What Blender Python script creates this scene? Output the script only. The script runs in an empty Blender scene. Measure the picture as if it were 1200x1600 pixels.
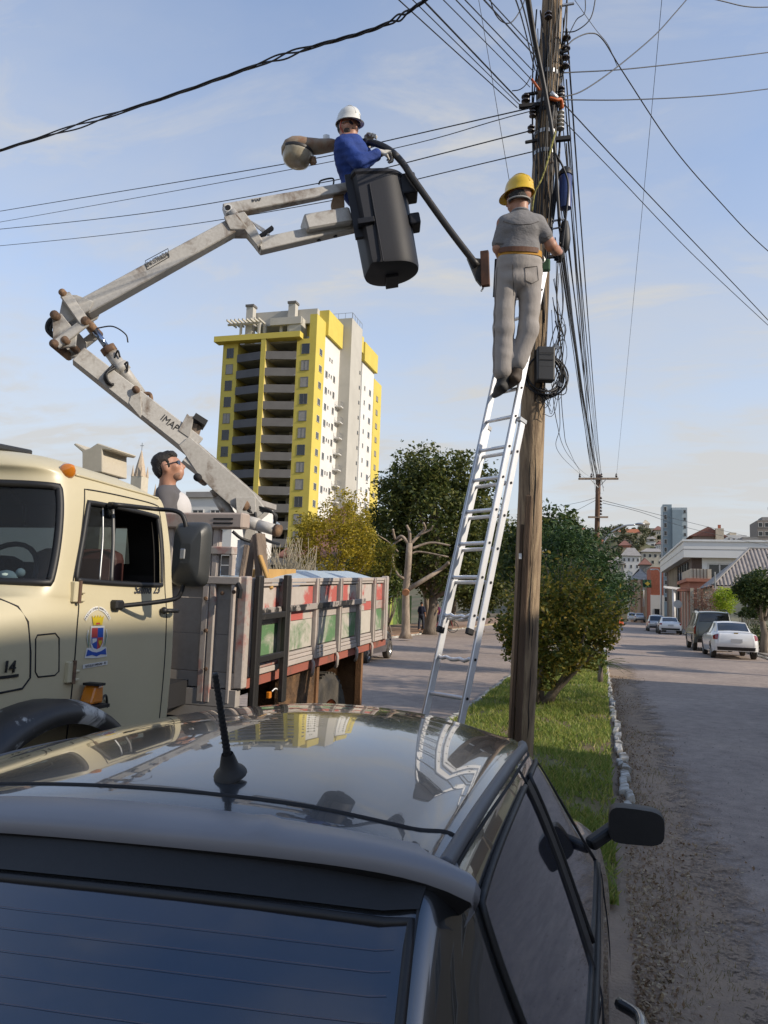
import bpy, math, random
import numpy as np
from mathutils import Vector, Matrix

random.seed(11)
rng = np.random.default_rng(11)
sc = bpy.context.scene
COL = sc.collection
rad = math.radians

# ------------------------------------------------------------------ camera
YAW, PITCH, ROLL = rad(16.1), rad(6.7), rad(2.0)
CAM = Vector((0.0, 0.0, 1.75))
FPX = 1200.0                                     # focal length in pixels of the 1200 x 1600 photograph
FW = Vector((-math.sin(YAW) * math.cos(PITCH), math.cos(YAW) * math.cos(PITCH), math.sin(PITCH)))
R0 = Vector((math.cos(YAW), math.sin(YAW), 0.0))
U0 = R0.cross(FW)
RT = R0 * math.cos(ROLL) + U0 * math.sin(ROLL)
UP = U0 * math.cos(ROLL) - R0 * math.sin(ROLL)
cam_data = bpy.data.cameras.new('camera')
cam = bpy.data.objects.new('camera', cam_data)
COL.objects.link(cam)
cam.matrix_world = Matrix(((RT.x, UP.x, -FW.x, CAM.x), (RT.y, UP.y, -FW.y, CAM.y), (RT.z, UP.z, -FW.z, CAM.z), (0, 0, 0, 1)))
cam_data.sensor_fit = 'VERTICAL'
cam_data.sensor_height = 24.0
cam_data.lens = 24.0 * FPX / 1600.0
cam_data.clip_start = 0.05
cam_data.clip_end = 5000.0
sc.camera = cam

# ------------------------------------------------------------------ sky, sun, exposure
SUN_EL = rad(28.0)
SUN_DIR = Vector((1.0, -0.14, 0.0)).normalized() * math.cos(SUN_EL) + Vector((0, 0, math.sin(SUN_EL)))
world = bpy.data.worlds.new('World')
sc.world = world
world.use_nodes = True
wn, wl = world.node_tree.nodes, world.node_tree.links
wn.clear()
w_out = wn.new('ShaderNodeOutputWorld')
w_bg = wn.new('ShaderNodeBackground')
w_sky = wn.new('ShaderNodeTexSky')
w_sky.sky_type = 'NISHITA'
w_sky.sun_disc = False
w_sky.sun_elevation = SUN_EL
w_sky.sun_rotation = math.atan2(SUN_DIR.x, SUN_DIR.y)
w_sky.altitude = 600
w_sky.air_density = 1.0
w_sky.dust_density = 0.8
w_sky.ozone_density = 3.0
w_tc = wn.new('ShaderNodeTexCoord')
w_sep = wn.new('ShaderNodeSeparateXYZ')
wl.new(w_tc.outputs['Generated'], w_sep.inputs[0])
def wmath(op, a, b=None, clamp=False):
    n = wn.new('ShaderNodeMath'); n.operation = op; n.use_clamp = clamp
    for i, v in enumerate((a, b)):
        if v is None: continue
        if isinstance(v, (int, float)): n.inputs[i].default_value = v
        else: wl.new(v, n.inputs[i])
    return n.outputs[0]
zz = wmath('ADD', wmath('MAXIMUM', w_sep.outputs[2], 0.0), 0.16)
cx = wmath('DIVIDE', w_sep.outputs[0], zz)
cy = wmath('DIVIDE', w_sep.outputs[1], zz)
w_cmb = wn.new('ShaderNodeCombineXYZ')
wl.new(cx, w_cmb.inputs[0]); wl.new(cy, w_cmb.inputs[1])
def wnoise(scale, detail, rough, dist, off, stretch=(1, 1, 1)):
    mp = wn.new('ShaderNodeMapping')
    mp.inputs['Location'].default_value = off
    mp.inputs['Scale'].default_value = stretch
    mp.inputs['Rotation'].default_value = (0, 0, 0.5)
    wl.new(w_cmb.outputs[0], mp.inputs[0])
    n = wn.new('ShaderNodeTexNoise')
    n.inputs['Scale'].default_value = scale
    n.inputs['Detail'].default_value = detail
    n.inputs['Roughness'].default_value = rough
    n.inputs['Distortion'].default_value = dist
    wl.new(mp.outputs[0], n.inputs['Vector'])
    return n.outputs['Fac']
n_big = wnoise(0.9, 6, 0.55, 0.35, (3.1, 1.7, 0.0), (1, 1.7, 1))
n_small = wnoise(2.6, 8, 0.62, 0.6, (7.3, 2.2, 0.0), (1, 2.0, 1))
veil = wmath('MULTIPLY', wmath('SUBTRACT', n_big, 0.40), 3.0, True)
puff = wmath('MULTIPLY', wmath('SUBTRACT', n_small, 0.49), 5.0, True)
puff = wmath('MULTIPLY', puff, veil)
low = wmath('SUBTRACT', 1.0, wmath('MULTIPLY', wmath('MAXIMUM', w_sep.outputs[2], 0.0), 1.22), True)
low = wmath('POWER', low, 1.2)
c_fac = wmath('ADD', wmath('MULTIPLY', veil, 0.34), wmath('MULTIPLY', puff, 0.62))
c_fac = wmath('ADD', c_fac, wmath('MULTIPLY', low, 1.0), True)
c_fac = wmath('MULTIPLY', c_fac, 0.96)
w_mix = wn.new('ShaderNodeMix'); w_mix.data_type = 'RGBA'
w_mix.inputs['B'].default_value = (2.38, 2.38, 2.36, 1)
wl.new(c_fac, w_mix.inputs['Factor'])
wl.new(w_sky.outputs[0], w_mix.inputs['A'])
wl.new(w_mix.outputs['Result'], w_bg.inputs['Color'])
w_bg.inputs['Strength'].default_value = 0.15
wl.new(w_bg.outputs[0], w_out.inputs[0])

sun_data = bpy.data.lights.new('sun', 'SUN')
sun_data.energy = 2.55
sun_data.angle = rad(0.6)
sun_data.color = (1.0, 0.88, 0.72)
sun = bpy.data.objects.new('sun', sun_data)
COL.objects.link(sun)
sun.rotation_euler = (-SUN_DIR).to_track_quat('-Z', 'Y').to_euler()
sun.location = (20, 0, 30)

sc.view_settings.view_transform = 'Standard'
sc.view_settings.look = 'None'
sc.view_settings.exposure = 0.87
sc.view_settings.gamma = 1.0
sc.view_settings.use_curve_mapping = False
try:
    sc.cycles.max_bounces = 8
    sc.cycles.transparent_max_bounces = 24
    sc.cycles.use_denoising = True
    sc.cycles.caustics_reflective = False
    sc.cycles.caustics_refractive = False
except Exception:
    pass

# ------------------------------------------------------------------ helpers
def at(px, py, d):
    """point seen at photograph pixel (px, py), d metres in front of the camera"""
    return CAM + FW * d + RT * ((px - 600.0) / FPX * d) + UP * ((800.0 - py) / FPX * d)
def ray(px, py):
    return (FW + RT * ((px - 600.0) / FPX) + UP * ((800.0 - py) / FPX))
def on_x(px, py, X):
    r = ray(px, py); return CAM + r * ((X - CAM.x) / r.x)
def on_y(px, py, Y):
    r = ray(px, py); return CAM + r * ((Y - CAM.y) / r.y)
def on_z(px, py, Z=0.0):
    r = ray(px, py); return CAM + r * ((Z - CAM.z) / r.z)

class MB:
    def __init__(self):
        self.v, self.f = [], []
    def add(self, vs, fs):
        o = len(self.v)
        self.v.extend([tuple(p) for p in vs])
        self.f.extend([tuple(i + o for i in q) for q in fs])
        return self
    def box(self, c, s, rot=None):
        c = Vector(c); h = Vector(s) / 2
        vs = [Vector((x, y, z)) for x in (-h.x, h.x) for y in (-h.y, h.y) for z in (-h.z, h.z)]
        if rot is not None: vs = [rot @ p for p in vs]
        return self.add([c + p for p in vs], [(0, 1, 3, 2), (4, 6, 7, 5), (0, 4, 5, 1), (2, 3, 7, 6), (0, 2, 6, 4), (1, 5, 7, 3)])
    def bb(self, x0, x1, y0, y1, z0, z1):
        return self.box(((x0 + x1) / 2, (y0 + y1) / 2, (z0 + z1) / 2), (abs(x1 - x0), abs(y1 - y0), abs(z1 - z0)))
    def beam(self, a, b, w, h, up=(0, 0, 1), w2=None, h2=None):
        a, b = Vector(a), Vector(b); t = (b - a).normalized()
        s = t.cross(Vector(up))
        if s.length < 1e-5: s = t.cross(Vector((0, 1, 0)))
        s.normalize(); u = s.cross(t).normalized()
        w2 = w if w2 is None else w2; h2 = h if h2 is None else h2
        vs = []
        for p, ww, hh in ((a, w, h), (b, w2, h2)):
            vs += [p - s * ww / 2 - u * hh / 2, p + s * ww / 2 - u * hh / 2, p + s * ww / 2 + u * hh / 2, p - s * ww / 2 + u * hh / 2]
        return self.add(vs, [(3, 2, 1, 0), (4, 5, 6, 7), (0, 1, 5, 4), (1, 2, 6, 5), (2, 3, 7, 6), (3, 0, 4, 7)])
    def tube(self, path, r, n=8, caps=True):
        path = [Vector(p) for p in path]
        m = len(path)
        rs = [r] * m if isinstance(r, (int, float)) else list(r)
        vs, fs = [], []
        prev = None
        for i, p in enumerate(path):
            t = (path[min(i + 1, m - 1)] - path[max(i - 1, 0)])
            if t.length < 1e-9: t = Vector((0, 0, 1))
            t.normalize()
            if prev is None:
                a = Vector((0, 0, 1)) if abs(t.z) < 0.9 else Vector((1, 0, 0))
                u = t.cross(a).normalized()
            else:
                u = (prev - t * prev.dot(t))
                if u.length < 1e-6: u = t.cross(Vector((0, 0, 1)))
                u.normalize()
            prev = u
            w = t.cross(u)
            for k in range(n):
                an = 2 * math.pi * k / n
                vs.append(p + (u * math.cos(an) + w * math.sin(an)) * rs[i])
        for i in range(m - 1):
            for k in range(n):
                k2 = (k + 1) % n
                fs.append((i * n + k, i * n + k2, (i + 1) * n + k2, (i + 1) * n + k))
        if caps:
            fs.append(tuple(range(n - 1, -1, -1)))
            fs.append(tuple((m - 1) * n + k for k in range(n)))
        return self.add(vs, fs)
    def lathe(self, prof, M=None, n=20, cap=False):
        vs, fs = [], []
        for (r, z) in prof:
            for k in range(n):
                an = 2 * math.pi * k / n
                p = Vector((r * math.cos(an), r * math.sin(an), z))
                vs.append(M @ p if M is not None else p)
        for i in range(len(prof) - 1):
            for k in range(n):
                k2 = (k + 1) % n
                fs.append((i * n + k, i * n + k2, (i + 1) * n + k2, (i + 1) * n + k))
        if cap:
            fs.append(tuple(range(n - 1, -1, -1)))
            fs.append(tuple((len(prof) - 1) * n + k for k in range(n)))
        return self.add(vs, fs)
    def prism(self, pts, ext):
        pts = [Vector(p) for p in pts]; ext = Vector(ext); n = len(pts)
        vs = pts + [p + ext for p in pts]
        fs = [tuple(range(n - 1, -1, -1)), tuple(range(n, 2 * n))]
        for i in range(n):
            j = (i + 1) % n
            fs.append((i, j, j + n, i + n))
        return self.add(vs, fs)
    def grid(self, P, flip=False):
        a, b = len(P), len(P[0])
        vs = [p for row in P for p in row]
        fs = []
        for i in range(a - 1):
            for j in range(b - 1):
                q = (i * b + j, (i + 1) * b + j, (i + 1) * b + j + 1, i * b + j + 1)
                fs.append(q[::-1] if flip else q)
        return self.add(vs, fs)
    def ico(self, c, r, sub=1, scale=(1, 1, 1)):
        import bmesh
        bm = bmesh.new()
        bmesh.ops.create_icosphere(bm, subdivisions=sub + 1, radius=1.0)
        c = Vector(c)
        bm.verts.index_update()
        vs = [c + Vector((v.co.x * r * scale[0], v.co.y * r * scale[1], v.co.z * r * scale[2])) for v in bm.verts]
        fs = [tuple(v.index for v in f.verts) for f in bm.faces]
        bm.free()
        return self.add(vs, fs)
    def mesh(self, name):
        me = bpy.data.meshes.new(name)
        me.from_pydata(self.v, [], self.f)
        me.update()
        return me
    def build(self, name, m, parent=None, smooth=False, bevel=0.0, seg=1, fix=True, angle=None):
        me = self.mesh(name)
        if fix:
            import bmesh
            bm = bmesh.new(); bm.from_mesh(me)
            bmesh.ops.recalc_face_normals(bm, faces=bm.faces)
            bm.to_mesh(me); bm.free()
        me.materials.append(m)
        o = bpy.data.objects.new(name, me)
        COL.objects.link(o)
        if smooth:
            me.polygons.foreach_set('use_smooth', [True] * len(me.polygons))
            if angle:
                try: me.set_sharp_from_angle(angle=rad(angle))
                except Exception: pass
        if bevel > 0:
            b = o.modifiers.new('bevel', 'BEVEL'); b.width = bevel; b.segments = seg; b.limit_method = 'ANGLE'; b.angle_limit = rad(40)
            b.harden_normals = False
        adopt(o, parent)
        return o

def adopt(o, parent):
    if parent is not None:
        o.parent = parent
        o.matrix_parent_inverse = world_of(parent).inverted()
    return o
def world_of(o):
    M = o.matrix_basis.copy()
    while o.parent is not None:
        M = o.parent.matrix_basis @ o.matrix_parent_inverse @ M
        o = o.parent
    return M
def tag(o, label, cat, group=None):
    o['label'] = label; o['category'] = cat
    if group: o['group'] = group
    return o
def thing(name, label, cat, loc=(0, 0, 0), group=None):
    o = bpy.data.objects.new(name, None)
    o.empty_display_size = 0.2
    o.location = loc
    COL.objects.link(o)
    return tag(o, label, cat, group)
def struct(o, kind='structure'):
    o['kind'] = kind
    return o
def copy_tree(o, parent=None, dz=None):
    c = o.copy()
    COL.objects.link(c)
    if parent is not None:
        c.parent = parent
    for ch in list(o.children):
        copy_tree(ch, c)
    return c

def rings(p, q, n):
    return [Vector(p).lerp(Vector(q), i / (n - 1)) for i in range(n)]
def bez(pts, n=12):
    """Catmull-Rom curve through points"""
    P = [Vector(p) for p in pts]
    P = [P[0] * 2 - P[1]] + P + [P[-1] * 2 - P[-2]]
    out = []
    for i in range(1, len(P) - 2):
        for k in range(n):
            t = k / n
            a, b, c, d = P[i - 1], P[i], P[i + 1], P[i + 2]
            out.append(0.5 * ((2 * b) + (c - a) * t + (2 * a - 5 * b + 4 * c - d) * t * t + (3 * b - a - 3 * c + d) * t ** 3))
    out.append(P[-2])
    return out

# ------------------------------------------------------------------ materials
MATS = {}
def nodes_of(name):
    m = bpy.data.materials.new(name)
    m.use_nodes = True
    return m, m.node_tree.nodes, m.node_tree.links, m.node_tree.nodes['Principled BSDF']
def n_noise(nt, ln, vec, scale, detail=4, rough=0.55, dist=0.0):
    n = nt.new('ShaderNodeTexNoise')
    n.inputs['Scale'].default_value = scale
    n.inputs['Detail'].default_value = detail
    n.inputs['Roughness'].default_value = rough
    n.inputs['Distortion'].default_value = dist
    if vec is not None: ln.new(vec, n.inputs['Vector'])
    return n.outputs['Fac']
def n_ramp(nt, ln, fac, stops):
    r = nt.new('ShaderNodeValToRGB')
    el = r.color_ramp.elements
    while len(el) > 1: el.remove(el[-1])
    el[0].position = stops[0][0]; el[0].color = (*stops[0][1], 1)
    for p, c in stops[1:]:
        e = el.new(p); e.color = (*c, 1)
    ln.new(fac, r.inputs[0])
    return r.outputs[0]
def n_mix(nt, ln, fac, a, b, blend='MIX'):
    m = nt.new('ShaderNodeMix'); m.data_type = 'RGBA'; m.blend_type = blend
    for k, v in (('Factor', fac), ('A', a), ('B', b)):
        if isinstance(v, (int, float)): m.inputs[k].default_value = v
        elif isinstance(v, tuple): m.inputs[k].default_value = (*v, 1)
        else: ln.new(v, m.inputs[k])
    return m.outputs['Result']
def n_coord(nt, ln, scale=(1, 1, 1), kind='Object', randomize=True):
    t = nt.new('ShaderNodeTexCoord')
    mp = nt.new('ShaderNodeMapping')
    mp.inputs['Scale'].default_value = scale
    if randomize:
        oi = nt.new('ShaderNodeObjectInfo')
        ml = nt.new('ShaderNodeMath'); ml.operation = 'MULTIPLY'; ml.inputs[1].default_value = 37.0
        ln.new(oi.outputs['Random'], ml.inputs[0])
        ln.new(ml.outputs[0], mp.inputs['Location'])
    ln.new(t.outputs[kind], mp.inputs[0])
    return mp.outputs[0]
def dim(c, k):
    return tuple(max(0.0, min(1.0, x * k)) for x in c)
def mat(name, col, rough=0.6, metal=0.0, var=0.25, scale=3.0, bump=0.0, bscale=60.0, coat=0.0, col2=None, stretch=(1, 1, 1), spec=None, rvar=0.15, obj_var=0.0):
    """procedural surface: colour drifts between two tones, fine relief and uneven gloss"""
    if name in MATS: return MATS[name]
    m, nt, ln, b = nodes_of(name)
    v = n_coord(nt, ln, stretch)
    f = n_noise(nt, ln, v, scale, 7, 0.6, 0.3)
    c2 = col2 if col2 else dim(col, 1 - var)
    c = n_ramp(nt, ln, f, [(0.36, col), (0.66, c2)])
    if obj_var > 0:
        oi = nt.new('ShaderNodeObjectInfo')
        hs = nt.new('ShaderNodeHueSaturation')
        mr = nt.new('ShaderNodeMapRange'); mr.inputs['To Min'].default_value = 1 - obj_var; mr.inputs['To Max'].default_value = 1 + obj_var
        ln.new(oi.outputs['Random'], mr.inputs[0]); ln.new(mr.outputs[0], hs.inputs['Value'])
        ln.new(c, hs.inputs['Color']); c = hs.outputs[0]
    ln.new(c, b.inputs['Base Color'])
    mr = nt.new('ShaderNodeMapRange')
    mr.inputs['To Min'].default_value = max(0.02, rough - rvar * 0.5); mr.inputs['To Max'].default_value = min(1.0, rough + rvar * 0.5)
    ln.new(f, mr.inputs[0]); ln.new(mr.outputs[0], b.inputs['Roughness'])
    b.inputs['Metallic'].default_value = metal
    if coat: b.inputs['Coat Weight'].default_value = coat; b.inputs['Coat Roughness'].default_value = 0.03
    if spec is not None: b.inputs['Specular IOR Level'].default_value = spec
    if bump > 0:
        fb = n_noise(nt, ln, v, bscale, 5, 0.6)
        bp = nt.new('ShaderNodeBump'); bp.inputs['Strength'].default_value = bump; bp.inputs['Distance'].default_value = 0.02
        ln.new(fb, bp.inputs['Height']); ln.new(bp.outputs[0], b.inputs['Normal'])
    MATS[name] = m
    return m
def worn(name, paint, under, amount=0.45, scale=5.0, rough=0.6, paint2=None, stretch=(1, 1, 1), edge=0.05, grime=0.25, bump=0.15, dirt=(0.12, 0.09, 0.06)):
    """paint flaked through to what lies under it, plus a film of grime"""
    if name in MATS: return MATS[name]
    m, nt, ln, b = nodes_of(name)
    v = n_coord(nt, ln, stretch)
    f1 = n_noise(nt, ln, v, scale, 9, 0.68, 0.5)
    f2 = n_noise(nt, ln, v, scale * 0.35, 4, 0.5)
    f3 = n_noise(nt, ln, v, scale * 7, 5, 0.6)
    ad = nt.new('ShaderNodeMath'); ad.operation = 'ADD'; ln.new(f1, ad.inputs[0]); ln.new(f2, ad.inputs[1])
    hf = nt.new('ShaderNodeMath'); hf.operation = 'MULTIPLY'; hf.inputs[1].default_value = 0.5; ln.new(ad.outputs[0], hf.inputs[0])
    mask = n_ramp(nt, ln, hf.outputs[0], [(1 - amount - edge, (0, 0, 0)), (1 - amount + edge, (1, 1, 1))])
    base = n_ramp(nt, ln, f2, [(0.3, paint), (0.7, paint2 or dim(paint, 0.82))])
    c = n_mix(nt, ln, mask, base, under)
    gm = nt.new('ShaderNodeMath'); gm.operation = 'MULTIPLY'; gm.inputs[1].default_value = grime
    ln.new(f3, gm.inputs[0])
    c = n_mix(nt, ln, gm.outputs[0], c, dirt)
    ln.new(c, b.inputs['Base Color'])
    b.inputs['Roughness'].default_value = rough
    if bump:
        bp = nt.new('ShaderNodeBump'); bp.inputs['Strength'].default_value = bump; bp.inputs['Distance'].default_value = 0.01
        ln.new(f1, bp.inputs['Height']); ln.new(bp.outputs[0], b.inputs['Normal'])
    MATS[name] = m
    return m
def leaf(name, c1, c2, c3=None, trans=0.35):
    if name in MATS: return MATS[name]
    m, nt, ln, b = nodes_of(name)
    g = nt.new('ShaderNodeNewGeometry')
    stops = [(0.0, c1), (0.6, c2)] + ([(1.0, c3)] if c3 else [])
    c = n_ramp(nt, ln, g.outputs['Random Per Island'], stops)
    ln.new(c, b.inputs['Base Color'])
    b.inputs['Roughness'].default_value = 0.55
    b.inputs['Specular IOR Level'].default_value = 0.3
    tr = nt.new('ShaderNodeBsdfTranslucent'); ln.new(c, tr.inputs[0])
    mx = nt.new('ShaderNodeMixShader'); mx.inputs[0].default_value = trans
    ln.new(b.outputs[0], mx.inputs[1]); ln.new(tr.outputs[0], mx.inputs[2])
    out = nt['Material Output']
    ln.new(mx.outputs[0], out.inputs[0])
    MATS[name] = m
    return m
def glass(name, tint, clear=0.7, rough=0.02):
    """pane: clear share lets light through tinted, the rest mirrors"""
    if name in MATS: return MATS[name]
    m, nt, ln, b = nodes_of(name)
    b.inputs['Base Color'].default_value = (*dim(tint, 0.25), 1)
    b.inputs['Roughness'].default_value = rough
    b.inputs['Specular IOR Level'].default_value = 0.6
    v = n_coord(nt, ln)
    f = n_noise(nt, ln, v, 6.0, 6, 0.6)
    mr = nt.new('ShaderNodeMapRange'); mr.inputs['To Min'].default_value = rough; mr.inputs['To Max'].default_value = rough + 0.05
    ln.new(f, mr.inputs[0]); ln.new(mr.outputs[0], b.inputs['Roughness'])
    if clear > 0:
        t = nt.new('ShaderNodeBsdfTransparent'); t.inputs[0].default_value = (*tint, 1)
        lw = nt.new('ShaderNodeLayerWeight'); fr = nt.new('ShaderNodeMath'); fr.operation = 'POWER'; fr.inputs[1].default_value = 4.0; ln.new(lw.outputs['Facing'], fr.inputs[0])
        ma = nt.new('ShaderNodeMath'); ma.operation = 'MULTIPLY_ADD'; ma.inputs[1].default_value = clear; ma.inputs[2].default_value = 1 - clear; ma.use_clamp = True
        ln.new(fr.outputs[0], ma.inputs[0])
        mx = nt.new('ShaderNodeMixShader'); ln.new(ma.outputs[0], mx.inputs[0])
        ln.new(t.outputs[0], mx.inputs[1]); ln.new(b.outputs[0], mx.inputs[2])
        ln.new(mx.outputs[0], nt['Material Output'].inputs[0])
    MATS[name] = m
    return m

M_black = mat('black_rubber', (0.012, 0.012, 0.013), 0.55, var=0.3, bump=0.05)
M_tyre = mat('tyre_rubber', (0.03, 0.028, 0.026), 0.85, col2=(0.10, 0.085, 0.065), scale=4, bump=0.3, bscale=40)
M_cable = mat('cable_sheath', (0.012, 0.012, 0.015), 0.5, var=0.2)
M_steel = mat('galvanised_steel', (0.42, 0.43, 0.44), 0.42, 0.85, var=0.25, scale=9)
M_alu = mat('brushed_aluminium', (0.82, 0.83, 0.85), 0.42, 0.55, col2=(0.62, 0.63, 0.65), scale=6, stretch=(1, 1, 0.3), bump=0.04, bscale=30)
M_chrome = mat('chrome', (0.7, 0.7, 0.7), 0.12, 1.0, var=0.1)
M_amber = mat('amber_lens', (0.62, 0.20, 0.015), 0.15, var=0.15, coat=0.6)
M_red = mat('red_lens', (0.25, 0.012, 0.014), 0.15, var=0.2, coat=0.6)
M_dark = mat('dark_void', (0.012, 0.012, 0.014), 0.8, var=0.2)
M_pane = mat('window_pane', (0.02, 0.024, 0.03), 0.08, var=0.4, scale=0.7, spec=0.7)
M_whitepaint = mat('white_paint', (0.78, 0.78, 0.76), 0.6, var=0.12, scale=1.2)

def text_mesh(name, body, size, org, right, up, m, parent, depth=0.0015, align='CENTER', shear=0.0, squeeze=1.0, bold=0.0):
    cu = bpy.data.curves.new(name, 'FONT')
    cu.body = body; cu.size = size; cu.align_x = align; cu.align_y = 'CENTER'; cu.extrude = depth; cu.shear = shear; cu.offset = bold
    cu.resolution_u = 3
    tmp = bpy.data.objects.new(name + '_tmp', cu)
    COL.objects.link(tmp)
    bpy.context.view_layer.update()
    me = bpy.data.meshes.new_from_object(tmp)
    bpy.data.objects.remove(tmp); bpy.data.curves.remove(cu)
    right = Vector(right).normalized(); up = Vector(up).normalized(); nrm = right.cross(up).normalized(); up = nrm.cross(right)
    M = Matrix(((right.x * squeeze, up.x, nrm.x, org[0]), (right.y * squeeze, up.y, nrm.y, org[1]), (right.z * squeeze, up.z, nrm.z, org[2]), (0, 0, 0, 1)))
    me.transform(M)
    me.materials.clear(); me.materials.append(m)
    o = bpy.data.objects.new(name, me); COL.objects.link(o)
    adopt(o, parent)
    return o

# smooth control net (Catmull-Rom in both directions) for sheet-metal bodies
class Net:
    def __init__(self, pts):
        self.P = np.array(pts, float)
        self.ns, self.nc = self.P.shape[:2]
    def _w(self, x, n):
        x = np.clip(x, 0, n - 1 - 1e-9); i = np.floor(x).astype(int); t = x - i
        idx = [np.clip(i + k, 0, n - 1) for k in (-1, 0, 1, 2)]
        w = [0.5 * (-t + 2 * t ** 2 - t ** 3), 0.5 * (2 - 5 * t ** 2 + 3 * t ** 3), 0.5 * (t + 4 * t ** 2 - 3 * t ** 3), 0.5 * (-t ** 2 + t ** 3)]
        return idx, w
    def ev(self, s, c):
        s = np.asarray(s, float); c = np.asarray(c, float)
        si, sw = self._w(s, self.ns); ci, cw = self._w(c, self.nc)
        out = 0
        for a in range(4):
            for b in range(4):
                out = out + self.P[si[a], ci[b]] * (sw[a] * cw[b])[..., None]
        return out
    def nrm(self, s, c, e=0.03):
        s = np.asarray(s, float); c = np.asarray(c, float)
        ds = self.ev(np.minimum(s + e, self.ns - 1), c) - self.ev(np.maximum(s - e, 0), c)
        dc = self.ev(s, np.minimum(c + e, self.nc - 1)) - self.ev(s, np.maximum(c - e, 0))
        n = np.cross(ds, dc)
        l = np.linalg.norm(n, axis=-1, keepdims=True); l[l == 0] = 1
        return n / l
    sign = 1.0
    def off(self, s, c, o):
        return self.ev(s, c) + self.nrm(s, c) * (o * self.sign)
    def patch(self, corners, nu=10, nv=10, o=0.003, k=0.0):
        """corners: four (s, c); k rounds the corners"""
        u, v = np.meshgrid(np.linspace(-1, 1, nu), np.linspace(-1, 1, nv), indexing='ij')
        uu = u * np.sqrt(1 - k * v ** 2 / 2) ; vv = v * np.sqrt(1 - k * u ** 2 / 2)
        a, b = (uu + 1) / 2, (vv + 1) / 2
        C = np.array(corners, float)
        sc_ = (C[0] * ((1 - a) * (1 - b))[..., None] + C[1] * (a * (1 - b))[..., None] + C[2] * (a * b)[..., None] + C[3] * ((1 - a) * b)[..., None])
        return self.off(sc_[..., 0], sc_[..., 1], o), sc_
    def rim(self, corners, n=12, o=0.003, k=0.0):
        P, sc_ = self.patch(corners, n, n, o, k)
        idx = [(0, j) for j in range(n)] + [(i, n - 1) for i in range(1, n)] + [(n - 1, j) for j in range(n - 2, -1, -1)] + [(i, 0) for i in range(n - 2, 0, -1)]
        L = [Vector(P[i, j]) for i, j in idx]
        return L + [L[0], L[1]]
    def line(self, sc_, o=0.0, n=10):
        out = []
        for (a, b) in zip(sc_[:-1], sc_[1:]):
            for t in np.linspace(0, 1, n, endpoint=False): out.append((a[0] + (b[0] - a[0]) * t, a[1] + (b[1] - a[1]) * t))
        out.append(sc_[-1])
        A = np.array(out)
        return [Vector(p) for p in self.off(A[:, 0], A[:, 1], o)]
    def sheet(self, fs, fc, skip=None):
        s = np.linspace(0, self.ns - 1, (self.ns - 1) * fs + 1); c = np.linspace(0, self.nc - 1, (self.nc - 1) * fc + 1)
        S, C = np.meshgrid(s, c, indexing='ij')
        P = self.ev(S, C)
        b = len(c)
        mb = MB()
        mb.v = [tuple(p) for p in P.reshape(-1, 3)]
        for i in range(len(s) - 1):
            for j in range(b - 1):
                if skip and skip((s[i] + s[i + 1]) / 2, (c[j] + c[j + 1]) / 2): continue
                mb.f.append((i * b + j, (i + 1) * b + j, (i + 1) * b + j + 1, i * b + j + 1))
        return mb

# leaves and blades: one quad each, built straight from arrays
def quads_mesh(name, V, m, parent=None, n=4):
    N = V.shape[0]
    me = bpy.data.meshes.new(name)
    me.vertices.add(N * n); me.vertices.foreach_set('co', V.reshape(-1).astype(np.float32))
    me.loops.add(N * n); me.loops.foreach_set('vertex_index', np.arange(N * n, dtype=np.int32))
    me.polygons.add(N)
    me.polygons.foreach_set('loop_start', np.arange(0, N * n, n, dtype=np.int32))
    try: me.polygons.foreach_set('loop_total', np.full(N, n, dtype=np.int32))
    except Exception: pass
    me.update(calc_edges=True); me.validate()
    me.materials.append(m)
    o = bpy.data.objects.new(name, me); COL.objects.link(o)
    adopt(o, parent)
    return o
def leaves(centers, size, aspect=0.5, up_bias=0.3, jitter=0.5):
    C = np.asarray(centers, float); N = len(C)
    t = rng.normal(size=(N, 3)); t[:, 2] *= 0.7; t /= np.linalg.norm(t, axis=1, keepdims=True)
    a = rng.normal(size=(N, 3)); a[:, 2] += up_bias
    b = np.cross(t, a); b /= np.linalg.norm(b, axis=1, keepdims=True) + 1e-9
    s = size * (1 + jitter * (rng.random((N, 1)) - 0.5) * 2)
    L = t * s; W = b * s * aspect
    return np.stack([C - L * 0.5, C + W * 0.5 - L * 0.05, C + L * 0.5, C - W * 0.5 - L * 0.05], axis=1)
# ================================================================== THE SETTING
def sstep(a, b, x):
    t = max(0.0, min(1.0, (x - a) / (b - a))); return t * t * (3 - 2 * t)
def zf(x, y):
    """height of the land: level street, a dip beyond it, then the town's hill"""
    z = -9.0 * sstep(125, 235, y)
    hh = 40.0 * math.exp(-((x - 12) / 62.0) ** 2) + 16.0
    z += (hh + 9.0) * sstep(240, 560, y)
    if y > 240:
        z += 2.2 * math.sin(x * 0.045 + 1.0) * math.sin(y * 0.03) * sstep(240, 400, y)
    return z
xs = sorted(set([-2500, -1200, -700, -450, -300, -220] + list(range(-160, 261, 14)) + [320, 450, 700, 1200, 2500]))
ys = sorted(set([-1500, -500, -150, -50, 0, 50, 90] + list(range(120, 700, 16)) + [760, 900, 1200, 2000, 3200]))
M_ground = mat('scrubby_ground', (0.075, 0.085, 0.035), 0.95, col2=(0.16, 0.125, 0.08), scale=0.06, bump=0.3, bscale=2.0)
mb = MB().grid([[Vector((x, y, zf(x, y) - 0.06)) for y in ys] for x in xs], flip=True)
struct(mb.build('ground', M_ground, smooth=True))

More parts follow.
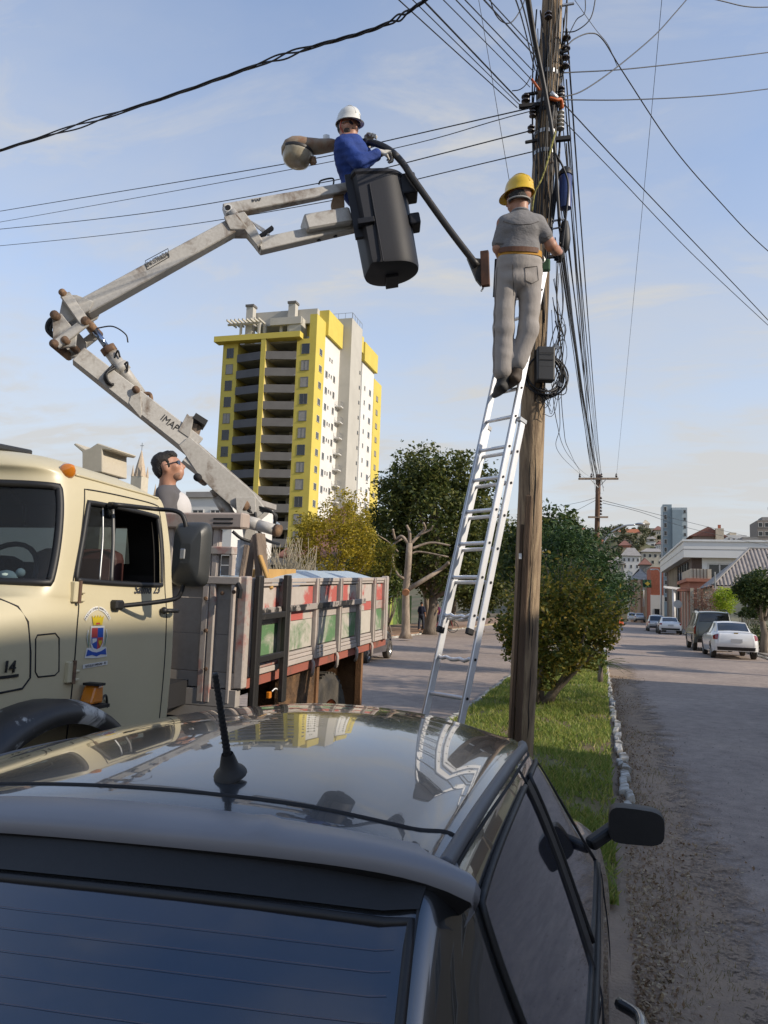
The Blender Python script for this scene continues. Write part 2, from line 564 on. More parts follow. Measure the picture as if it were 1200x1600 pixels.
# asphalt: worn, dusty, patched
def asphalt():
    m, nt, ln, b = nodes_of('asphalt')
    v = n_coord(nt, ln, randomize=False)
    f1 = n_noise(nt, ln, v, 0.5, 6, 0.6, 0.4)
    f2 = n_noise(nt, ln, v, 55.0, 6, 0.8)
    f3 = n_noise(nt, ln, v, 5.0, 7, 0.7)
    c = n_ramp(nt, ln, f1, [(0.30, (0.24, 0.192, 0.162)), (0.55, (0.30, 0.242, 0.202)), (0.75, (0.365, 0.288, 0.23))])
    c = n_mix(nt, ln, 0.55, c, n_ramp(nt, ln, f2, [(0.30, (0.16, 0.15, 0.15)), (0.5, (0.5, 0.5, 0.5)), (0.72, (0.95, 0.92, 0.9))]), 'OVERLAY')
    c = n_mix(nt, ln, 0.42, c, n_ramp(nt, ln, f3, [(0.32, (0.22, 0.20, 0.19)), (0.5, (0.5, 0.49, 0.48)), (0.68, (0.78, 0.74, 0.70))]), 'OVERLAY')
    ln.new(c, b.inputs['Base Color'])
    b.inputs['Roughness'].default_value = 0.85
    bp = nt.new('ShaderNodeBump'); bp.inputs['Strength'].default_value = 0.55; bp.inputs['Distance'].default_value = 0.01
    ln.new(f2, bp.inputs['Height']); ln.new(bp.outputs[0], b.inputs['Normal'])
    return m
M_asphalt = asphalt()
ry = [-12, -4, 0, 4, 8, 14, 22, 32, 44, 60, 80, 100, 120] + list(range(130, 420, 12))
mb = MB().grid([[Vector((x, y, zf(x, y))) for y in ry] for x in (-10.0, -6.0, -2.0, 2.0, 6.3)], flip=True)
struct(mb.build('road', M_asphalt, smooth=True))
M_side = mat('sidewalk_paving', (0.30, 0.27, 0.23), 0.9, col2=(0.20, 0.17, 0.14), scale=1.2, bump=0.25, bscale=25)
M_dirt = mat('red_dirt_path', (0.30, 0.19, 0.12), 0.95, col2=(0.20, 0.12, 0.075), scale=1.5, bump=0.35, bscale=18)
def slab(name, x0, x1, yl, h, m):
    mb = MB()
    P = [[Vector((x0, y, zf(x0, y) - 0.04)) for y in yl], [Vector((x0 + 0.02, y, zf(x0, y) + h)) for y in yl], [Vector((x1 - 0.02, y, zf(x1, y) + h)) for y in yl], [Vector((x1, y, zf(x1, y) - 0.04)) for y in yl]]
    mb.grid(P)
    return struct(mb.build(name, m))
slab('sidewalk_right', 6.48, 9.0, ry, 0.13, M_side)
slab('sidewalk_left', -15.0, -10.18, ry, 0.12, M_dirt)

# kerbs: whitewashed stones, each its own piece on the kerb line it belongs to
M_kerb = worn('whitewashed_stone', (0.66, 0.64, 0.58), (0.22, 0.19, 0.15), 0.46, 9.0, 0.9, grime=0.5, dirt=(0.12, 0.10, 0.07))
M_kerb2 = worn('yellowed_kerb_paint', (0.50, 0.42, 0.26), (0.25, 0.21, 0.17), 0.45, 6.0, 0.9, grime=0.4)
stone_meshes = []
for k in range(5):
    r = random.Random(k)
    q = MB().box((0, 0, 0), (0.075, 1.0, 0.14))
    q.v = [(x + r.uniform(-.02, .02), y + r.uniform(-.03, .03), z + r.uniform(-.02, .02)) for x, y, z in q.v]
    stone_meshes.append(q.mesh('kerb_stone'))
def kerb(name, line, m, y_to, far_x=None):
    """line(y) -> x"""
    mb = MB()
    y = y_to
    while y < 120:
        mb.bb(line(y) - 0.06, line(y) + 0.06, y, y + 3.9, -0.06, 0.10); y += 4
    root = struct(mb.build(name, m))
    y = KS
    i = 0
    while y < y_to - 0.1:
        L = random.uniform(0.26, 0.52)
        o = bpy.data.objects.new('kerb_stone', stone_meshes[i % 5]); i += 1
        if not o.data.materials: o.data.materials.append(m)
        o.location = (line(y) + random.uniform(-.025, .025), y + L / 2, 0.004 + random.uniform(-.02, .012))
        o.scale = (1, L - 0.03, 1)
        o.rotation_euler = (0, random.uniform(-.06, .06), random.uniform(-.07, .07))
        b = o.modifiers.new('bevel', 'BEVEL'); b.width = 0.02; b.segments = 2
        COL.objects.link(o); adopt(o, root)
        y += L
    return root
KS = 6.5
kerb('median_kerb_right', lambda y: 0.13 + 0.1 * sstep(20, 4, y) - 0.004 * max(0, y - 12), M_kerb, 34)
KS = 5.0
kerb('median_kerb_left', lambda y: -2.2 - 0.0 * y, M_kerb, 28)
KS = 24.0
kerb('sidewalk_kerb_left', lambda y: -10.1, M_kerb2, 58)
KS = 16.0
kerb('sidewalk_kerb_right', lambda y: 6.39, M_kerb, 40)

# the planted median
M_lawn = mat('median_soil', (0.14, 0.15, 0.045), 0.95, col2=(0.15, 0.095, 0.055), scale=1.6, bump=0.5, bscale=12)
yl = [4.95 + i * 0.5 for i in range(60)] + [36, 45, 60, 80, 100, 118]
xl = [-2.12 + i * 0.2 for i in range(12)]
def mz(x, y):
    return 0.075 + 0.035 * math.sin(x * 3.1 + y) * math.sin(y * 1.7) + 0.05 * math.exp(-((x + 1.0) / 0.7) ** 2)
struct(MB().grid([[Vector((x if y < 12 or x < -0.3 else min(x, 0.05 - 0.004 * max(0, y - 12)), y, mz(x, y))) for y in yl] for x in xl], flip=True).build('median', M_lawn, smooth=True))

M_grass = leaf('grass_blades', (0.16, 0.22, 0.04), (0.24, 0.30, 0.06), (0.42, 0.38, 0.12), 0.45)
M_litter = leaf('dry_leaf_litter', (0.20, 0.125, 0.075), (0.31, 0.215, 0.125), (0.45, 0.35, 0.22), 0.15)
def blades(n, xr, yr, h, zfun, width=0.006):
    y = yr[0] + (yr[1] - yr[0]) * rng.random(n) ** 1.7
    x = xr[0] + (xr[1] - xr[0]) * rng.random(n)
    keep = np.sin(x * 5.1 + np.sin(y * 2.3) * 2) + np.sin(y * 4.3 + x * 2) + rng.normal(size=n) * 1.2 > -0.55
    x, y = x[keep], y[keep]; n = len(x)
    z = np.array([zfun(a, b) for a, b in zip(x, y)])
    az = rng.random(n) * 2 * np.pi
    hh = h * (0.5 + rng.random(n)); lean = rng.normal(size=(n, 2)) * 0.55 * hh[:, None]
    w = width * (1 + y * 0.10)
    B = np.stack([x, y, z], 1)
    S = np.stack([np.cos(az) * w, np.sin(az) * w, np.zeros(n)], 1)
    T = B + np.stack([lean[:, 0], lean[:, 1], hh], 1)
    return np.stack([B - S, B + S, T], 1)
V = blades(85000, (-2.12, 0.08), (4.9, 30), 0.055, mz)
struct(quads_mesh('grass', V, M_grass, n=3), 'stuff')
# loose dirt and litter swept against the kerb
def dirt_edge(y):
    return 1.75 + 0.30 * math.sin(y * 0.9) + 0.18 * math.sin(y * 2.3 + 1) + 0.09 * math.sin(y * 6.1) - 0.25 * sstep(8, 18, y)
yl2 = [-1.5 + 0.2 * i for i in range(140)]
M_verge = mat('gutter_dirt', (0.27, 0.20, 0.145), 0.95, col2=(0.35, 0.255, 0.175), scale=3.5, bump=0.7, bscale=45)
_nt, _ln = M_verge.node_tree.nodes, M_verge.node_tree.links      # the dirt thins out into the asphalt
_v = n_coord(_nt, _ln, randomize=False)
_sx = _nt.new('ShaderNodeSeparateXYZ'); _ln.new(_v, _sx.inputs[0])
_n1 = n_noise(_nt, _ln, _v, 2.2, 8, 0.75, 0.4); _n2 = n_noise(_nt, _ln, _v, 38.0, 3, 0.7)
_a = _nt.new('ShaderNodeMath'); _a.operation = 'MULTIPLY_ADD'; _a.inputs[1].default_value = -1.5; _ln.new(_n1, _a.inputs[0]); _ln.new(_sx.outputs[0], _a.inputs[2])
_b = _nt.new('ShaderNodeMath'); _b.operation = 'MULTIPLY_ADD'; _b.inputs[1].default_value = -0.9; _ln.new(_n2, _b.inputs[0]); _ln.new(_a.outputs[0], _b.inputs[2])
_r = n_ramp(_nt, _ln, _b.outputs[0], [(0.0, (0, 0, 0)), (0.12, (1, 1, 1))])
_c = _nt.new('ShaderNodeMath'); _c.operation = 'ADD'; _c.inputs[1].default_value = 0.62; _ln.new(_b.outputs[0], _c.inputs[0])
_r = n_ramp(_nt, _ln, _c.outputs[0], [(0.05, (0, 0, 0)), (0.30, (1, 1, 1))])
_t = _nt.new('ShaderNodeBsdfTransparent'); _m = _nt.new('ShaderNodeMixShader')
_ln.new(_r, _m.inputs[0]); _ln.new(_nt['Principled BSDF'].outputs[0], _m.inputs[1]); _ln.new(_t.outputs[0], _m.inputs[2]); _ln.new(_m.outputs[0], _nt['Material Output'].inputs[0])
struct(MB().grid([[Vector((x0 if k == 0 else (x0 + (dirt_edge(y) - x0) * k / 6), y, 0.005 if k == 6 else 0.007 + 0.012 * math.sin(math.pi * k / 6) * (0.5 + 0.5 * math.sin(y * 3 + k)))) for y in yl2] for k in range(7) for x0 in (-0.12,)], flip=True).build('verge', M_verge, smooth=True))
n = 11000
yy = 1.6 + 20 * rng.random(n) ** 1.4
xx = 0.14 + np.abs(rng.normal(size=n)) * (0.20 + .10 * np.sin(yy * 1.3))
V = leaves(np.stack([xx, yy, 0.018 + 0.015 * rng.random(n)], 1), 0.024, 0.6, 3.0)
V[:, :, 2] = np.clip(V[:, :, 2], 0.012, 0.05)
struct(quads_mesh('leaf_litter', V, M_litter), 'stuff')
V = blades(12000, (0.1, 0.9), (3.0, 12), 0.028, lambda a, b: 0.008, .0022)
V = V[rng.random(len(V)) < np.exp(-((V[:, 0, 0] - .42 - .12 * np.sin(V[:, 0, 1] * 2.2)) / .20) ** 2) * (0.35 + .65 * (np.sin(V[:, 0, 1] * 1.7) > -.2))]
struct(quads_mesh('dry_grass', V, leaf('dry_grass_blades', (0.22, 0.17, 0.09), (0.36, 0.28, 0.15), (0.16, 0.15, 0.05)), n=3), 'stuff')
# gravel thrown over the asphalt
n = 6000
yy = 1.2 + 12 * rng.random(n) ** 1.6; xx = 0.3 + 3.6 * rng.random(n) ** 1.3
V = leaves(np.stack([xx, yy, np.full(n, 0.008)], 1), 0.012, 0.9, 4.0); V[:, :, 2] = np.clip(V[:, :, 2], 0.005, 0.016)
struct(quads_mesh('gravel', V, leaf('gravel_chips', (0.06, 0.052, 0.048), (0.16, 0.14, 0.12), (0.30, 0.27, 0.24), 0.0)), 'stuff')

# ------------------------------------------------------------------ vegetation
M_bark = mat('grey_bark', (0.20, 0.165, 0.13), 0.95, col2=(0.10, 0.078, 0.06), scale=7, stretch=(1, 1, 0.25), bump=0.7, bscale=25)
M_bark2 = mat('pale_pruned_bark', (0.34, 0.27, 0.205), 0.9, col2=(0.18, 0.14, 0.105), scale=5, stretch=(1, 1, 0.4), bump=0.5, bscale=20)
L_dark = leaf('leaf_dark_green', (0.024, 0.046, 0.014), (0.048, 0.080, 0.020), (0.12, 0.14, 0.032), 0.3)
L_round = leaf('leaf_olive_green', (0.036, 0.056, 0.015), (0.088, 0.11, 0.026), (0.18, 0.175, 0.044), 0.36)
L_yel = leaf('leaf_golden', (0.16, 0.145, 0.016), (0.34, 0.265, 0.022), (0.52, 0.39, 0.035), 0.45)
L_bush = leaf('leaf_bronze_bush', (0.060, 0.090, 0.018), (0.16, 0.165, 0.026), (0.46, 0.33, 0.055), 0.45)
L_con = leaf('leaf_conifer', (0.018, 0.044, 0.015), (0.036, 0.078, 0.022), (0.08, 0.13, 0.032), 0.25)
L_lime = leaf('leaf_lime', (0.16, 0.26, 0.02), (0.32, 0.42, 0.03), (0.45, 0.5, 0.05), 0.45)
L_pink = leaf('leaf_dry_pink', (0.26, 0.14, 0.10), (0.36, 0.22, 0.16), (0.20, 0.13, 0.09), 0.3)
L_mid = leaf('leaf_mid_green', (0.045, 0.078, 0.018), (0.09, 0.125, 0.028), (0.18, 0.19, 0.045), 0.3)

def limb(mb, a, b, r0, r1, bend=0.12, n=6, seed=0):
    r = random.Random(seed)
    a, b = Vector(a), Vector(b); L = (b - a).length
    pts, rs = [], []
    off = Vector((r.uniform(-1, 1), r.uniform(-1, 1), r.uniform(-.3, .6))) * bend * L
    for i in range(n + 1):
        t = i / n
        pts.append(a.lerp(b, t) + off * math.sin(math.pi * t)); rs.append(r0 + (r1 - r0) * t)
    mb.tube(pts, rs, 7)
    return pts
def crown_points(center, rad3, nclump, nleaf, clump_r=0.33, flat_bottom=0.0, seed=1, inner=0.55):
    g = np.random.default_rng(seed)
    d = g.normal(size=(nclump, 3)); d /= np.linalg.norm(d, axis=1, keepdims=True)
    rr = inner + (1 - inner) * g.random((nclump, 1)) ** 0.6
    R = np.array(rad3)
    C = d * rr * R * (1 - clump_r * 0.6)
    if flat_bottom: C[:, 2] = np.maximum(C[:, 2], -R[2] * (1 - flat_bottom))
    cr = clump_r * R.mean() * (0.55 + 0.8 * g.random(nclump))
    w = cr ** 2; w /= w.sum()
    k = g.choice(nclump, nleaf, p=w)
    e = g.normal(size=(nleaf, 3)); e /= np.linalg.norm(e, axis=1, keepdims=True)
    q = C[k] + e * cr[k][:, None] * (0.35 + 0.7 * g.random((nleaf, 1)) ** 0.5)
    return q + np.array(center), C + np.array(center)
def tree(name, label, cat, base, trunk_h, tr, center, rad3, m, nclump=60, nleaf=6000, size=0.12, aspect=0.5, bark=None, group=None, seed=1, clump_r=0.33, limbs=9, inner=0.55, flat=0.0, stray=0.04):
    base, center = Vector(base), Vector(center)
    root = thing(name, label, cat, base, group)
    mb = MB()
    top = Vector((base.x + (center.x - base.x) * 0.6, base.y + (center.y - base.y) * 0.6, base.z + trunk_h))
    mb.tube([base - Vector((0, 0, 0.1)), base.lerp(top, 0.12), base.lerp(top, 0.55) + Vector((tr * .4, -tr * .3, 0)), top], [tr * 1.5, tr * 1.08, tr * 0.92, tr * 0.75], 9)
    q, C = crown_points(center, rad3, nclump, nleaf, clump_r, flat, seed, inner)
    for i in range(min(limbs, len(C))):
        limb(mb, top - Vector((0, 0, tr * (i % 3))), Vector(C[i]), tr * 0.5, tr * 0.1, 0.12, 6, seed + i)
    mb.build('trunk', bark or M_bark, root, smooth=True)
    if stray > 0:
        ns = int(nleaf * stray)
        q[:ns] += rng.normal(size=(ns, 3)) * 0.08 * np.array(rad3)
    quads_mesh('crown', leaves(q, size, aspect), m, root)
    return root

# bronze-leaved shrub on the median, just behind the pole
b0 = on_z(846, 1104, 0.1)
root = thing('median_bush', 'bronze and green shrub on the median right behind the near utility pole', 'bush', b0)
mb = MB()
c0 = at(868, 985, 13.0)
q, C = crown_points(c0, (1.02, 1.1, 0.98), 90, 14000, 0.22, 0.0, 3, 0.5)
sel = rng.random(len(q)) < 0.97
for i in range(8):
    limb(mb, b0 + Vector((random.uniform(-.12, .12), random.uniform(-.1, .1), 0)), Vector(C[i]), 0.055, 0.012, 0.1, 6, i)
tw = []
for i in range(70):
    d = Vector((rng.normal(), rng.normal(), abs(rng.normal()) * 1.1 + 0.15)).normalized()
    e = c0 + Vector((d.x * 1.25, d.y * 1.2, d.z * 1.28)) * random.uniform(0.9, 1.08)
    s = c0 + Vector((d.x * .7, d.y * .7, d.z * .7))
    limb(mb, s, e, 0.006, 0.003, 0.08, 4, i)
    for k in range(26):
        t = random.random(); p = s.lerp(e, 0.3 + 0.7 * t); tw.append(p + Vector(rng.normal(size=3)) * 0.05)
mb.build('trunk', M_bark, root, smooth=True)
quads_mesh('crown', leaves(np.concatenate([q, np.array(tw)]), 0.072, 0.55), L_bush, root)

# dark conifer and a leafy laurel behind it
tree('cypress_shrub', 'dark feathery conifer on the median behind the bronze shrub', 'conifer', (at(898, 905, 20.5).x, at(898, 905, 20.5).y, 0.08), 1.2, 0.12, at(898, 905, 20.5), (1.28, 1.5, 1.75), L_con, 120, 15000, 0.15, 0.22, seed=5, clump_r=0.24)
tree('laurel_tree', 'dark laurel tree behind the conifer on the median, farthest of the median plants', 'tree', (at(856, 872, 28.0).x, at(856, 872, 28.0).y, 0.08), 2.0, 0.14, at(856, 872, 28.0), (1.9, 2.0, 1.85), L_dark, 90, 9000, 0.17, 0.5, seed=6, clump_r=0.26)
tree('hedge_shrub', 'low dark green shrub at the far end of the median', 'bush', (at(962, 925, 46.0).x, at(962, 925, 46.0).y, 0.08), 0.6, 0.08, at(962, 925, 46.0), (1.25, 2.0, 1.3), L_con, 40, 3500, 0.17, 0.4, seed=8)
# yucca leaves sticking out to the road side
y0 = on_z(938, 1066, 0.1)
root = thing('yucca_plant', 'spiky yucca leaning over the road-side kerb of the median', 'plant', y0)
for i in range(26):
    mb = MB()
    a = rng.random() * 2 * math.pi; L = random.uniform(0.5, 0.8)
    d = Vector((math.cos(a) * 0.8 + 0.35, math.sin(a) * 0.6, random.uniform(0.25, 1.0))).normalized()
    s = d.cross(Vector((0, 0, 1))).normalized()
    P = []
    for k in range(6):
        t = k / 5; c = y0 + Vector((0, 0, 0.35)) + d * L * t - Vector((0, 0, 0.28 * t * t)); w = 0.022 * (1 - t) ** 0.7 + 0.001
        P.append([c - s * w, c + Vector((0, 0, -0.006)), c + s * w])
    mb.grid(P); mb.build('leaf', L_mid, root)
MB().tube([y0 - Vector((0, 0, .05)), y0 + Vector((0, 0, 0.38))], [0.07, 0.05], 8).build('stem', M_bark, root, smooth=True)

# trees along the left sidewalk
tree('round_tree', 'large round dark green tree on the left sidewalk behind the ladder', 'tree', (at(676, 815, 45).x, at(676, 815, 45).y, 0.1), 2.6, 0.30, at(682, 815, 45), (4.35, 4.0, 4.6), L_round, 210, 36000, 0.23, 0.5, seed=9, clump_r=0.17, limbs=18, inner=.45, stray=.08)
tree('ficus_tree', 'lower dark tree under the right side of the large round tree', 'tree', (at(752, 890, 52).x, at(752, 890, 52).y, 0.1), 1.8, 0.22, at(752, 890, 52), (2.6, 2.6, 2.9), L_round, 90, 9000, 0.26, 0.5, seed=10, clump_r=0.25)
tree('golden_tree', 'yellow-leaved tree rising behind the truck bed', 'tree', (at(515, 930, 27).x, at(515, 930, 27).y, 0.1), 1.4, 0.09, at(520, 848, 27), (1.75, 1.7, 1.55), L_yel, 130, 11000, 0.10, 0.5, seed=11, clump_r=0.15, stray=0.14, inner=.4)
tree('golden_sapling', 'yellow-green sapling right of the yellow-leaved tree', 'tree', (at(590, 940, 29).x, at(590, 940, 29).y, 0.1), 1.2, 0.05, at(590, 875, 29), (0.75, 0.7, 0.95), leaf('leaf_yellow_green', (0.07, 0.09, 0.014), (0.15, 0.15, 0.02), (0.30, 0.24, 0.03), 0.4), 60, 2600, 0.11, 0.5, seed=12, clump_r=0.25, stray=0.12)
tree('golden_tree', 'thin bare-topped yellow tree with wispy upright twigs above the red roof', 'tree', (at(535, 930, 31).x, at(535, 930, 31).y, 0.1), 3.2, 0.06, at(540, 800, 31), (1.3, 1.0, 1.25), L_yel, 60, 1300, 0.10, 0.5, seed=13, clump_r=0.2, limbs=22, stray=0.2)
# bare twiggy shrub beside the boom
s0 = at(452, 950, 17)
root = thing('twig_shrub', 'leafless tangle of pale twigs beside the boom post', 'shrub', (s0.x, s0.y, 0.1))
mb = MB()
for i in range(120):
    e = at(random.uniform(408, 496), random.uniform(838, 890), random.uniform(16.3, 17.7))
    limb(mb, Vector((s0.x, s0.y, 0.1)) + Vector((random.uniform(-.25, .25), random.uniform(-.2, .2), 0.3)), e, 0.013, 0.005, 0.14, 6, i + 50)
mb.build('twigs', mat('pale_twigs', (0.42, 0.36, 0.25), 0.9, var=0.35), root, smooth=True)
# the hard-pruned tree
t0 = on_z(632, 985, 0.12); t0 = Vector((at(634, 985, 36).x, at(634, 985, 36).y, 0.1))
root = thing('pruned_tree', 'hard-pruned pale tree with bare stub branches on the left sidewalk', 'tree', t0)
mb = MB()
D = 36.0
mb.tube([t0, t0 + Vector((0, 0, .3)), at(634, 925, D), at(638, 880, D), at(640, 848, D)], [0.34, 0.21, 0.165, 0.155, 0.14], 10)
for pts, r in (([(640, 852), (628, 838), (618, 842), (614, 828)], 0.10), ([(640, 850), (640, 832), (636, 822)], 0.11), ([(641, 850), (655, 836), (664, 826), (662, 818)], 0.10),
               ([(641, 858), (672, 848), (702, 852)], 0.08), ([(640, 866), (655, 862), (690, 868), (700, 870)], 0.06), ([(636, 922), (664, 905), (688, 890), (700, 880)], 0.15),
               ([(634, 905), (622, 898), (614, 880), (616, 862)], 0.09), ([(622, 862), (606, 846), (590, 836)], 0.05), ([(628, 842), (600, 858), (580, 850)], 0.05), ([(655, 836), (672, 828), (676, 822)], 0.06)):
    P = bez([at(x, y, D + random.uniform(-.3, .3) * (i > 0)) for i, (x, y) in enumerate(pts)], 5)
    mb.tube(P, list(np.linspace(r * .8, r * 0.5, len(P))), 8)
    mb.ico(P[-1], r * 0.6, 1)
mb.build('trunk', M_bark2, root, smooth=True)
MB().tube([at(634, 925, D - 0.24), at(634, 926, D - 0.30)], [0.18, 0.17], 12).build('sawn_knot', mat('sawn_wood', (0.42, 0.20, 0.10), 0.8, var=0.4), root)
# whitewashed trunk of a second street tree
a = at(666, 980, 48); a.z = 0.1
tree('street_tree', 'street tree with a forked pale trunk beside the two pedestrians', 'tree', a, 2.4, 0.26, at(668, 880, 48), (2.6, 2.4, 1.6), L_round, 60, 5000, 0.24, seed=15, bark=M_bark2, limbs=8)
a = at(706, 978, 60); a.z = 0.1
tree('street_tree', 'slim street tree far along the left sidewalk, seen between the ladder rails', 'tree', a, 2.6, 0.2, at(712, 900, 60), (3.2, 3, 2.4), L_mid, 60, 5000, 0.26, seed=16, limbs=8)
a = at(566, 950, 44); a.z = 0.1
tree('street_tree', 'shadowy green tree behind the yellow sapling and above the truck tailgate', 'tree', a, 1.6, 0.2, at(570, 880, 44), (2.4, 2.2, 2.2), L_mid, 70, 6500, 0.2, seed=17)
a = at(612, 965, 42); a.z = 0.1
tree('sidewalk_shrub', 'dark shrub against the green fence beside the pruned tree', 'bush', a, 0.5, 0.06, at(606, 915, 42), (1.1, 1.2, 1.0), L_mid, 40, 3000, 0.17, seed=18)
a = at(810, 935, 56); a.z = 0.1
tree('street_tree', 'dark green street tree showing just left of the near utility pole', 'tree', a, 2.0, 0.2, at(795, 865, 60), (2.2, 2.2, 2.6), L_round, 60, 5000, 0.26, seed=19)

# right side of the street
a = Vector((at(1180, 1000, 34).x + 0.35, at(1180, 1000, 34).y, 0.13))
tree('clipped_tree', 'round clipped dark tree at the right edge above the white sedan', 'tree', a, 1.5, 0.16, at(1188, 922, 34), (1.15, 1.2, 0.95), L_dark, 80, 9000, 0.11, 0.55, seed=21, clump_r=0.26)
tree('lime_shrub', 'bright lime-green shrub in front of the ribbed roof house', 'shrub', (at(1135, 960, 50).x, at(1135, 960, 50).y, 0.13), 0.9, 0.06, at(1133, 938, 50), (0.85, 0.9, 1.0), L_lime, 50, 2600, 0.13, seed=22, stray=0.12)
tree('dry_shrub', 'dry pinkish shrub beside the salmon gateway building', 'shrub', (at(1104, 960, 52).x, at(1104, 960, 52).y, 0.13), 0.8, 0.06, at(1106, 938, 52), (1.25, 1.0, 1.0), L_pink, 60, 2400, 0.11, seed=23, limbs=20, stray=0.15)
for i, (x, y, d, r, lb) in enumerate(((1163, 958, 40, 0.42, 'small clipped ball shrub, left of two beside the clipped tree'), (1182, 957, 39, 0.40, 'small clipped ball shrub, right of two beside the clipped tree'))):
    c = at(x, y, d)
    tree('ball_shrub', lb, 'shrub', (c.x, c.y, 0.13), 0.7, 0.04, c, (r * 1.3, r, r * 0.75), L_dark, 40, 1800, 0.08, seed=30 + i, clump_r=0.25, stray=0)
c = at(1185, 985, 38); c.z = 0.6
tree('border_hedge', 'low dark hedge behind the parked white sedan', 'hedge', (c.x, c.y, 0.13), 0.4, 0.04, c, (1.6, 0.9, 0.75), L_dark, 60, 3500, 0.1, seed=33)

# agave: blue rosette beyond the tailgate
a = at(583, 925, 33)
root = thing('agave_plant', 'pale blue agave rosette just beyond the truck tailgate', 'plant', (a.x, a.y, 0.1))
for i in range(22):
    az = i * 2.4; el = 0.35 + 0.9 * (i / 22)
    d = Vector((math.cos(az) * math.cos(el), math.sin(az) * math.cos(el), math.sin(el)))
    s = d.cross(Vector((0, 0, 1))).normalized()
    c = Vector((a.x, a.y, a.z - 0.45))
    P = [[c + d * 0.95 * t - s * 0.075 * (1 - t) ** .6, c + d * 0.95 * t - Vector((0, 0, .02)), c + d * 0.95 * t + s * 0.075 * (1 - t) ** .6] for t in (0, .25, .5, .75, 1)]
    MB().grid(P).build('leaf', mat('agave_blue', (0.30, 0.40, 0.42), 0.6, var=0.25), root)
MB().tube([Vector((a.x, a.y, 0.0)), Vector((a.x, a.y, a.z - 0.4))], [0.12, 0.1], 8).build('stem', M_bark, root)
# ================================================================== BUILDINGS
def window(parent, face, u, z, w, h, plane, frame_m, pane_m=None, name='window', t=0.05, proud=0.05, mull=True):
    """face: 'F' front plane Y=plane (u along X), 'R' plane X=plane facing +X, 'L' plane X=plane facing -X (u along Y)"""
    def B(mb, u0, u1, z0, z1, d0, d1):
        if face == 'F': mb.bb(u0, u1, plane - d1, plane - d0, z0, z1)
        elif face == 'R': mb.bb(plane + d0, plane + d1, u0, u1, z0, z1)
        else: mb.bb(plane - d1, plane - d0, u0, u1, z0, z1)
    fr = MB()
    B(fr, u - w / 2, u - w / 2 + t, z - h / 2, z + h / 2, -0.02, proud)
    B(fr, u + w / 2 - t, u + w / 2, z - h / 2, z + h / 2, -0.02, proud)
    B(fr, u - w / 2 + t, u + w / 2 - t, z + h / 2 - t, z + h / 2, -0.02, proud - 0.003)
    B(fr, u - w / 2 - t, u + w / 2 + t, z - h / 2 - t, z - h / 2, -0.02, proud + 0.06)
    if mull: B(fr, u - t * 0.4, u + t * 0.4, z - h / 2, z + h / 2 - t, -0.02, proud - 0.006)
    o = fr.build(name, frame_m, parent, fix=False)
    pn = MB(); B(pn, u - w / 2 + t * .5, u + w / 2 - t * .5, z - h / 2, z + h / 2 - t * .5, -0.01, 0.012)
    pn.build('pane', pane_m or M_pane, o, fix=False)
    return o
def roof_hip(x0, x1, y0, y1, z, rise, over=0.5, hip=None, axis='x', thick=0.12):
    x0, x1, y0, y1 = x0 - over, x1 + over, y0 - over, y1 + over
    mb = MB()
    if axis == 'x':
        h = (y1 - y0) / 2 if hip is None else hip
        a, b = (x0 + h, (y0 + y1) / 2, z + rise), (x1 - h, (y0 + y1) / 2, z + rise)
        vs = [(x0, y0, z), (x1, y0, z), (x1, y1, z), (x0, y1, z), a, b]
        fs = [(0, 1, 5, 4), (2, 3, 4, 5), (1, 2, 5), (3, 0, 4)]
    else:
        h = (x1 - x0) / 2 if hip is None else hip
        a, b = ((x0 + x1) / 2, y0 + h, z + rise), ((x0 + x1) / 2, y1 - h, z + rise)
        vs = [(x0, y0, z), (x1, y0, z), (x1, y1, z), (x0, y1, z), a, b]
        fs = [(0, 1, 4), (1, 2, 5, 4), (2, 3, 5), (3, 0, 4, 5)]
    mb.add(vs, fs)
    mb.add([(x, y, zz - thick) for x, y, zz in vs[:4]] + vs[:4], [(3, 2, 1, 0), (0, 1, 5, 4), (1, 2, 6, 5), (2, 3, 7, 6), (3, 0, 4, 7)])
    return mb
M_yellow = mat('yellow_render', (0.62, 0.50, 0.10), 0.85, var=0.10, scale=0.4, bump=0.1, bscale=8)
M_white_r = mat('white_render', (0.70, 0.685, 0.65), 0.88, var=0.10, scale=0.3, bump=0.1, bscale=8)
M_greyc = mat('grey_parapet', (0.115, 0.115, 0.125), 0.85, var=0.15, scale=0.5)
M_greyl = mat('warm_grey_parapet', (0.145, 0.137, 0.13), 0.85, var=0.15, scale=0.5)
M_core = mat('beige_grey_core', (0.47, 0.45, 0.40), 0.88, var=0.1, scale=0.3)
M_conc = mat('bare_concrete', (0.36, 0.35, 0.32), 0.92, var=0.25, scale=0.5, bump=0.2, bscale=6)
M_frame = mat('window_frame_grey', (0.16, 0.16, 0.16), 0.6, var=0.2)
M_frame_w = mat('window_frame_white', (0.62, 0.61, 0.58), 0.6, var=0.15)

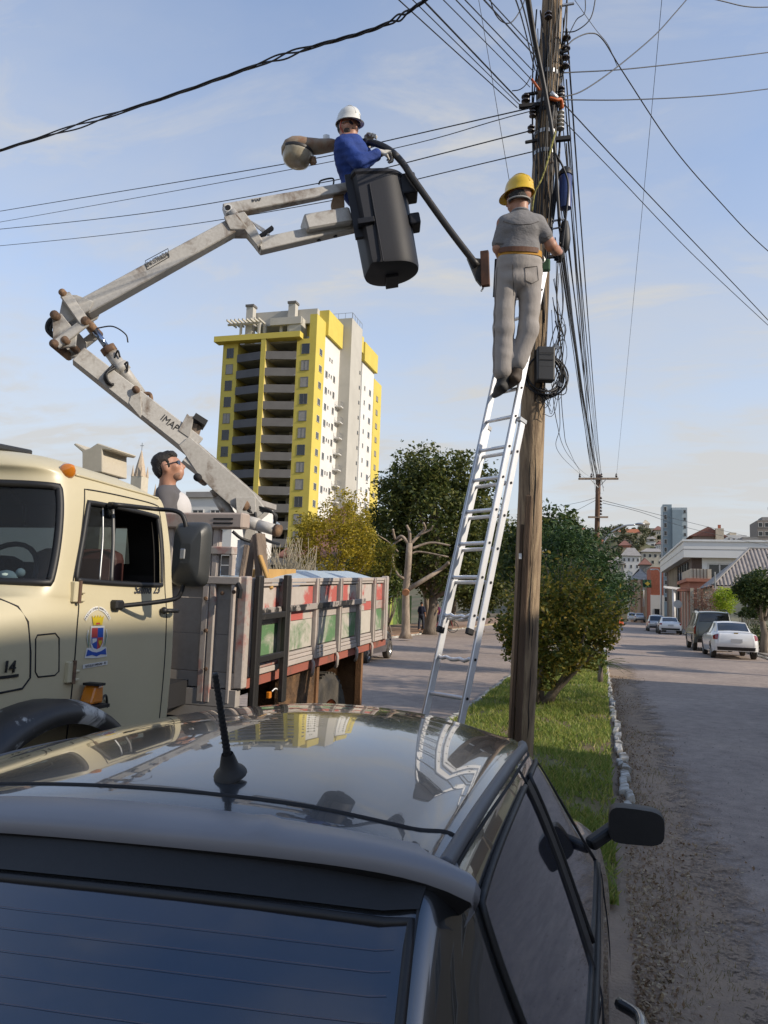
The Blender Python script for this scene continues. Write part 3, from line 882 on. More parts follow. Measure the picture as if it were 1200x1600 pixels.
pB = at(477, 900, 126.0); pA = on_y(327, 900, pB.y)
TX1, TX0, TY = pB.x, pA.x, pB.y
TZ = 46.0
tw_ = thing('apartment_tower', 'unfinished yellow and white apartment tower with dark balcony bays', 'apartment tower', ((TX0 + TX1) / 2, TY + 18, zf(TX1, TY)))
W = TX1 - TX0
xl0, xl1 = TX0 + W * 0.165, TX0 + W * 0.80        # balcony bays between the two piers
xm = TX0 + W * 0.475
z0 = -2.0
FH = 2.93
def part(name, m, f, parent=tw_, **k):
    mb = MB(); f(mb); return mb.build(name, m, parent, **k)
part('pier', M_yellow, lambda b: b.bb(TX0, xl0, TY, TY + 9, z0, TZ))
part('pier', M_yellow, lambda b: (b.bb(xl1, TX1 - 1.3, TY, TY + 4.3, z0, TZ + .02),))
part('corner_strip', M_yellow, lambda b: b.bb(TX1 - 1.3, TX1, TY, TY + 4.3, z0, TZ + 4.3))
part('side_wall', M_white_r, lambda b: b.bb(TX1 - 6, TX1 - 0.04, TY + 4.3, TY + 12.2, z0, TZ + 2.0))
part('rear_wall', M_white_r, lambda b: b.bb(TX0 + 0.3, TX1 - 1.5, TY + 9.02, TY + 36, z0, TZ - 0.5))
part('balcony_back_wall', M_conc, lambda b: b.bb(xl0, xl1, TY + 4.6, TY + 9, z0, TZ - 0.3))
part('stair_core', M_core, lambda b: b.bb(TX1 - 6, TX1 + 2.1, TY + 12.2, TY + 18.6, z0, TZ + 8.0))
part('rear_block', M_white_r, lambda b: b.bb(TX1 - 5, TX1 + 0.9, TY + 23.0, TY + 31.0, z0, TZ + 3.2))
part('light_well', mat('pale_blue_render', (0.55, 0.57, 0.58), 0.88, var=0.1), lambda b: b.bb(TX1 - 5, TX1 - 0.4, TY + 18.6, TY + 23.0, z0, TZ + 3.0))
part('rear_pier', M_yellow, lambda b: b.bb(TX1 - 5, TX1 + 1.0, TY + 31.0, TY + 36.5, z0, TZ + 2.0))
part('yellow_fascia', M_yellow, lambda b: b.bb(TX1 - 5, TX1 + 1.5, TY + 22.5, TY + 31.5, TZ + 3.2, TZ + 7.0))
part('yellow_fascia', M_yellow, lambda b: b.bb(TX1 - 5, TX1 + 1.2, TY + 18.65, TY + 22.4, TZ + 4.6, TZ + 7.8))
part('roof_slab', M_conc, lambda b: b.bb(xl0, xl1, TY + .62, TY + 9, TZ - .3, TZ - .02))
part('cornice', M_yellow, lambda b: b.bb(TX0 - 1.2, xl1 + 1.0, TY - 1.3, TY + 0.6, TZ, TZ + 1.0))
part('fin', mat('cream_fin', (0.62, 0.50, 0.22), 0.85, var=0.1), lambda b: b.bb(xm - 0.42, xm + 0.42, TY - 1.0, TY + 4.6, z0, TZ))
part('fin_edge', M_yellow, lambda b: b.bb(xm - 0.44, xm + 0.44, TY - 1.25, TY - 1.0, z0, TZ))
part('penthouse_wall', M_core, lambda b: (b.bb(TX0 + 3.4, xl1 + 2.2, TY + 3.2, TY + 9, TZ + 4.0, TZ + 6.6), b.bb(xl1 - 2.2, xl1, TY + 1.4, TY + 8, TZ + 0.9, TZ + 4.6), b.bb(TX0 + 3.4, xl1 - 2.2, TY + 8, TY + 9, TZ, TZ + 4.0)))
part('penthouse_beam', M_core, lambda b: (b.bb(TX0 + 8.2, xl1, TY + 1.2, TY + 2.0, TZ + 3.3, TZ + 4.6),))
for k in range(3):
    x = TX0 + 6.5 + k * 3.2
    part('penthouse_column', M_core, lambda b: b.bb(x, x + 0.5, TY + 2.0, TY + 2.5, TZ + 0.4, TZ + 4.0))
part('yellow_fascia', M_yellow, lambda b: b.bb(TX1 - 3.5, TX1 + 0.5, TY + 4.32, TY + 12.0, TZ + 2.05, TZ + 6.6))
for x in (TX0 + 3.9, xl1 - 2.0):
    c = part('chimney', M_core, lambda b: b.bb(x - 0.65, x + 0.65, TY + 1.6, TY + 2.9, TZ + 0.4, TZ + 7.2))
    part('cap', M_greyl, lambda b: b.bb(x - 0.8, x + 0.8, TY + 1.45, TY + 3.05, TZ + 7.2, TZ + 7.6), c)
pg = part('pergola', M_core, lambda b: b.bb(TX0 + 0.2, TX0 + 6.5, TY + 0.7, TY + 1.0, TZ + 3.6, TZ + 3.95))
for k in range(9):
    x = TX0 + 0.6 + k * 0.75
    part('slat', M_core, lambda b: b.bb(x, x + 0.22, TY - 0.6, TY + 3.1, TZ + 3.95, TZ + 4.25), pg)
for x in (TX0 + 2.6, TX0 + 6.1):
    part('post', M_core, lambda b: b.bb(x, x + 0.4, TY + 0.7, TY + 1.0, TZ + 0.9, TZ + 3.6), pg)
rl = part('roof_railing', M_steel, lambda b: b.bb(TX1 - 9, TX1 + 2.0, TY + 12.5, TY + 12.56, TZ + 9.1, TZ + 9.16))
for k in range(9):
    x = TX1 - 9 + k * 1.37
    part('post', M_steel, lambda b: b.bb(x, x + 0.07, TY + 12.5, TY + 12.56, TZ + 6.6 if x < TX1 - 6 else TZ + 8.0, TZ + 9.1), rl)
part('rail', M_steel, lambda b: (b.bb(TX1 + 2.0, TX1 + 2.06, TY + 12.5, TY + 18.5, TZ + 9.1, TZ + 9.16), [b.bb(TX1 + 2.0, TX1 + 2.06, TY + 12.6 + k * 1.45, TY + 12.66 + k * 1.45, TZ + 8.0, TZ + 9.1) for k in range(5)]), rl)
M_panel2 = mat('shutter_grey', (0.33, 0.31, 0.28), 0.7, var=0.2)
for f in range(15):
    zb = TZ - 0.35 - f * FH                    # underside of the slab above
    zs = zb - FH                                # floor level
    if zs < -2: break
    # two balconies per floor: slab, parapet, shadowed room behind
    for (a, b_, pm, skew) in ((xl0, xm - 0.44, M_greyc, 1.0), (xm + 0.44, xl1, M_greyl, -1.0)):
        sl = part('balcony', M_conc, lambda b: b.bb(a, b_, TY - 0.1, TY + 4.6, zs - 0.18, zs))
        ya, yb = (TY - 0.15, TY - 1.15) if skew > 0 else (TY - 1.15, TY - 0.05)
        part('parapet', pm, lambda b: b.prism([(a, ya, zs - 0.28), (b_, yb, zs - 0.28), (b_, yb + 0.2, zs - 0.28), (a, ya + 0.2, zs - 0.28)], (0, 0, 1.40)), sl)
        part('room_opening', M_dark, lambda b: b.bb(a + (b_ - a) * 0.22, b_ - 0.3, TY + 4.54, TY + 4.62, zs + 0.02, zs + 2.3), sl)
    zc = zs + 1.55
    window(tw_, 'F', (TX0 + xl0) / 2, zc, 1.35, 1.75, TY, M_frame, M_panel2 if f % 3 == 1 else None, mull=f % 2 == 0)
    window(tw_, 'F', (xl1 + TX1) / 2 - 0.1, zc, 1.45, 1.75, TY, M_frame, M_panel2 if f % 3 else None, mull=f % 2 == 1)
    window(tw_, 'R', TY + 2.4, zc, 1.3, 1.15, TX1, M_frame_w)
    for k, (u, w_, h_) in enumerate(((TY + 5.6, 1.1, 1.2), (TY + 7.0, 0.55, 0.6), (TY + 8.1, 0.55, 0.6), (TY + 9.6, 1.0, 1.2))):
        if (f * 7 + k * 3) % 9 != 0:
            window(tw_, 'R', u, zc + (0.25 if w_ < .6 else 0) + (0.25 if k > 2 else 0), w_, h_, TX1 - 0.04, M_frame_w, mull=w_ > .6)
    if 1 < f < 13:
        bl = part('small_balcony', M_white_r, lambda b: b.bb(TX1 - 0.04, TX1 + 1.1, TY + 10.6, TY + 12.1, zs - 0.1, zs + 0.06))
        part('railing', M_steel, lambda b: (b.bb(TX1 + 1.02, TX1 + 1.07, TY + 10.6, TY + 12.1, zs + 0.95, zs + 1.0), [b.bb(TX1 + 1.03, TX1 + 1.06, TY + 10.62 + j * 0.24, TY + 10.66 + j * 0.24, zs + 0.06, zs + 0.95) for j in range(7)], [b.bb(TX1 + j * 0.25, TX1 + j * 0.25 + .03, TY + 10.6, TY + 10.63, zs + 0.06, zs + 0.95) for j in range(4)]), bl)
    if f < 13:
        window(tw_, 'R', TY + 17.9, zc + 1.0, 0.55, 0.6, TX1 + 2.1, M_frame, mull=False)
        window(tw_, 'R', TY + 25.0, zc, 0.7, 0.9, TX1 + 0.9, M_frame_w, mull=False)
        window(tw_, 'R', TY + 28.6, zc, 1.3, 1.2, TX1 + 0.9, M_frame_w)
        window(tw_, 'R', TY + 33.4, zc, 1.3, 1.1, TX1 + 1.0, M_frame, M_panel2)
bkt = part('hoist_cradle', mat('weathered_planks', (0.22, 0.17, 0.12), 0.9), lambda b: (b.bb(TX1 - 0.3, TX1 + 0.8, TY + 19.0, TY + 22.6, TZ - 12.2, TZ - 12.05), b.bb(TX1 + 0.7, TX1 + 0.8, TY + 19.0, TY + 22.6, TZ - 12.05, TZ - 10.8)))

# ---- houses on the left
M_tile_red = mat('weathered_red_roof_tiles', (0.26, 0.115, 0.085), 0.9, col2=(0.15, 0.085, 0.07), scale=2, stretch=(6, 1, 1), bump=0.6, bscale=6)
M_tile_or = mat('orange_roof_tiles', (0.45, 0.17, 0.09), 0.9, var=0.3, scale=2)
M_roof_g = mat('grey_fibre_cement', (0.33, 0.31, 0.29), 0.9, var=0.25, scale=1.0)
M_roof_b = mat('blue_grey_sheet_roof', (0.20, 0.24, 0.29), 0.7, var=0.2, scale=0.8)
M_plaster = mat('cream_plaster', (0.55, 0.50, 0.40), 0.9, var=0.15, scale=0.5)
def simple_house(name, label, cat, x0, x1, y0, y1, zb, ze, wall_m, roof_m, rise, axis='x', hip=None, wins=(), over=0.5, group=None, door=None):
    r = thing(name, label, cat, ((x0 + x1) / 2, (y0 + y1) / 2, zb), group)
    MB().bb(x0, x1, y0, y1, zb, ze).build('wall', wall_m, r)
    if rise > 0: roof_hip(x0, x1, y0, y1, ze + 0.02, rise, over, hip, axis).build('roof', roof_m, r)
    elif rise == 0: MB().bb(x0 - over * .3, x1 + over * .3, y0 - over * .3, y1 + over * .3, ze, ze + 0.35).build('roof', roof_m, r)
    for (face, u, z, w, h) in wins:
        window(r, face, u, z, w, h, y0 if face == 'F' else (x1 if face == 'R' else x0), M_frame_w)
    return r
p0, p1 = at(432, 900, 52), at(592, 900, 56)
h = simple_house('red_roof_house', 'house with a weathered red tile roof behind the yellow tree', 'house', p0.x + 0.6, p1.x - .4, p0.y, p0.y + 11, 0, 4.6, M_plaster, M_tile_red, 4.3, 'x', 2.8, [('F', p0.x + 3, 2.0, 1.4, 1.3), ('F', p0.x + 6, 2.0, 1.4, 1.3)])
p0, p1 = at(278, 800, 60), at(352, 800, 60)
simple_house('grey_roof_house', 'house with a blue-grey sheet roof behind the man on the truck', 'house', p0.x, p1.x, p0.y, p0.y + 10, 0, 8.4, M_plaster, M_roof_b, 1.9, 'x', 2.0, [('F', p0.x + 1.2, 7.3, 1.4, 1.2), ('F', p0.x + 3.0, 7.3, 1.0, 1.2)])
p0, p1 = at(292, 830, 48), at(372, 830, 48)
simple_house('white_house', 'low white block with square windows seen under the boom', 'house', p0.x, p1.x, p0.y, p0.y + 6, 0, at(330, 778, 48).z, M_white_r, M_roof_g, 0, 'x', None, [('F', p0.x + 0.7, 6.6, 0.8, 1.0), ('F', p0.x + 1.9, 6.6, 0.7, 1.0), ('F', p0.x + 2.7, 6.4, .6, .8)])
# church with twin spires far behind the cab
pc = at(213, 745, 190)
ch = thing('church', 'pale church with slender spires far behind the truck cab', 'church', (pc.x, pc.y + 10, 0))
MB().bb(pc.x - 2, pc.x + 14, pc.y + 4, pc.y + 34, -2, pc.z - 4).build('nave', M_plaster, ch)
for i, (px, pyt, pyb, wd) in enumerate(((213, 700, 742, 3.0), (240, 728, 770, 3.0))):
    a, b = at(px, pyt, 190), at(px, pyb, 190)
    t = MB().bb(a.x - wd / 2, a.x + wd / 2, pc.y + i * 4, pc.y + wd + i * 4, -2, b.z - 0.3).build('bell_tower', M_plaster, ch)
    MB().lathe([(wd * 0.52, b.z - 0.3), (wd * 0.34, b.z + (a.z - b.z) * 0.4), (0.05, a.z)], Matrix.Translation((a.x, pc.y + wd / 2 + i * 4, 0)), 8).build('spire', mat('pale_spire_stone', (0.52, 0.42, 0.31), 0.9, var=0.2), t)
    MB().bb(a.x - 0.06, a.x + 0.06, pc.y + wd / 2 + i * 4 - .06, pc.y + wd / 2 + i * 4 + .06, a.z - .2, a.z + 1.8).bb(a.x - 0.5, a.x + 0.5, pc.y + wd / 2 + i * 4 - .05, pc.y + wd / 2 + i * 4 + .05, a.z + 1.0, a.z + 1.15).build('cross', M_steel, t)
    for s in (-1, 1):
        for q in (-1, 1):
            MB().lathe([(0.42, b.z - 0.3), (0.03, b.z + 2.6)], Matrix.Translation((a.x + s * wd * .42, pc.y + wd / 2 + i * 4 + q * wd * .42, 0)), 6).build('pinnacle', mat('pale_spire_stone', (0.52, 0.42, 0.31), 0.9), t)
# green board fence behind the pruned tree, board by board
M_fence = worn('green_fence_paint', (0.13, 0.24, 0.05), (0.20, 0.17, 0.12), 0.42, 4, 0.85)
M_fence_y = worn('yellow_green_fence_paint', (0.34, 0.42, 0.07), (0.20, 0.17, 0.12), 0.40, 4, 0.85)
fx = -15.3
y_a, y_b = 36.0, 62.0
fen = thing('board_fence', 'green painted board fence along the left sidewalk behind the pruned tree', 'fence', (fx, 45, 0.1))
MB().bb(fx - .05, fx - 0.0, y_a, y_b, 0.6, 0.7).bb(fx - .05, fx - 0.0, y_a, y_b, 1.9, 2.0).build('rail', M_fence, fen)
y = y_a; i = 0
while y < y_b:
    MB().bb(fx + 0.002, fx + 0.03, y, y + 0.27, 0.1, 2.35 + random.uniform(-.06, .06)).build('board', M_fence_y if (i // 4) % 3 == 1 else M_fence, fen, fix=False)
    y += 0.3; i += 1

# ---- right side of the street
M_brown = mat('dark_brown_cladding', (0.105, 0.07, 0.055), 0.7, var=0.3, scale=1.5, stretch=(4, 4, 1))
M_salmon = mat('salmon_render', (0.47, 0.20, 0.13), 0.9, var=0.18, scale=0.8)
M_cream = mat('cream_trim', (0.58, 0.50, 0.38), 0.88, var=0.15, scale=0.8)
M_brick = mat('orange_brick', (0.40, 0.13, 0.075), 0.9, var=0.25, scale=3)
pc = at(1076, 900, 95)
WX, WY = pc.x, pc.y
zt, zm = at(1076, 846, 95).z, at(1076, 871, 95).z
wb = thing('white_commercial_building', 'large modern building with a white band above dark brown walls', 'building', (WX + 12, WY + 20, 0))
MB().bb(WX + 0.4, WX + 40, WY + 0.4, WY + 40, -1, zm).build('wall', M_brown, wb)
MB().bb(WX - 0.6, WX + 42, WY - 0.6, WY + 41, zm, zt).build('white_band', mat('white_metal_cladding', (0.72, 0.72, 0.70), 0.55, var=0.06, scale=0.3), wb)
MB().bb(WX - 0.75, WX + 42.2, WY - 0.75, WY + 41.2, zt, zt + 0.25).build('coping', M_whitepaint, wb)
MB().bb(WX - 0.63, WX + 42.03, WY - 0.63, WY + 41.03, (zt + zm) / 2, (zt + zm) / 2 + 0.06).build('band_joint', M_roof_g, wb)
MB().bb(WX + 0.33, WX + 0.4, WY + 4, WY + 18, 0.5, zm - 0.3).build('glass_front', M_pane, wb)
for k in range(5):
    MB().bb(WX + 0.25, WX + 0.33, WY + 4 + k * 3.4, WY + 4.15 + k * 3.4, 0.5, zm - 0.3).build('mullion', M_dark, wb)
for k in range(6):
    MB().bb(WX + 0.22, WX + 0.4, WY + 20 + k * 2.6, WY + 20.4 + k * 2.6, 0, zm).build('pilaster', M_cream, wb)
MB().bb(WX + 1.6, WX + 6.8, WY + 0.3, WY + 0.4, zm - 3.2, zm).build('white_wall_panel', M_whitepaint, wb)
window(wb, 'F', WX + 3.6, zm - 1.9, 2.8, 2.6, WY + 0.3, M_frame_w, t=0.2)
window(wb, 'F', WX + 8.6, zm - 1.6, 2.2, 2.2, WY + 0.4, M_frame, t=0.1)

# salmon gateway building in front of it
pa, pb2 = at(1077, 900, 72), at(1112, 900, 72)
sg = thing('salmon_building', 'small salmon building with cream pilasters beside the ribbed roof house', 'building', (pa.x + 1, pa.y + 2, 0.13))
zt2 = at(1090, 889, 72).z
MB().bb(pa.x, pb2.x, pa.y, pa.y + 9, 0, zt2 - 1.2).build('wall', M_salmon, sg)
MB().bb(pa.x - 0.3, pb2.x + 0.05, pa.y - 0.3, pa.y + 9.2, zt2 - 1.2, zt2 - 0.9).build('cornice', M_salmon, sg)
MB().bb(pa.x + 0.1, pb2.x - 0.1, pa.y - 0.1, pa.y + 8, zt2 - 0.9, zt2).build('parapet', M_cream, sg)
for k in range(5): MB().bb(pa.x + 0.3 + k * 0.3, pa.x + 0.36 + k * 0.3, pa.y - 0.14, pa.y - 0.1, zt2 - 0.9, zt2).build('slot', M_brown, sg)
for u in (0.05, 0.65, 1.15):
    MB().bb(pa.x + u, pa.x + u + 0.3, pa.y - 0.2, pa.y, 0.1, zt2 - 1.8).build('pilaster', M_cream, sg)
for k in range(3):
    MB().bb(pa.x - 0.12, pa.x, pa.y + 0.5 + k * 2.6, pa.y + 0.95 + k * 2.6, 0.1, zt2 - 1.8).build('pilaster', M_cream, sg)
MB().bb(pa.x - 0.9, pa.x + 0.2, pa.y - 0.1, pa.y + 2.2, zt2 - 2.1, zt2 - 1.85).build('awning', M_salmon, sg)
window(sg, 'F', pa.x + 0.5, 1.3, 0.3, 2.2, pa.y, M_frame, mull=False)
window(sg, 'F', pb2.x - 0.45, zt2 - 2.6, 0.5, 1.0, pa.y, M_cream, mull=False)

# house with the ribbed roof: each rib is a sheet of its own
ph = at(1113, 915, 62)
rh = thing('ribbed_roof_house', 'cream house with a big ribbed fibre-cement roof on the right', 'house', (ph.x + 6, ph.y + 4, 0.13))
eave, ridge = at(1113, 915, 62).z, at(1168, 859, 67).z
HX0, HX1, HY0, HY1 = ph.x, ph.x + 16, ph.y, ph.y + 10
MB().bb(HX0 + 0.5, HX1 - .5, HY0 + 0.5, HY1, 0, eave).build('wall', mat('pale_green_plaster', (0.50, 0.48, 0.36), 0.9, var=0.15), rh)
hipx = at(1168, 859, 67).x
mb = MB(); mb.add([(HX0, HY0, eave), (HX0, HY1, eave), (hipx, (HY0 + HY1) / 2, ridge)], [(0, 1, 2)]).add([(HX0, HY1, eave), (HX1, HY1, eave), (HX1, (HY0 + HY1) / 2, ridge), (hipx, (HY0 + HY1) / 2, ridge)], [(0, 1, 2, 3)])
mb.build('roof', M_roof_g, rh)
M_rib = mat('ribbed_sheet', (0.40, 0.35, 0.31), 0.9, var=0.35, scale=1.5, obj_var=0.10)
k = 0; x = HX0
ym = (HY0 + HY1) / 2
while x < HX1 - 0.1 and k < 60:
    t1 = min(1.0, (x + 0.15 - HX0) / (hipx - HX0))
    a0, a1 = Vector((x, HY0, eave)), Vector((x + 0.30, HY0, eave))
    e0 = Vector((x, HY0 + (ym - HY0) * t1, eave + (ridge - eave) * t1)); e1 = e0 + Vector((0.30, 0, 0))
    nrm = Vector((0, -(ridge - eave), (ym - HY0))).normalized()
    m1, m2 = (a0 + a1) / 2, (e0 + e1) / 2
    P = [[a0, e0], [a0 + (a1 - a0) * .25 + nrm * .09, e0 + (e1 - e0) * .25 + nrm * .09], [a0 + (a1 - a0) * .6 + nrm * .09, e0 + (e1 - e0) * .6 + nrm * .09], [a0 + (a1 - a0) * .8, e0 + (e1 - e0) * .8], [a1, e1]]
    MB().grid(P).build('roof_sheet', M_rib, rh, fix=False)
    x += 0.30; k += 1
MB().beam((hipx, ym, ridge + 0.06), (HX1, ym, ridge + 0.06), 0.25, 0.12).build('ridge_cap', M_roof_g, rh)
MB().beam((HX0, HY0, eave + 0.08), (hipx, ym, ridge + 0.08), 0.22, 0.10).build('hip_cap', M_roof_g, rh)
MB().bb(HX0, HX1, HY0 - 0.08, HY0, eave - 0.28, eave - 0.02).build('gutter', M_cream, rh)
window(rh, 'F', HX0 + 3.4, 2.2, 1.6, 1.4, HY0 + 0.5, M_frame_w)
window(rh, 'F', HX0 + 7.0, 2.2, 1.6, 1.4, HY0 + 0.5, M_frame_w)
MB().tube([(HX0 + 0.2, HY0 - 0.05, 0.1), (HX0 + 0.2, HY0 - 0.05, eave + 1.1)], 0.06, 8).build('downpipe', M_steel, rh)

# glass tower, brown tower and roofs above the white band
def block(name, label, cat, px0, px1, pyt, d, depth, wall_m, rows, cols, wm=M_frame, ww=0.6, hh=0.55, side=None, group=None, zbase=None, f='F'):
    a, b = at(px0, pyt, d), at(px1, pyt, d)
    zb = zf(a.x, a.y) - 1 if zbase is None else zbase
    r = thing(name, label, cat, ((a.x + b.x) / 2, a.y + depth / 2, zb), group)
    MB().bb(a.x, b.x, a.y, a.y + depth, zb, a.z).build('wall', wall_m, r)
    if rows:
        cw = (b.x - a.x) / cols; lo = max(zb, a.z - rows * 3.0); rhh = (a.z - lo) / rows
        for i in range(rows):
            for j in range(cols):
                window(r, 'F', a.x + cw * (j + .5), lo + rhh * (i + .5), cw * ww, rhh * hh, a.y, wm, mull=False, t=0.12, proud=0.12)
    return r, a, b
M_glassy = mat('blue_grey_cladding', (0.26, 0.33, 0.37), 0.35, var=0.12, scale=0.2)
M_glassy2 = mat('pale_blue_cladding', (0.42, 0.47, 0.49), 0.5, var=0.10, scale=0.2)
gt, a, b = block('glass_tower', 'slim blue-grey tower block rising behind the white-banded building', 'tower block', 1050, 1073, 793, 300, 14, M_glassy2, 8, 3, ww=0.45, hh=0.35)
MB().bb(at(1036, 800, 300).x, a.x - 0.02, a.y + 1, a.y + 12, 0, at(1036, 787, 300).z).build('stair_tower', M_glassy, gt)
MB().bb(a.x, a.x + 3.6, a.y - 1.2, a.y, 0, at(1050, 797, 300).z).build('glass_bay', M_glassy, gt)
for i in range(12):
    window(gt, 'F', at(1040, 800, 300).x, 45 - 3.2 * i - 3, 1.2, 1.8, a.y + 1, M_frame_w, mull=False, t=.15, proud=.12)
bt, a, b = block('brown_tower', 'brown and white balcony tower at the right edge of the skyline', 'tower block', 1183, 1230, 813, 260, 14, mat('taupe_render', (0.28, 0.24, 0.21), 0.9, var=0.15), 9, 5, M_frame_w, 0.72, 0.5)
MB().bb(at(1192, 800, 260).x, b.x, a.y + 2, a.y + 9, a.z, at(1192, 807, 260).z).build('roof_room', M_roof_g, bt)
r_, a, b = block('brick_barn', 'brown gabled hall with a row of windows above the white band', 'hall', 1083, 1128, 838, 150, 14, mat('taupe_render', (0.28, 0.24, 0.21), 0.9), 1, 6, M_frame_w, 0.6, 0.35)
MB().prism([(a.x - 0.8, a.y - 0.5, a.z), (b.x + 0.8, a.y - 0.5, a.z), ((a.x + b.x) / 2, a.y - 0.5, a.z + 1.9)], (0, 15, 0)).build('roof', M_tile_red, r_)
c = at(1124, 830, 148)
cb = thing('chimney_stack', 'sunlit cream chimney stack beside the brown gabled hall', 'chimney', (c.x, c.y, 8))
MB().bb(c.x - 0.7, c.x + 0.7, c.y - 0.7, c.y + 0.7, 6, at(1124, 826, 148).z).build('shaft', M_cream, cb)
MB().bb(c.x - 0.25, c.x + 0.25, c.y - 0.25, c.y + 0.25, at(1124, 826, 148).z, at(1124, 820, 148).z).build('pot', M_brick, cb)
for i, (x0, x1, yt, d, m, lb) in enumerate(((1135, 1165, 836, 210, M_white_r, 'pale flat-roofed block left of the brown tower on the skyline'), (1160, 1184, 839, 200, M_roof_g, 'grey low block touching the brown tower on the skyline'), (1140, 1150, 832, 215, M_cream, 'small cream roof room on the pale flat-roofed block'))):
    block('flat_block', lb, 'building', x0, x1, yt, d, 10, m, 2, 4 if i < 2 else 1, ww=.4, hh=.4)

# street end: beige facade, orange brick block, little houses
r_, a, b = block('beige_building', 'beige two-storey street building with a grey roof left of the brick block', 'building', 986, 1017, 905, 155, 10, mat('beige_peach_render', (0.52, 0.36, 0.25), 0.9, var=0.15), 2, 4, M_frame_w, .4, .5, zbase=-4)
roof_hip(a.x, b.x, a.y, a.y + 10, a.z, 2.4, 0.3, 2.5).build('roof', M_roof_g, r_)
MB().bb(a.x + 1.2, a.x + 1.8, a.y - 0.3, a.y, -3, a.z).build('pilaster', M_cream, r_)
MB().bb(b.x - 1.2, b.x - .6, a.y - 0.3, a.y, -3, a.z).build('pilaster', M_cream, r_)
r_, a, b = block('brick_block', 'orange brick street building beside the white lamp post', 'building', 1017, 1036, 886, 140, 14, M_brick, 0, 0, zbase=-3)
MB().bb(a.x - .1, b.x + .1, a.y - .1, a.y, -2, at(1025, 930, 140).z).build('shopfront', M_white_r, r_)
window(r_, 'F', a.x + 1.0, 1.2, 0.9, 2.2, a.y - .1, M_frame, mull=False)
block('yellow_building', 'pale yellow building half hidden behind the median conifers', 'building', 966, 984, 905, 165, 9, mat('pale_yellow_render', (0.52, 0.46, 0.28), 0.9), 2, 2, M_frame_w, .4, .45, zbase=-4)
block('white_building', 'narrow white building between the pale yellow and the beige street buildings', 'building', 981, 988, 893, 160, 8, M_white_r, 3, 1, M_frame, .4, .4, zbase=-4)

# hillside houses
hill = [  # px0 px1 eave_y d rise wall roof label
    (964, 1003, 838, 470, 5, M_salmon, M_tile_or, 'long house with an orange tile roof near the top of the hill'),
    (1000, 1022, 826, 520, 0, M_cream, M_roof_g, 'flat-topped hall crowning the hill'),
    (1004, 1014, 818, 525, 3, M_cream, M_cream, 'round-roofed ochre pavilion on the hilltop'),
    (985, 1024, 846, 430, 0, M_white_r, M_roof_g, 'white two-storey house with a flat roof halfway up the hill'),
    (1010, 1023, 842, 440, 3, M_white_r, M_roof_g, 'small white house right of the flat white house on the hill'),
    (972, 1000, 868, 360, 4, M_white_r, M_roof_g, 'white villa with a pale hip roof low on the hill'),
    (1003, 1036, 862, 380, 2, M_plaster, M_roof_g, 'cream house with a low roof beside the brick block, on the hill'),
    (946, 964, 842, 450, 4, M_roof_g, M_roof_g, 'grey house at the left shoulder of the hill'),
    (950, 968, 832, 480, 3, M_plaster, M_tile_or, 'small orange-roofed house above the conifer tip'),
    (968, 985, 852, 420, 3, M_salmon, M_tile_red, 'pink house with a dark red roof below the orange-roofed long house'),
    (1022, 1036, 828, 500, 3, M_plaster, M_tile_red, 'red-roofed house left of the glass tower, high on the hill'),
    (930, 948, 850, 440, 3, M_plaster, M_tile_or, 'house peeping out between the far pole and the hill'),
    (1026, 1037, 850, 400, 2, M_white_r, M_tile_red, 'white cottage touching the edge of the white-banded building'),
    (900, 920, 832, 420, 3, M_brick, M_tile_or, 'brick house on the hill just above the laurel'),
    (955, 975, 880, 330, 3, M_plaster, M_roof_g, 'cream cottage at the foot of the hill behind the conifer'),
    (1000, 1016, 882, 320, 3, M_roof_g, M_tile_red, 'grey cottage at the foot of the hill above the beige building'),
]
for (x0, x1, ey, d, rise, wm_, rm, lb) in hill:
    a, b = at(x0, ey, d), at(x1, ey, d)
    zb = min(zf(a.x, a.y), a.z - 5.0) - 3
    wins = [('F', a.x + (b.x - a.x) * (j + .5) / 4, a.z - 1.9, (b.x - a.x) * 0.11, 1.5) for j in range(4)]
    wins += [('F', a.x + (b.x - a.x) * (j + .5) / 3, a.z - 5.0, (b.x - a.x) * 0.12, 1.5) for j in range(3)]
    simple_house('hillside_house', lb, 'house', a.x, b.x, a.y, a.y + 9, zb, a.z, wm_, rm, rise, 'x', 3.0, wins, over=0.7, group='houses on the far hillside')
# woods between the houses: one far mass
pts = []
for i in range(200):
    d = random.uniform(300, 520); px = random.uniform(880, 1050); c = at(px, 900, d)
    if zf(c.x, c.y) < -5: continue
    r = random.uniform(1.0, 2.6)
    n = 120
    e = rng.normal(size=(n, 3)); e /= np.linalg.norm(e, axis=1, keepdims=True)
    pts.append(np.array([c.x, c.y, zf(c.x, c.y) + r * 0.9]) + e * np.array([r, r, r * 0.9]) * (0.5 + 0.5 * rng.random((n, 1))))
struct(quads_mesh('hillside_trees', leaves(np.concatenate(pts), 0.9, 0.7), leaf('leaf_hillside', (0.06, 0.075, 0.035), (0.10, 0.11, 0.05), (0.17, 0.15, 0.09), 0.2)), 'stuff')

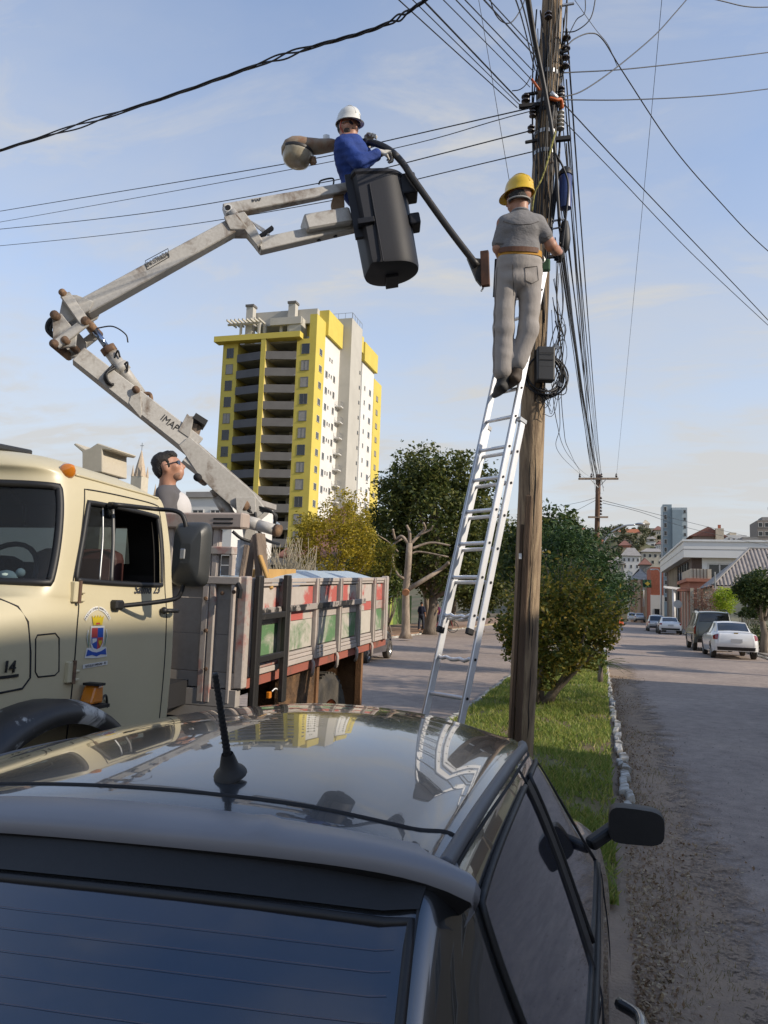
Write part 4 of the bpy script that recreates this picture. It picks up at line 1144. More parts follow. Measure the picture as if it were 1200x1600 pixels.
# two-storey house beside the camera on the right: it throws the shade the parked car stands in
sh = thing('corner_house', 'two-storey plastered house on the near right corner, outside the picture, shading the street', 'house', (13, 4, 0))
def hb(name, m, *a): return MB().bb(*a).build(name, m, sh)
hb('wall', mat('ochre_plaster', (0.42, 0.33, 0.22), 0.9, var=0.15, scale=.6), 9.2, 18.0, -14.0, 2.6, 0, 7.60)
hb('wall', mat('ochre_plaster', (0.42, 0.33, 0.22), 0.9), 9.3, 18.0, 2.6, 7.6, 0, 6.75)
hb('wall', mat('ochre_plaster', (0.42, 0.33, 0.22), 0.9), 9.4, 18.0, 7.6, 19.5, 0, 4.75)
hb('cornice', M_white_r, 9.0, 18.2, -14.2, 2.7, 7.60, 7.75)
hb('cornice', M_white_r, 9.1, 18.2, 2.72, 7.7, 6.75, 6.9)
hb('cornice', M_white_r, 9.2, 18.2, 7.72, 19.7, 4.75, 4.9)
for k in range(8):
    for zc in (1.9, 5.2):
        if k < 5 or zc < 2: window(sh, 'L', -8.0 + k * 3.2, zc, 1.5, 1.5, 9.2 if k < 4 else (9.3 if k < 5 else 9.4), M_frame_w, t=0.1)
for i, (y, hgt, r, lb) in enumerate(((24.5, 5.2, 1.5, 'nearest street tree on the right sidewalk, outside the picture'), (47.0, 5.5, 1.5, 'second street tree on the right sidewalk, behind the parked cars'))):
    if i == 0: tree('unseen_sidewalk_tree', lb, 'tree', (9.6, y, 0.13), 3.0, 0.14, (9.8, y, hgt), (r, r, 1.6), L_round, 60, 5000, 0.15, seed=60 + i)
tree('unseen_sidewalk_tree', 'unseen airy tree added beside the near right corner house to dapple the median', 'tree', (8.3, 14.0, 0.13), 3.4, 0.16, (8.2, 13.6, 6.3), (1.9, 3.8, 1.9), L_round, 70, 3600, 0.19, seed=71)  # unseen tree put in to dapple sunlight on the median and left road
c = at(1215, 900, 58)
tree('unseen_sidewalk_tree', 'tall tree beyond the right edge of the picture near the ribbed roof house', 'tree', (c.x + 2, c.y, 0.13), 3.2, 0.2, (c.x + 2, c.y, 6.4), (2.4, 2.4, 2.6), L_round, 70, 6000, 0.2, seed=63)
c = at(1225, 900, 30)
tree('unseen_sidewalk_tree', 'tree beyond the right edge of the picture next to the white sedan', 'tree', (c.x + 1.2, c.y - 1.5, 0.13), 3.0, 0.18, (c.x + 1.2, c.y - 1.5, 5.4), (1.7, 1.7, 1.9), L_round, 70, 6000, 0.16, seed=64)
# ================================================================== CARS
TILT = 0.0
def car_net(rows, wmax, zbot=0.24, T=Vector((0, 0, 0))):
    net = []
    for (yc, zc, xe, ye, ze, xw, yw, zw, xb, yb, zb, ys) in rows:
        half = [(0, yc, zc), (xe * .5, yc + (ye - yc) * .25, zc - (zc - ze) * .2), (xe * .85, yc + (ye - yc) * .7, zc - (zc - ze) * .66), (xe, ye, ze), (xw, yw, zw), (xb, yb, zb)]
        k = min(1.0, xb / (wmax - 0.055))
        zs = zb - 0.09 if zb > 0.5 else zb - 0.03
        half += [(min(wmax - .02, xb + 0.035), yb + (ys - yb) * .3, zs), (wmax * k, ys, min(0.58, zs - .02) if zb > .5 else zs - .03), ((wmax - 0.03) * k, ys, zbot)]
        row = [(-x, y, z) for x, y, z in half[:0:-1]] + half
        net.append([(x + T.x, y + T.y, z + T.z + TILT * (x - 0.3)) for x, y, z in row])
    n = Net(net); n.sign = -1.0
    return n
HATCH = [
    (0.55, 0.30, .60, .60, .30, .68, .66, .30, .72, .72, .30, 0.86),
    (0.46, 0.60, .60, .50, .60, .69, .56, .60, .735, .66, .60, 0.86),
    (0.55, 0.93, .585, .60, .92, .665, .655, .92, .72, .76, .90, 0.92),
    (0.77, 1.16, .575, .82, 1.145, .645, .89, 1.08, .725, .98, .955, 1.06),
    (1.00, 1.355, .560, 1.03, 1.335, .635, 1.09, 1.19, .735, 1.16, .955, 1.18),
    (1.14, 1.436, .562, 1.16, 1.376, .640, 1.22, 1.21, .740, 1.30, .952, 1.30),
    (1.62, 1.490, .575, 1.62, 1.392, .652, 1.66, 1.22, .748, 1.68, .945, 1.68),
    (2.06, 1.474, .570, 2.06, 1.366, .655, 2.12, 1.20, .750, 2.18, .935, 2.18),
    (2.24, 1.412, .560, 2.26, 1.318, .660, 2.38, 1.14, .750, 2.50, .925, 2.50),
    (2.86, 1.000, .640, 2.80, .985, .690, 2.76, .965, .745, 2.78, .905, 2.85),
    (3.40, .905, .640, 3.38, .88, .690, 3.36, .86, .735, 3.34, .82, 3.35),
    (3.92, .72, .58, 3.88, .71, .64, 3.84, .69, .69, 3.80, .66, 3.70),
    (4.08, .32, .55, 4.00, .32, .61, 3.95, .32, .66, 3.88, .32, 3.78)]
SEDAN = [
    (.10, .32, .66, .14, .32, .74, .2, .32, .78, .3, .32, .55),
    (.00, .62, .68, .07, .62, .77, .17, .62, .82, .32, .62, .55),
    (.10, .97, .62, .14, .97, .72, .22, .95, .80, .36, .90, .60),
    (.38, 1.05, .60, .40, 1.03, .70, .44, .99, .80, .55, .93, .75),
    (.66, 1.08, .60, .70, 1.05, .69, .78, 1.0, .80, .85, .94, 1.0),
    (1.28, 1.42, .555, 1.30, 1.385, .645, 1.28, 1.20, .80, 1.30, .945, 1.35),
    (1.85, 1.475, .575, 1.85, 1.425, .66, 1.85, 1.22, .805, 1.85, .94, 1.85),
    (2.35, 1.45, .57, 2.35, 1.395, .66, 2.42, 1.2, .805, 2.45, .93, 2.45),
    (2.52, 1.40, .56, 2.54, 1.34, .67, 2.68, 1.14, .80, 2.8, .92, 2.8),
    (3.25, 1.0, .65, 3.2, .98, .72, 3.15, .96, .80, 3.15, .90, 3.2),
    (3.80, .90, .65, 3.78, .88, .72, 3.75, .86, .79, 3.7, .82, 3.7),
    (4.30, .72, .60, 4.25, .71, .68, 4.2, .69, .74, 4.15, .66, 4.1),
    (4.42, .32, .58, 4.38, .32, .66, 4.3, .32, .72, 4.2, .32, 4.15)]
SUV = [
    (.08, .40, .70, .12, .40, .78, .18, .40, .84, .3, .40, .5),
    (.00, .72, .72, .04, .72, .80, .10, .72, .87, .24, .72, .5),
    (.04, 1.10, .71, .08, 1.10, .79, .14, 1.10, .87, .26, 1.06, .5),
    (.12, 1.40, .69, .16, 1.38, .76, .22, 1.34, .86, .32, 1.10, .5),
    (.24, 1.74, .66, .28, 1.70, .74, .36, 1.45, .86, .42, 1.11, .6),
    (.42, 1.85, .66, .44, 1.80, .745, .5, 1.5, .865, .6, 1.11, .8),
    (1.6, 1.90, .68, 1.6, 1.85, .75, 1.6, 1.5, .87, 1.6, 1.10, 1.6),
    (2.7, 1.88, .67, 2.7, 1.82, .75, 2.75, 1.5, .87, 2.8, 1.09, 2.8),
    (2.9, 1.82, .66, 2.92, 1.76, .75, 3.0, 1.45, .865, 3.1, 1.08, 3.1),
    (3.4, 1.20, .72, 3.35, 1.17, .79, 3.32, 1.14, .86, 3.35, 1.05, 3.4),
    (3.95, 1.10, .72, 3.92, 1.07, .78, 3.9, 1.04, .85, 3.9, 1.0, 3.9),
    (4.45, .90, .68, 4.4, .88, .75, 4.36, .86, .80, 4.32, .82, 4.3),
    (4.55, .40, .66, 4.5, .40, .73, 4.44, .40, .78, 4.4, .40, 4.35)]
def car_paint(name, c, metal=0.0, rough=0.3, flake=0.1, dust=0.18):
    if name in MATS: return MATS[name]
    m, nt, ln, b = nodes_of(name)
    v = n_coord(nt, ln, randomize=False)
    f = n_noise(nt, ln, v, 1.6, 8, 0.62)
    g = n_noise(nt, ln, v, 90, 3, 0.7)
    col = n_ramp(nt, ln, f, [(0.3, c), (0.75, tuple(x + (d - x) * dust for x, d in zip(c, (0.16, 0.14, 0.12))))])
    ln.new(col, b.inputs['Base Color'])
    b.inputs['Metallic'].default_value = metal
    b.inputs['Roughness'].default_value = rough
    b.inputs['Coat Weight'].default_value = 1.0
    b.inputs['Coat IOR'].default_value = 1.7
    mr = nt.new('ShaderNodeMapRange'); mr.inputs['From Min'].default_value = 0.35; mr.inputs['From Max'].default_value = 0.8; mr.inputs['To Min'].default_value = 0.0; mr.inputs['To Max'].default_value = 0.035
    ad = nt.new('ShaderNodeMath'); ad.operation = 'MULTIPLY'; ln.new(f, ad.inputs[0]); ln.new(g, ad.inputs[1])
    a2 = nt.new('ShaderNodeMath'); a2.operation = 'MULTIPLY'; a2.inputs[1].default_value = 2.0; ln.new(ad.outputs[0], a2.inputs[0])
    ln.new(a2.outputs[0], mr.inputs[0]); ln.new(mr.outputs[0], b.inputs['Coat Roughness'])
    MATS[name] = m
    return m
M_tint = mat('tinted_glass', (0.010, 0.014, 0.035), 0.05, var=0.3, scale=2.0, coat=1.0, rvar=0.05, spec=.8)
M_tint.node_tree.nodes['Principled BSDF'].inputs['Coat IOR'].default_value = 1.75
M_rim = mat('alloy_rim', (0.5, 0.5, 0.5), 0.35, 0.9, var=0.2)
def wheel(parent, c, r, w, side):
    """tyre with a spoked rim; side = +1 faces +X"""
    Mx = Matrix.Translation(c) @ Matrix.Rotation(math.pi / 2, 4, 'Y')
    t = MB().lathe([(r * .62, -w / 2), (r * .93, -w / 2), (r, -w * .36), (r, w * .36), (r * .93, w / 2), (r * .62, w / 2), (r * .6, 0), (r * .62, -w / 2)], Mx, 26).build('wheel', M_tyre, parent, smooth=True, angle=35)
    mb = MB().lathe([(r * .62, w * .42 * side), (r * .55, w * .30 * side), (r * .54, -w * .3 * side)], Mx, 20).lathe([(r * .14, w * .40 * side), (r * .13, w * .44 * side), (0.001, w * .44 * side)], Mx, 10)
    for k in range(5):
        a = 2 * math.pi * k / 5
        p = Vector(c) + Vector((side * w * .36, math.cos(a) * r * .1, math.sin(a) * r * .1)); q = Vector(c) + Vector((side * w * .33, math.cos(a) * r * .57, math.sin(a) * r * .57))
        mb.beam(p, q, r * .16, 0.03, up=(1, 0, 0))
    mb.build('rim', M_rim, t, smooth=True, angle=35)
    return t
def grid_obj(P, name, m, parent, thick=0.0):
    mb = MB(); mb.grid([[Vector(p) for p in row] for row in P])
    return mb.build(name, m, parent, smooth=True)
def build_car(name, label, rows, wmax, T, paint, wheels_y, wr, glass_m, rear_glass, group=None, detail=1, zbot=.24, tail=((1.35, 3.1), (2.0, 3.1), (1.95, 5.2), (1.4, 5.0)), top_extra=None, win=None):
    T = Vector(T)
    n = car_net(rows, wmax, zbot, T)
    root = thing(name, label, 'car', (T.x, T.y + 2, 0), group)
    def skip(s, c):
        if abs(c - 8) < 6.2: return False
        p = n.ev(np.array(s), np.array(c))
        return any((p[1] - T.y - wy) ** 2 + (p[2] - wr) ** 2 < (wr + .05) ** 2 for wy in wheels_y)
    n.sheet(8, 6, skip).build('body', paint, root, smooth=True)
    zoff = 0.004
    P, _ = n.patch(rear_glass, 14, 12, zoff, 0.10)
    rg = grid_obj(P, 'rear_window', glass_m, root)
    MB().tube(n.rim(rear_glass, 14, 0.0035, 0.10), 0.007, 6).build('gasket', M_black, rg, smooth=True)
    for s_ in (1, -1):
        for q in win or (((4.15, 4.82), (6.25, 4.85), (6.25, 3.28), (4.85, 3.42)), ((6.45, 4.85), (8.62, 4.82), (7.72, 3.25), (6.45, 3.28))):
            cs = [(a, 8 + s_ * b) for a, b in q]
            P, _ = n.patch(cs, 14, 10, zoff, 0.12)
            w_ = grid_obj(P, 'side_window', glass_m, root)
            MB().tube(n.rim(cs, 14, 0.004, 0.12), 0.006, 6).build('window_trim', M_black, w_, smooth=True)
    ws = ((8.05, 8 - 2.75), (8.92, 8 - 2.85), (8.92, 8 + 2.85), (8.05, 8 + 2.75))
    P, _ = n.patch(ws, 10, 14, zoff, 0.08); grid_obj(P, 'windshield', glass_m, root)
    for s_ in (1, -1):
        cs = [(a, 8 + s_ * b) for a, b in tail]
        P, _ = n.patch(cs, 8, 8, 0.008, 0.15); grid_obj(P, 'tail_light', M_red, root)
        cs = [(a, 8 + s_ * b) for a, b in ((11.1, 2.2), (11.1, 4.6), (11.5, 4.6), (11.5, 2.2))]
        P, _ = n.patch(cs, 6, 6, 0.006, 0.2); grid_obj(P, 'headlight', M_chrome, root)
        for wy in wheels_y:
            wheel(root, (T.x + s_ * (wmax - 0.12), T.y + wy, wr), wr, 0.19, s_)
    return root, n
def seam(net, parent, sc_, r=0.0035, name='panel_gap', o=-0.001, m=None):
    return MB().tube(net.line(sc_, o), r, 5).build(name, m or M_dark, parent, smooth=True)

# ---- the dark grey hatchback the picture is taken over
P_grey = car_paint('graphite_paint', (0.075, 0.080, 0.088), 0.75, 0.22, dust=0.12)
CX = -0.765
TILT = 0.045          # the car leans to its left on the crowned road
def ct(p): return Vector((p.x, p.y, p.z + TILT * (p.x - CX - 0.3)))
TH = Vector((CX, 0.0, 0.0))
rg = ((2.12, 8 - 2.7), (3.93, 8 - 2.62), (3.93, 8 + 2.62), (2.12, 8 + 2.7))
hatch, HN = build_car('hatchback_car', 'dark grey hatchback parked in the foreground, seen from behind over its roof', HATCH, 0.785, TH, P_grey, (1.02, 3.30), 0.29, M_tint, rg)
# roof gutter trims, panel gaps
for s_ in (1, -1):
    MB().tube(HN.line([(4.7, 8 + s_ * 2.9), (5.2, 8 + s_ * 2.92), (6.5, 8 + s_ * 2.92), (7.6, 8 + s_ * 2.92)], 0.002), 0.012, 8).build('roof_trim', mat('matt_grey_trim', (0.09, 0.092, 0.1), 0.5, var=0.1), hatch, smooth=True)
    seam(HN, hatch, [(4.55, 8 + s_ * 3.02), (6.0, 8 + s_ * 3.1), (7.4, 8 + s_ * 3.08), (8.2, 8 + s_ * 3.1)], 0.004, 'door_gap')
    seam(HN, hatch, [(6.35, 8 + s_ * 3.1), (6.35, 8 + s_ * 5.0), (6.2, 8 + s_ * 7.6)], 0.004, 'door_gap')
    seam(HN, hatch, [(8.3, 8 + s_ * 3.1), (8.75, 8 + s_ * 5.0), (8.8, 8 + s_ * 7.6)], 0.004, 'door_gap')
    MB().tube(HN.line([(4.0, 8 + s_ * 4.97), (6.3, 8 + s_ * 5.0), (8.7, 8 + s_ * 4.97)], 0.002), 0.008, 6).build('belt_moulding', M_black, hatch, smooth=True)
    P, _ = HN.patch([(6.30, 8 + s_ * 3.3), (6.42, 8 + s_ * 3.3), (6.42, 8 + s_ * 4.85), (6.30, 8 + s_ * 4.85)], 4, 10, 0.005, 0); grid_obj(P, 'door_pillar', M_black, hatch)
    # mirror on an arm
    mc = Vector((CX + s_ * 0.865, 2.70, 1.072))
    mh = MB()
    prof = [(0.02, -0.075), (0.075, -0.06), (0.092, -0.01), (0.085, 0.03), (0.078, 0.035)]
    for (r_, y_) in prof: pass
    ring = []
    for (k_, y_) in ((0.25, 0.085), (0.75, 0.065), (0.98, 0.02), (1.0, -0.02), (0.97, -0.045)):
        row = []
        for j in range(25):
            a = 2 * math.pi * j / 24
            ca, sa = math.cos(a), math.sin(a)
            ex = 0.086 * math.copysign(abs(ca) ** 0.45, ca) * k_; ez = 0.056 * math.copysign(abs(sa) ** 0.5, sa) * k_ * (1.0 - 0.10 * s_ * ca)
            row.append(mc + Vector((ex, y_, ez)))
        ring.append(row)
    mh.grid(ring)
    mir = mh.build('door_mirror', M_black, hatch, smooth=True)
    MB().add([mc + (p - mc) * 0.93 + Vector((0, -0.002, 0)) for p in ring[-1][:-1]], [tuple(range(24))]).build('mirror_glass', mat('mirror_silvering', (0.55, 0.57, 0.6), 0.03, 1.0, var=0.05), mir)
    MB().add([mc + (p - mc) * 1.0 + Vector((0, 0.001, 0)) for p in ring[-1][:-1]], [tuple(range(24))]).build('mirror_backing', M_black, mir)
    MB().beam((CX + s_ * 0.72, 2.66, 1.0), mc + Vector((-s_ * 0.06, 0.02, -0.02)), 0.045, 0.04).build('mirror_arm', M_black, mir, bevel=0.012, seg=2)
    MB().tube(bez([(CX + s_ * 0.795, 1.80, 0.845), (CX + s_ * 0.838, 1.84, 0.85), (CX + s_ * 0.842, 1.93, 0.85), (CX + s_ * 0.80, 1.99, 0.845)], 5), 0.014, 8).build('door_handle', car_paint('graphite_paint', (0.03, 0.033, 0.038)), hatch, smooth=True)
seam(HN, hatch, [(5.12, 8 - 2.85), (5.10, 8 - 1.5), (5.08, 8.0), (5.10, 8 + 1.5), (5.12, 8 + 2.85)], 0.0045, 'hatch_gap')
# tailgate spoiler: shaped blade with creases
sp_m = mat('spoiler_grey', (0.20, 0.20, 0.215), 0.40, 0.0, var=0.08, scale=3, bump=0.02, bscale=200)
xsn = np.linspace(-1, 1, 41)
def sp_row(f):
    return [ct(f(x)) for x in xsn]
def spx(x, k=1.0): return CX + x * 0.605 * k
def crease(x): return 0.006 * sum(math.exp(-((x - c) / 0.012) ** 2) for c in (-0.55, -0.02, 0.5))
bow = lambda x: 0.012 * x * x
rnd = lambda x: 0.026 * abs(x) ** 9
rows_ = [
    sp_row(lambda x: Vector((spx(x, .915), 1.125 + .02 * x * x, 1.431 - .046 * x * x))),
    sp_row(lambda x: Vector((spx(x, .945), 1.098 + .015 * x * x, 1.434 - .036 * x * x - rnd(x) + crease(x)))),
    sp_row(lambda x: Vector((spx(x, .98), 1.066 + bow(x), 1.430 - .026 * x * x - rnd(x) + crease(x)))),
    sp_row(lambda x: Vector((spx(x), 1.036 + bow(x), 1.422 - .016 * x * x - rnd(x) + crease(x)))),
    sp_row(lambda x: Vector((spx(x), 1.026 + bow(x), 1.412 - .016 * x * x - rnd(x)))),
    sp_row(lambda x: Vector((spx(x, .99), 1.030 + bow(x), 1.396 - .016 * x * x - rnd(x))))]
sp = MB().grid(rows_).build('spoiler', sp_m, hatch, smooth=True)
for e in (0, -1):     # rounded end caps down to the pillar
    s_ = 1 if e else -1
    pr = [r[e] for r in rows_]
    low = [p + Vector((-s_ * 0.010, 0.014, -0.026 - 0.012 * i / 5)) for i, p in enumerate(pr)]
    MB().grid([pr, [p + Vector((s_ * 0.006, 0.003, -0.012)) for p in pr], low]).build('end_cap', sp_m, sp, smooth=True)
under = [rows_[5], sp_row(lambda x: Vector((spx(x, .985), 1.040 + bow(x), 1.386 - 0.016 * x * x - rnd(x)))), sp_row(lambda x: Vector((spx(x, .96), 1.060 + bow(x), 1.356 - 0.03 * x * x)))]
MB().grid(under).build('underside', M_black, sp, smooth=True)
# heater lines on the rear window
for k in range(17):
    s_ = 2.25 + k * 0.095
    MB().tube(HN.line([(s_, 8 - 2.35), (s_, 8 + 2.35)], 0.0060, 60), 0.0003, 4).build('heater_line', mat('heater_copper', (0.16, 0.12, 0.14), 0.6), hatch)
P, _ = HN.patch(((2.05, 8 - 2.95), (4.0, 8 - 2.9), (4.0, 8 - 2.62), (2.05, 8 - 2.7)), 12, 4, 0.0045); grid_obj(P, 'glass_border_or_shade', M_black, hatch)
P, _ = HN.patch(((2.05, 8 + 2.70), (4.0, 8 + 2.62), (4.0, 8 + 2.66), (2.05, 8 + 2.78)), 12, 4, 0.0045); grid_obj(P, 'glass_border_or_shade', M_black, hatch)
P, _ = HN.patch(((3.98, 8 - 2.66), (4.75, 8 - 2.85), (4.75, 8 + 2.85), (3.98, 8 + 2.66)), 10, 20, 0.0058); grid_obj(P, 'glass_border_or_shade', M_black, hatch)  # top band: black stands in for the shade under the spoiler lip
# dust specks on the glass are left to the material; the whip antenna
ab = at(361, 1192, 1.32); ab.z = float(HN.ev(np.array(5.25), np.array(8 + (ab.x - CX) / 0.3))[2]) if False else 1.448
at_ = at(336, 1052, 1.27)
ant = MB().lathe([(0.029, 0.0), (0.026, 0.006), (0.017, 0.014), (0.012, 0.034), (0.010, 0.04)], Matrix.Translation(ab) @ (at_ - ab).to_track_quat('Z', 'Y').to_matrix().to_4x4(), 16).build('antenna_base', M_black, hatch, smooth=True)
d_ = (at_ - ab)
mb = MB(); L_ = d_.length
pts, rs = [], []
for k in range(60):
    t = 0.16 + 0.84 * k / 59
    pts.append(ab + d_ * t); rs.append(0.0068 - 0.0022 * t + (0.0011 if k % 3 == 0 else 0))
mb.tube(pts, rs, 8).build('antenna_whip', M_black, ant, smooth=True)
# number plate and rear emblem strip, low on the tailgate
pc_ = HN.off(np.array(1.25), np.array(8.0), 0.01)
MB().box(pc_, (0.40, 0.02, 0.13)).build('number_plate', mat('plate_grey', (0.45, 0.45, 0.45), 0.5, var=0.1), hatch)

TILT = 0.0
# ---- parked cars along the right kerb
P_white = car_paint('white_paint_car', (0.72, 0.72, 0.71), 0.0, 0.4, dust=0.10)
P_green = car_paint('dark_green_paint', (0.030, 0.040, 0.026), 0.2, 0.35, dust=0.2)
P_silver = car_paint('silver_paint', (0.42, 0.42, 0.42), 0.6, 0.35, dust=0.1)
M_cglass = mat('car_glass', (0.02, 0.022, 0.022), 0.08, var=0.4, coat=1.0)
SED_RG = ((4.12, 8 - 2.6), (4.92, 8 - 2.55), (4.92, 8 + 2.55), (4.12, 8 + 2.6))
SED_WIN = (((5.15, 4.82), (6.25, 4.85), (6.25, 3.28), (5.35, 3.42)), ((6.4, 4.85), (8.62, 4.82), (7.72, 3.25), (6.4, 3.28)))
SUV_RG = ((2.95, 8 - 2.5), (4.15, 8 - 2.4), (4.15, 8 + 2.4), (2.95, 8 + 2.5))
SUV_WIN = (((4.6, 4.8), (5.7, 4.82), (5.7, 3.3), (4.8, 3.4)), ((5.8, 4.82), (6.7, 4.82), (6.7, 3.3), (5.8, 3.3)), ((6.8, 4.82), (8.6, 4.82), (7.9, 3.3), (6.8, 3.3)))
def plate(root, n, s=1.3):
    p = n.off(np.array(s), np.array(8.0), 0.012); MB().box(p, (0.42, 0.02, 0.13)).build('number_plate', mat('plate_grey', (0.45, 0.45, 0.45), 0.5), root)
    P, _ = n.patch(((0.15, 8 - 3.2), (0.6, 8 - 3.2), (0.6, 8 + 3.2), (0.15, 8 + 3.2)), 5, 12, 0.006); grid_obj(P, 'bumper_insert', M_black, root)
c = at(1151, 1000, 30.0)
sed, nn = build_car('sedan_car', 'white sedan parked nearest on the right, red tail lights towards the camera', SEDAN, 0.865, (c.x, c.y, 0), P_white, (0.92, 3.5), 0.31, M_cglass, SED_RG, 'cars parked along the right kerb', win=SED_WIN); plate(sed, nn)
MB().box(nn.off(np.array(2.2), np.array(8.0), 0.01), (0.16, 0.02, 0.06)).build('emblem', mat('gold_emblem', (0.5, 0.36, 0.1), 0.3, 0.8), sed)
c = at(1117, 985, 35.5)
suv, nn = build_car('suv_car', 'dark green off-road estate car parked ahead of the white sedan', SUV, 0.90, (c.x, c.y, 0), P_green, (1.0, 3.55), 0.36, M_cglass, SUV_RG, 'cars parked along the right kerb', zbot=.36, tail=((1.2, 4.2), (2.3, 4.2), (2.3, 5.3), (1.2, 5.2)), win=SUV_WIN); plate(suv, nn)
for s_ in (-1, 1):
    MB().tube([(c.x + s_ * .62, c.y + .6, 1.86), (c.x + s_ * .62, c.y + .7, 1.94), (c.x + s_ * .62, c.y + 2.6, 1.94), (c.x + s_ * .62, c.y + 2.7, 1.86)], 0.018, 6).build('roof_rail', M_black, suv)
c = at(1048, 970, 61)
cou, nn = build_car('coupe_car', 'white coupe with wide hips parked third from the front on the right', [tuple(v * (0.93 if i in (1, 4, 7, 10) and v > .9 else 1.0) for i, v in enumerate(r)) for r in SEDAN], 0.93, (c.x, c.y, 0), P_white, (0.92, 3.5), 0.34, M_cglass, SED_RG, 'cars parked along the right kerb', win=SED_WIN); plate(cou, nn)
c = at(1027, 960, 68)
hat2, nn = build_car('compact_car', 'pale compact car half hidden behind the white coupe', HATCH, 0.82, (c.x, c.y, 0), P_silver, (1.02, 3.3), 0.29, M_cglass, rg, 'cars parked along the right kerb'); plate(hat2, nn)
c = at(1000, 947, 122)
sed2, nn = build_car('sedan_car', 'silver sedan far down the street, farthest of the cars', SEDAN, 0.865, (c.x, c.y, 0), P_silver, (0.92, 3.5), 0.31, M_cglass, SED_RG, win=SED_WIN); plate(sed2, nn)
c = at(988, 947, 130)
sed3, nn = build_car('compact_car', 'small white car beside the farthest silver sedan', HATCH, 0.82, (c.x, c.y, 0), P_white, (1.02, 3.3), 0.29, M_cglass, rg)
# car hidden behind the truck bed, only its rear corner and wheel show
c = at(590, 1010, 22)
van, nn = build_car('compact_car', 'dark car parked beyond the truck, only a wheel showing under the tailgate', HATCH, 0.82, (c.x - 1.05, c.y - 1.0, 0), P_grey, (1.02, 3.3), 0.29, M_cglass, rg)
# ================================================================== THE TRUCK
PITCHT = 0.042
def tz(y, z): return z + PITCHT * (y - 4.0)
def TPt(x, y, z): return Vector((x, y, tz(y, z)))
M_cab = worn('cream_truck_paint', (0.56, 0.50, 0.335), (0.22, 0.13, 0.075), 0.300, 4.5, 0.36, paint2=(0.51, 0.455, 0.305), grime=0.10, bump=0.02, edge=.02, dirt=(0.22, 0.18, 0.12))
M_boom = worn('chipped_white_paint', (0.56, 0.55, 0.52), (0.13, 0.085, 0.055), 0.425, 6.0, 0.5, grime=0.55, bump=0.06)
M_rust = worn('rusted_pivot', (0.30, 0.18, 0.10), (0.10, 0.055, 0.035), 0.5, 12, 0.85, grime=0.3)
M_bedw = worn('aged_white_bed_paint', (0.54, 0.47, 0.425), (0.42, 0.08, 0.065), 0.385, 5.0, 0.75, grime=0.45, paint2=(0.40, 0.365, 0.33), dirt=(0.14, 0.11, 0.085))
M_bedr = worn('bed_board_red', (0.56, 0.50, 0.45), (0.50, 0.10, 0.085), 0.505, 2.4, 0.75, grime=0.4, edge=0.02, dirt=(0.16, 0.13, 0.10))
M_bedg = worn('bed_board_green', (0.56, 0.52, 0.45), (0.085, 0.21, 0.085), 0.49, 3.2, 0.75, grime=0.4, edge=0.04, dirt=(0.16, 0.13, 0.10))
M_bedgrey = worn('headboard_grey_paint', (0.40, 0.37, 0.34), (0.30, 0.07, 0.05), 0.34, 3.0, 0.8, grime=0.5, dirt=(0.13, 0.11, 0.09))
M_blackbar = worn('scuffed_black_paint', (0.012, 0.012, 0.013), (0.22, 0.20, 0.18), 0.36, 10, 0.5, grime=0.12)
M_barscr = worn('scraped_black_strip', (0.015, 0.015, 0.016), (0.34, 0.30, 0.27), 0.49, 11, 0.6, grime=0.1, edge=0.02)
M_mud = mat('mud_caked_panel', (0.17, 0.095, 0.045), 0.95, col2=(0.05, 0.03, 0.018), scale=9, bump=1.0, bscale=30)
M_rustpan = mat('rust_brown_panel', (0.21, 0.105, 0.045), 0.9, col2=(0.13, 0.065, 0.03), scale=3, bump=0.3)
M_wood = mat('weathered_timber', (0.26, 0.20, 0.15), 0.9, col2=(0.14, 0.105, 0.08), scale=4, stretch=(3, 3, .5), bump=0.5, bscale=20)
M_newwood = mat('yellow_timber', (0.50, 0.30, 0.10), 0.85, var=0.25, scale=4)

truck = thing('utility_truck', 'cream municipal bucket truck with a battered wooden bed, parked beyond the car', 'truck', (-3.6, 5.0, 0))
TXC = -3.62
st = []     # (z, side_x, rear_y, [front points c0..c5 as (x, y)])
low_front = lambda y0, xs: [(TXC, y0), (-3.05, y0 + .03), (-2.80, y0 + .30), (-2.66, y0 + .85), (xs - .04, 2.80), (xs, 3.25)]
up_front = lambda y0, xs, w=1.0: [(TXC, y0), (-3.10, y0 + .03), (xs - .29, y0 + .075), (xs - .12, y0 + .125), (xs - .03, y0 + .20), (xs, y0 + .34)]
st.append((0.62, -2.50, 4.15, low_front(1.30, -2.50)))
st.append((1.00, -2.475, 4.15, low_front(1.28, -2.475)))
st.append((1.35, -2.465, 4.15, low_front(1.30, -2.465)))
st.append((1.58, -2.470, 4.15, low_front(1.42, -2.470)))
st.append((1.70, -2.480, 4.15, [(TXC, 2.35), (-3.05, 2.40), (-2.80, 2.52), (-2.62, 2.74), (-2.52, 2.98), (-2.48, 3.25)]))
st.append((1.77, -2.488, 4.15, up_front(2.86, -2.488)))
st.append((2.05, -2.520, 4.14, up_front(2.93, -2.520)))
st.append((2.29, -2.570, 4.12, up_front(2.98, -2.570)))
st.append((2.365, -2.625, 4.07, up_front(2.95, -2.625)))
st.append((2.44, -2.78, 3.93, [(TXC, 3.06), (-3.2, 3.07), (-3.0, 3.1), (-2.9, 3.16), (-2.82, 3.24), (-2.78, 3.36)]))
st.append((2.485, -3.10, 3.75, [(TXC, 3.25), (-3.4, 3.26), (-3.25, 3.28), (-3.18, 3.32), (-3.12, 3.38), (-3.10, 3.45)]))
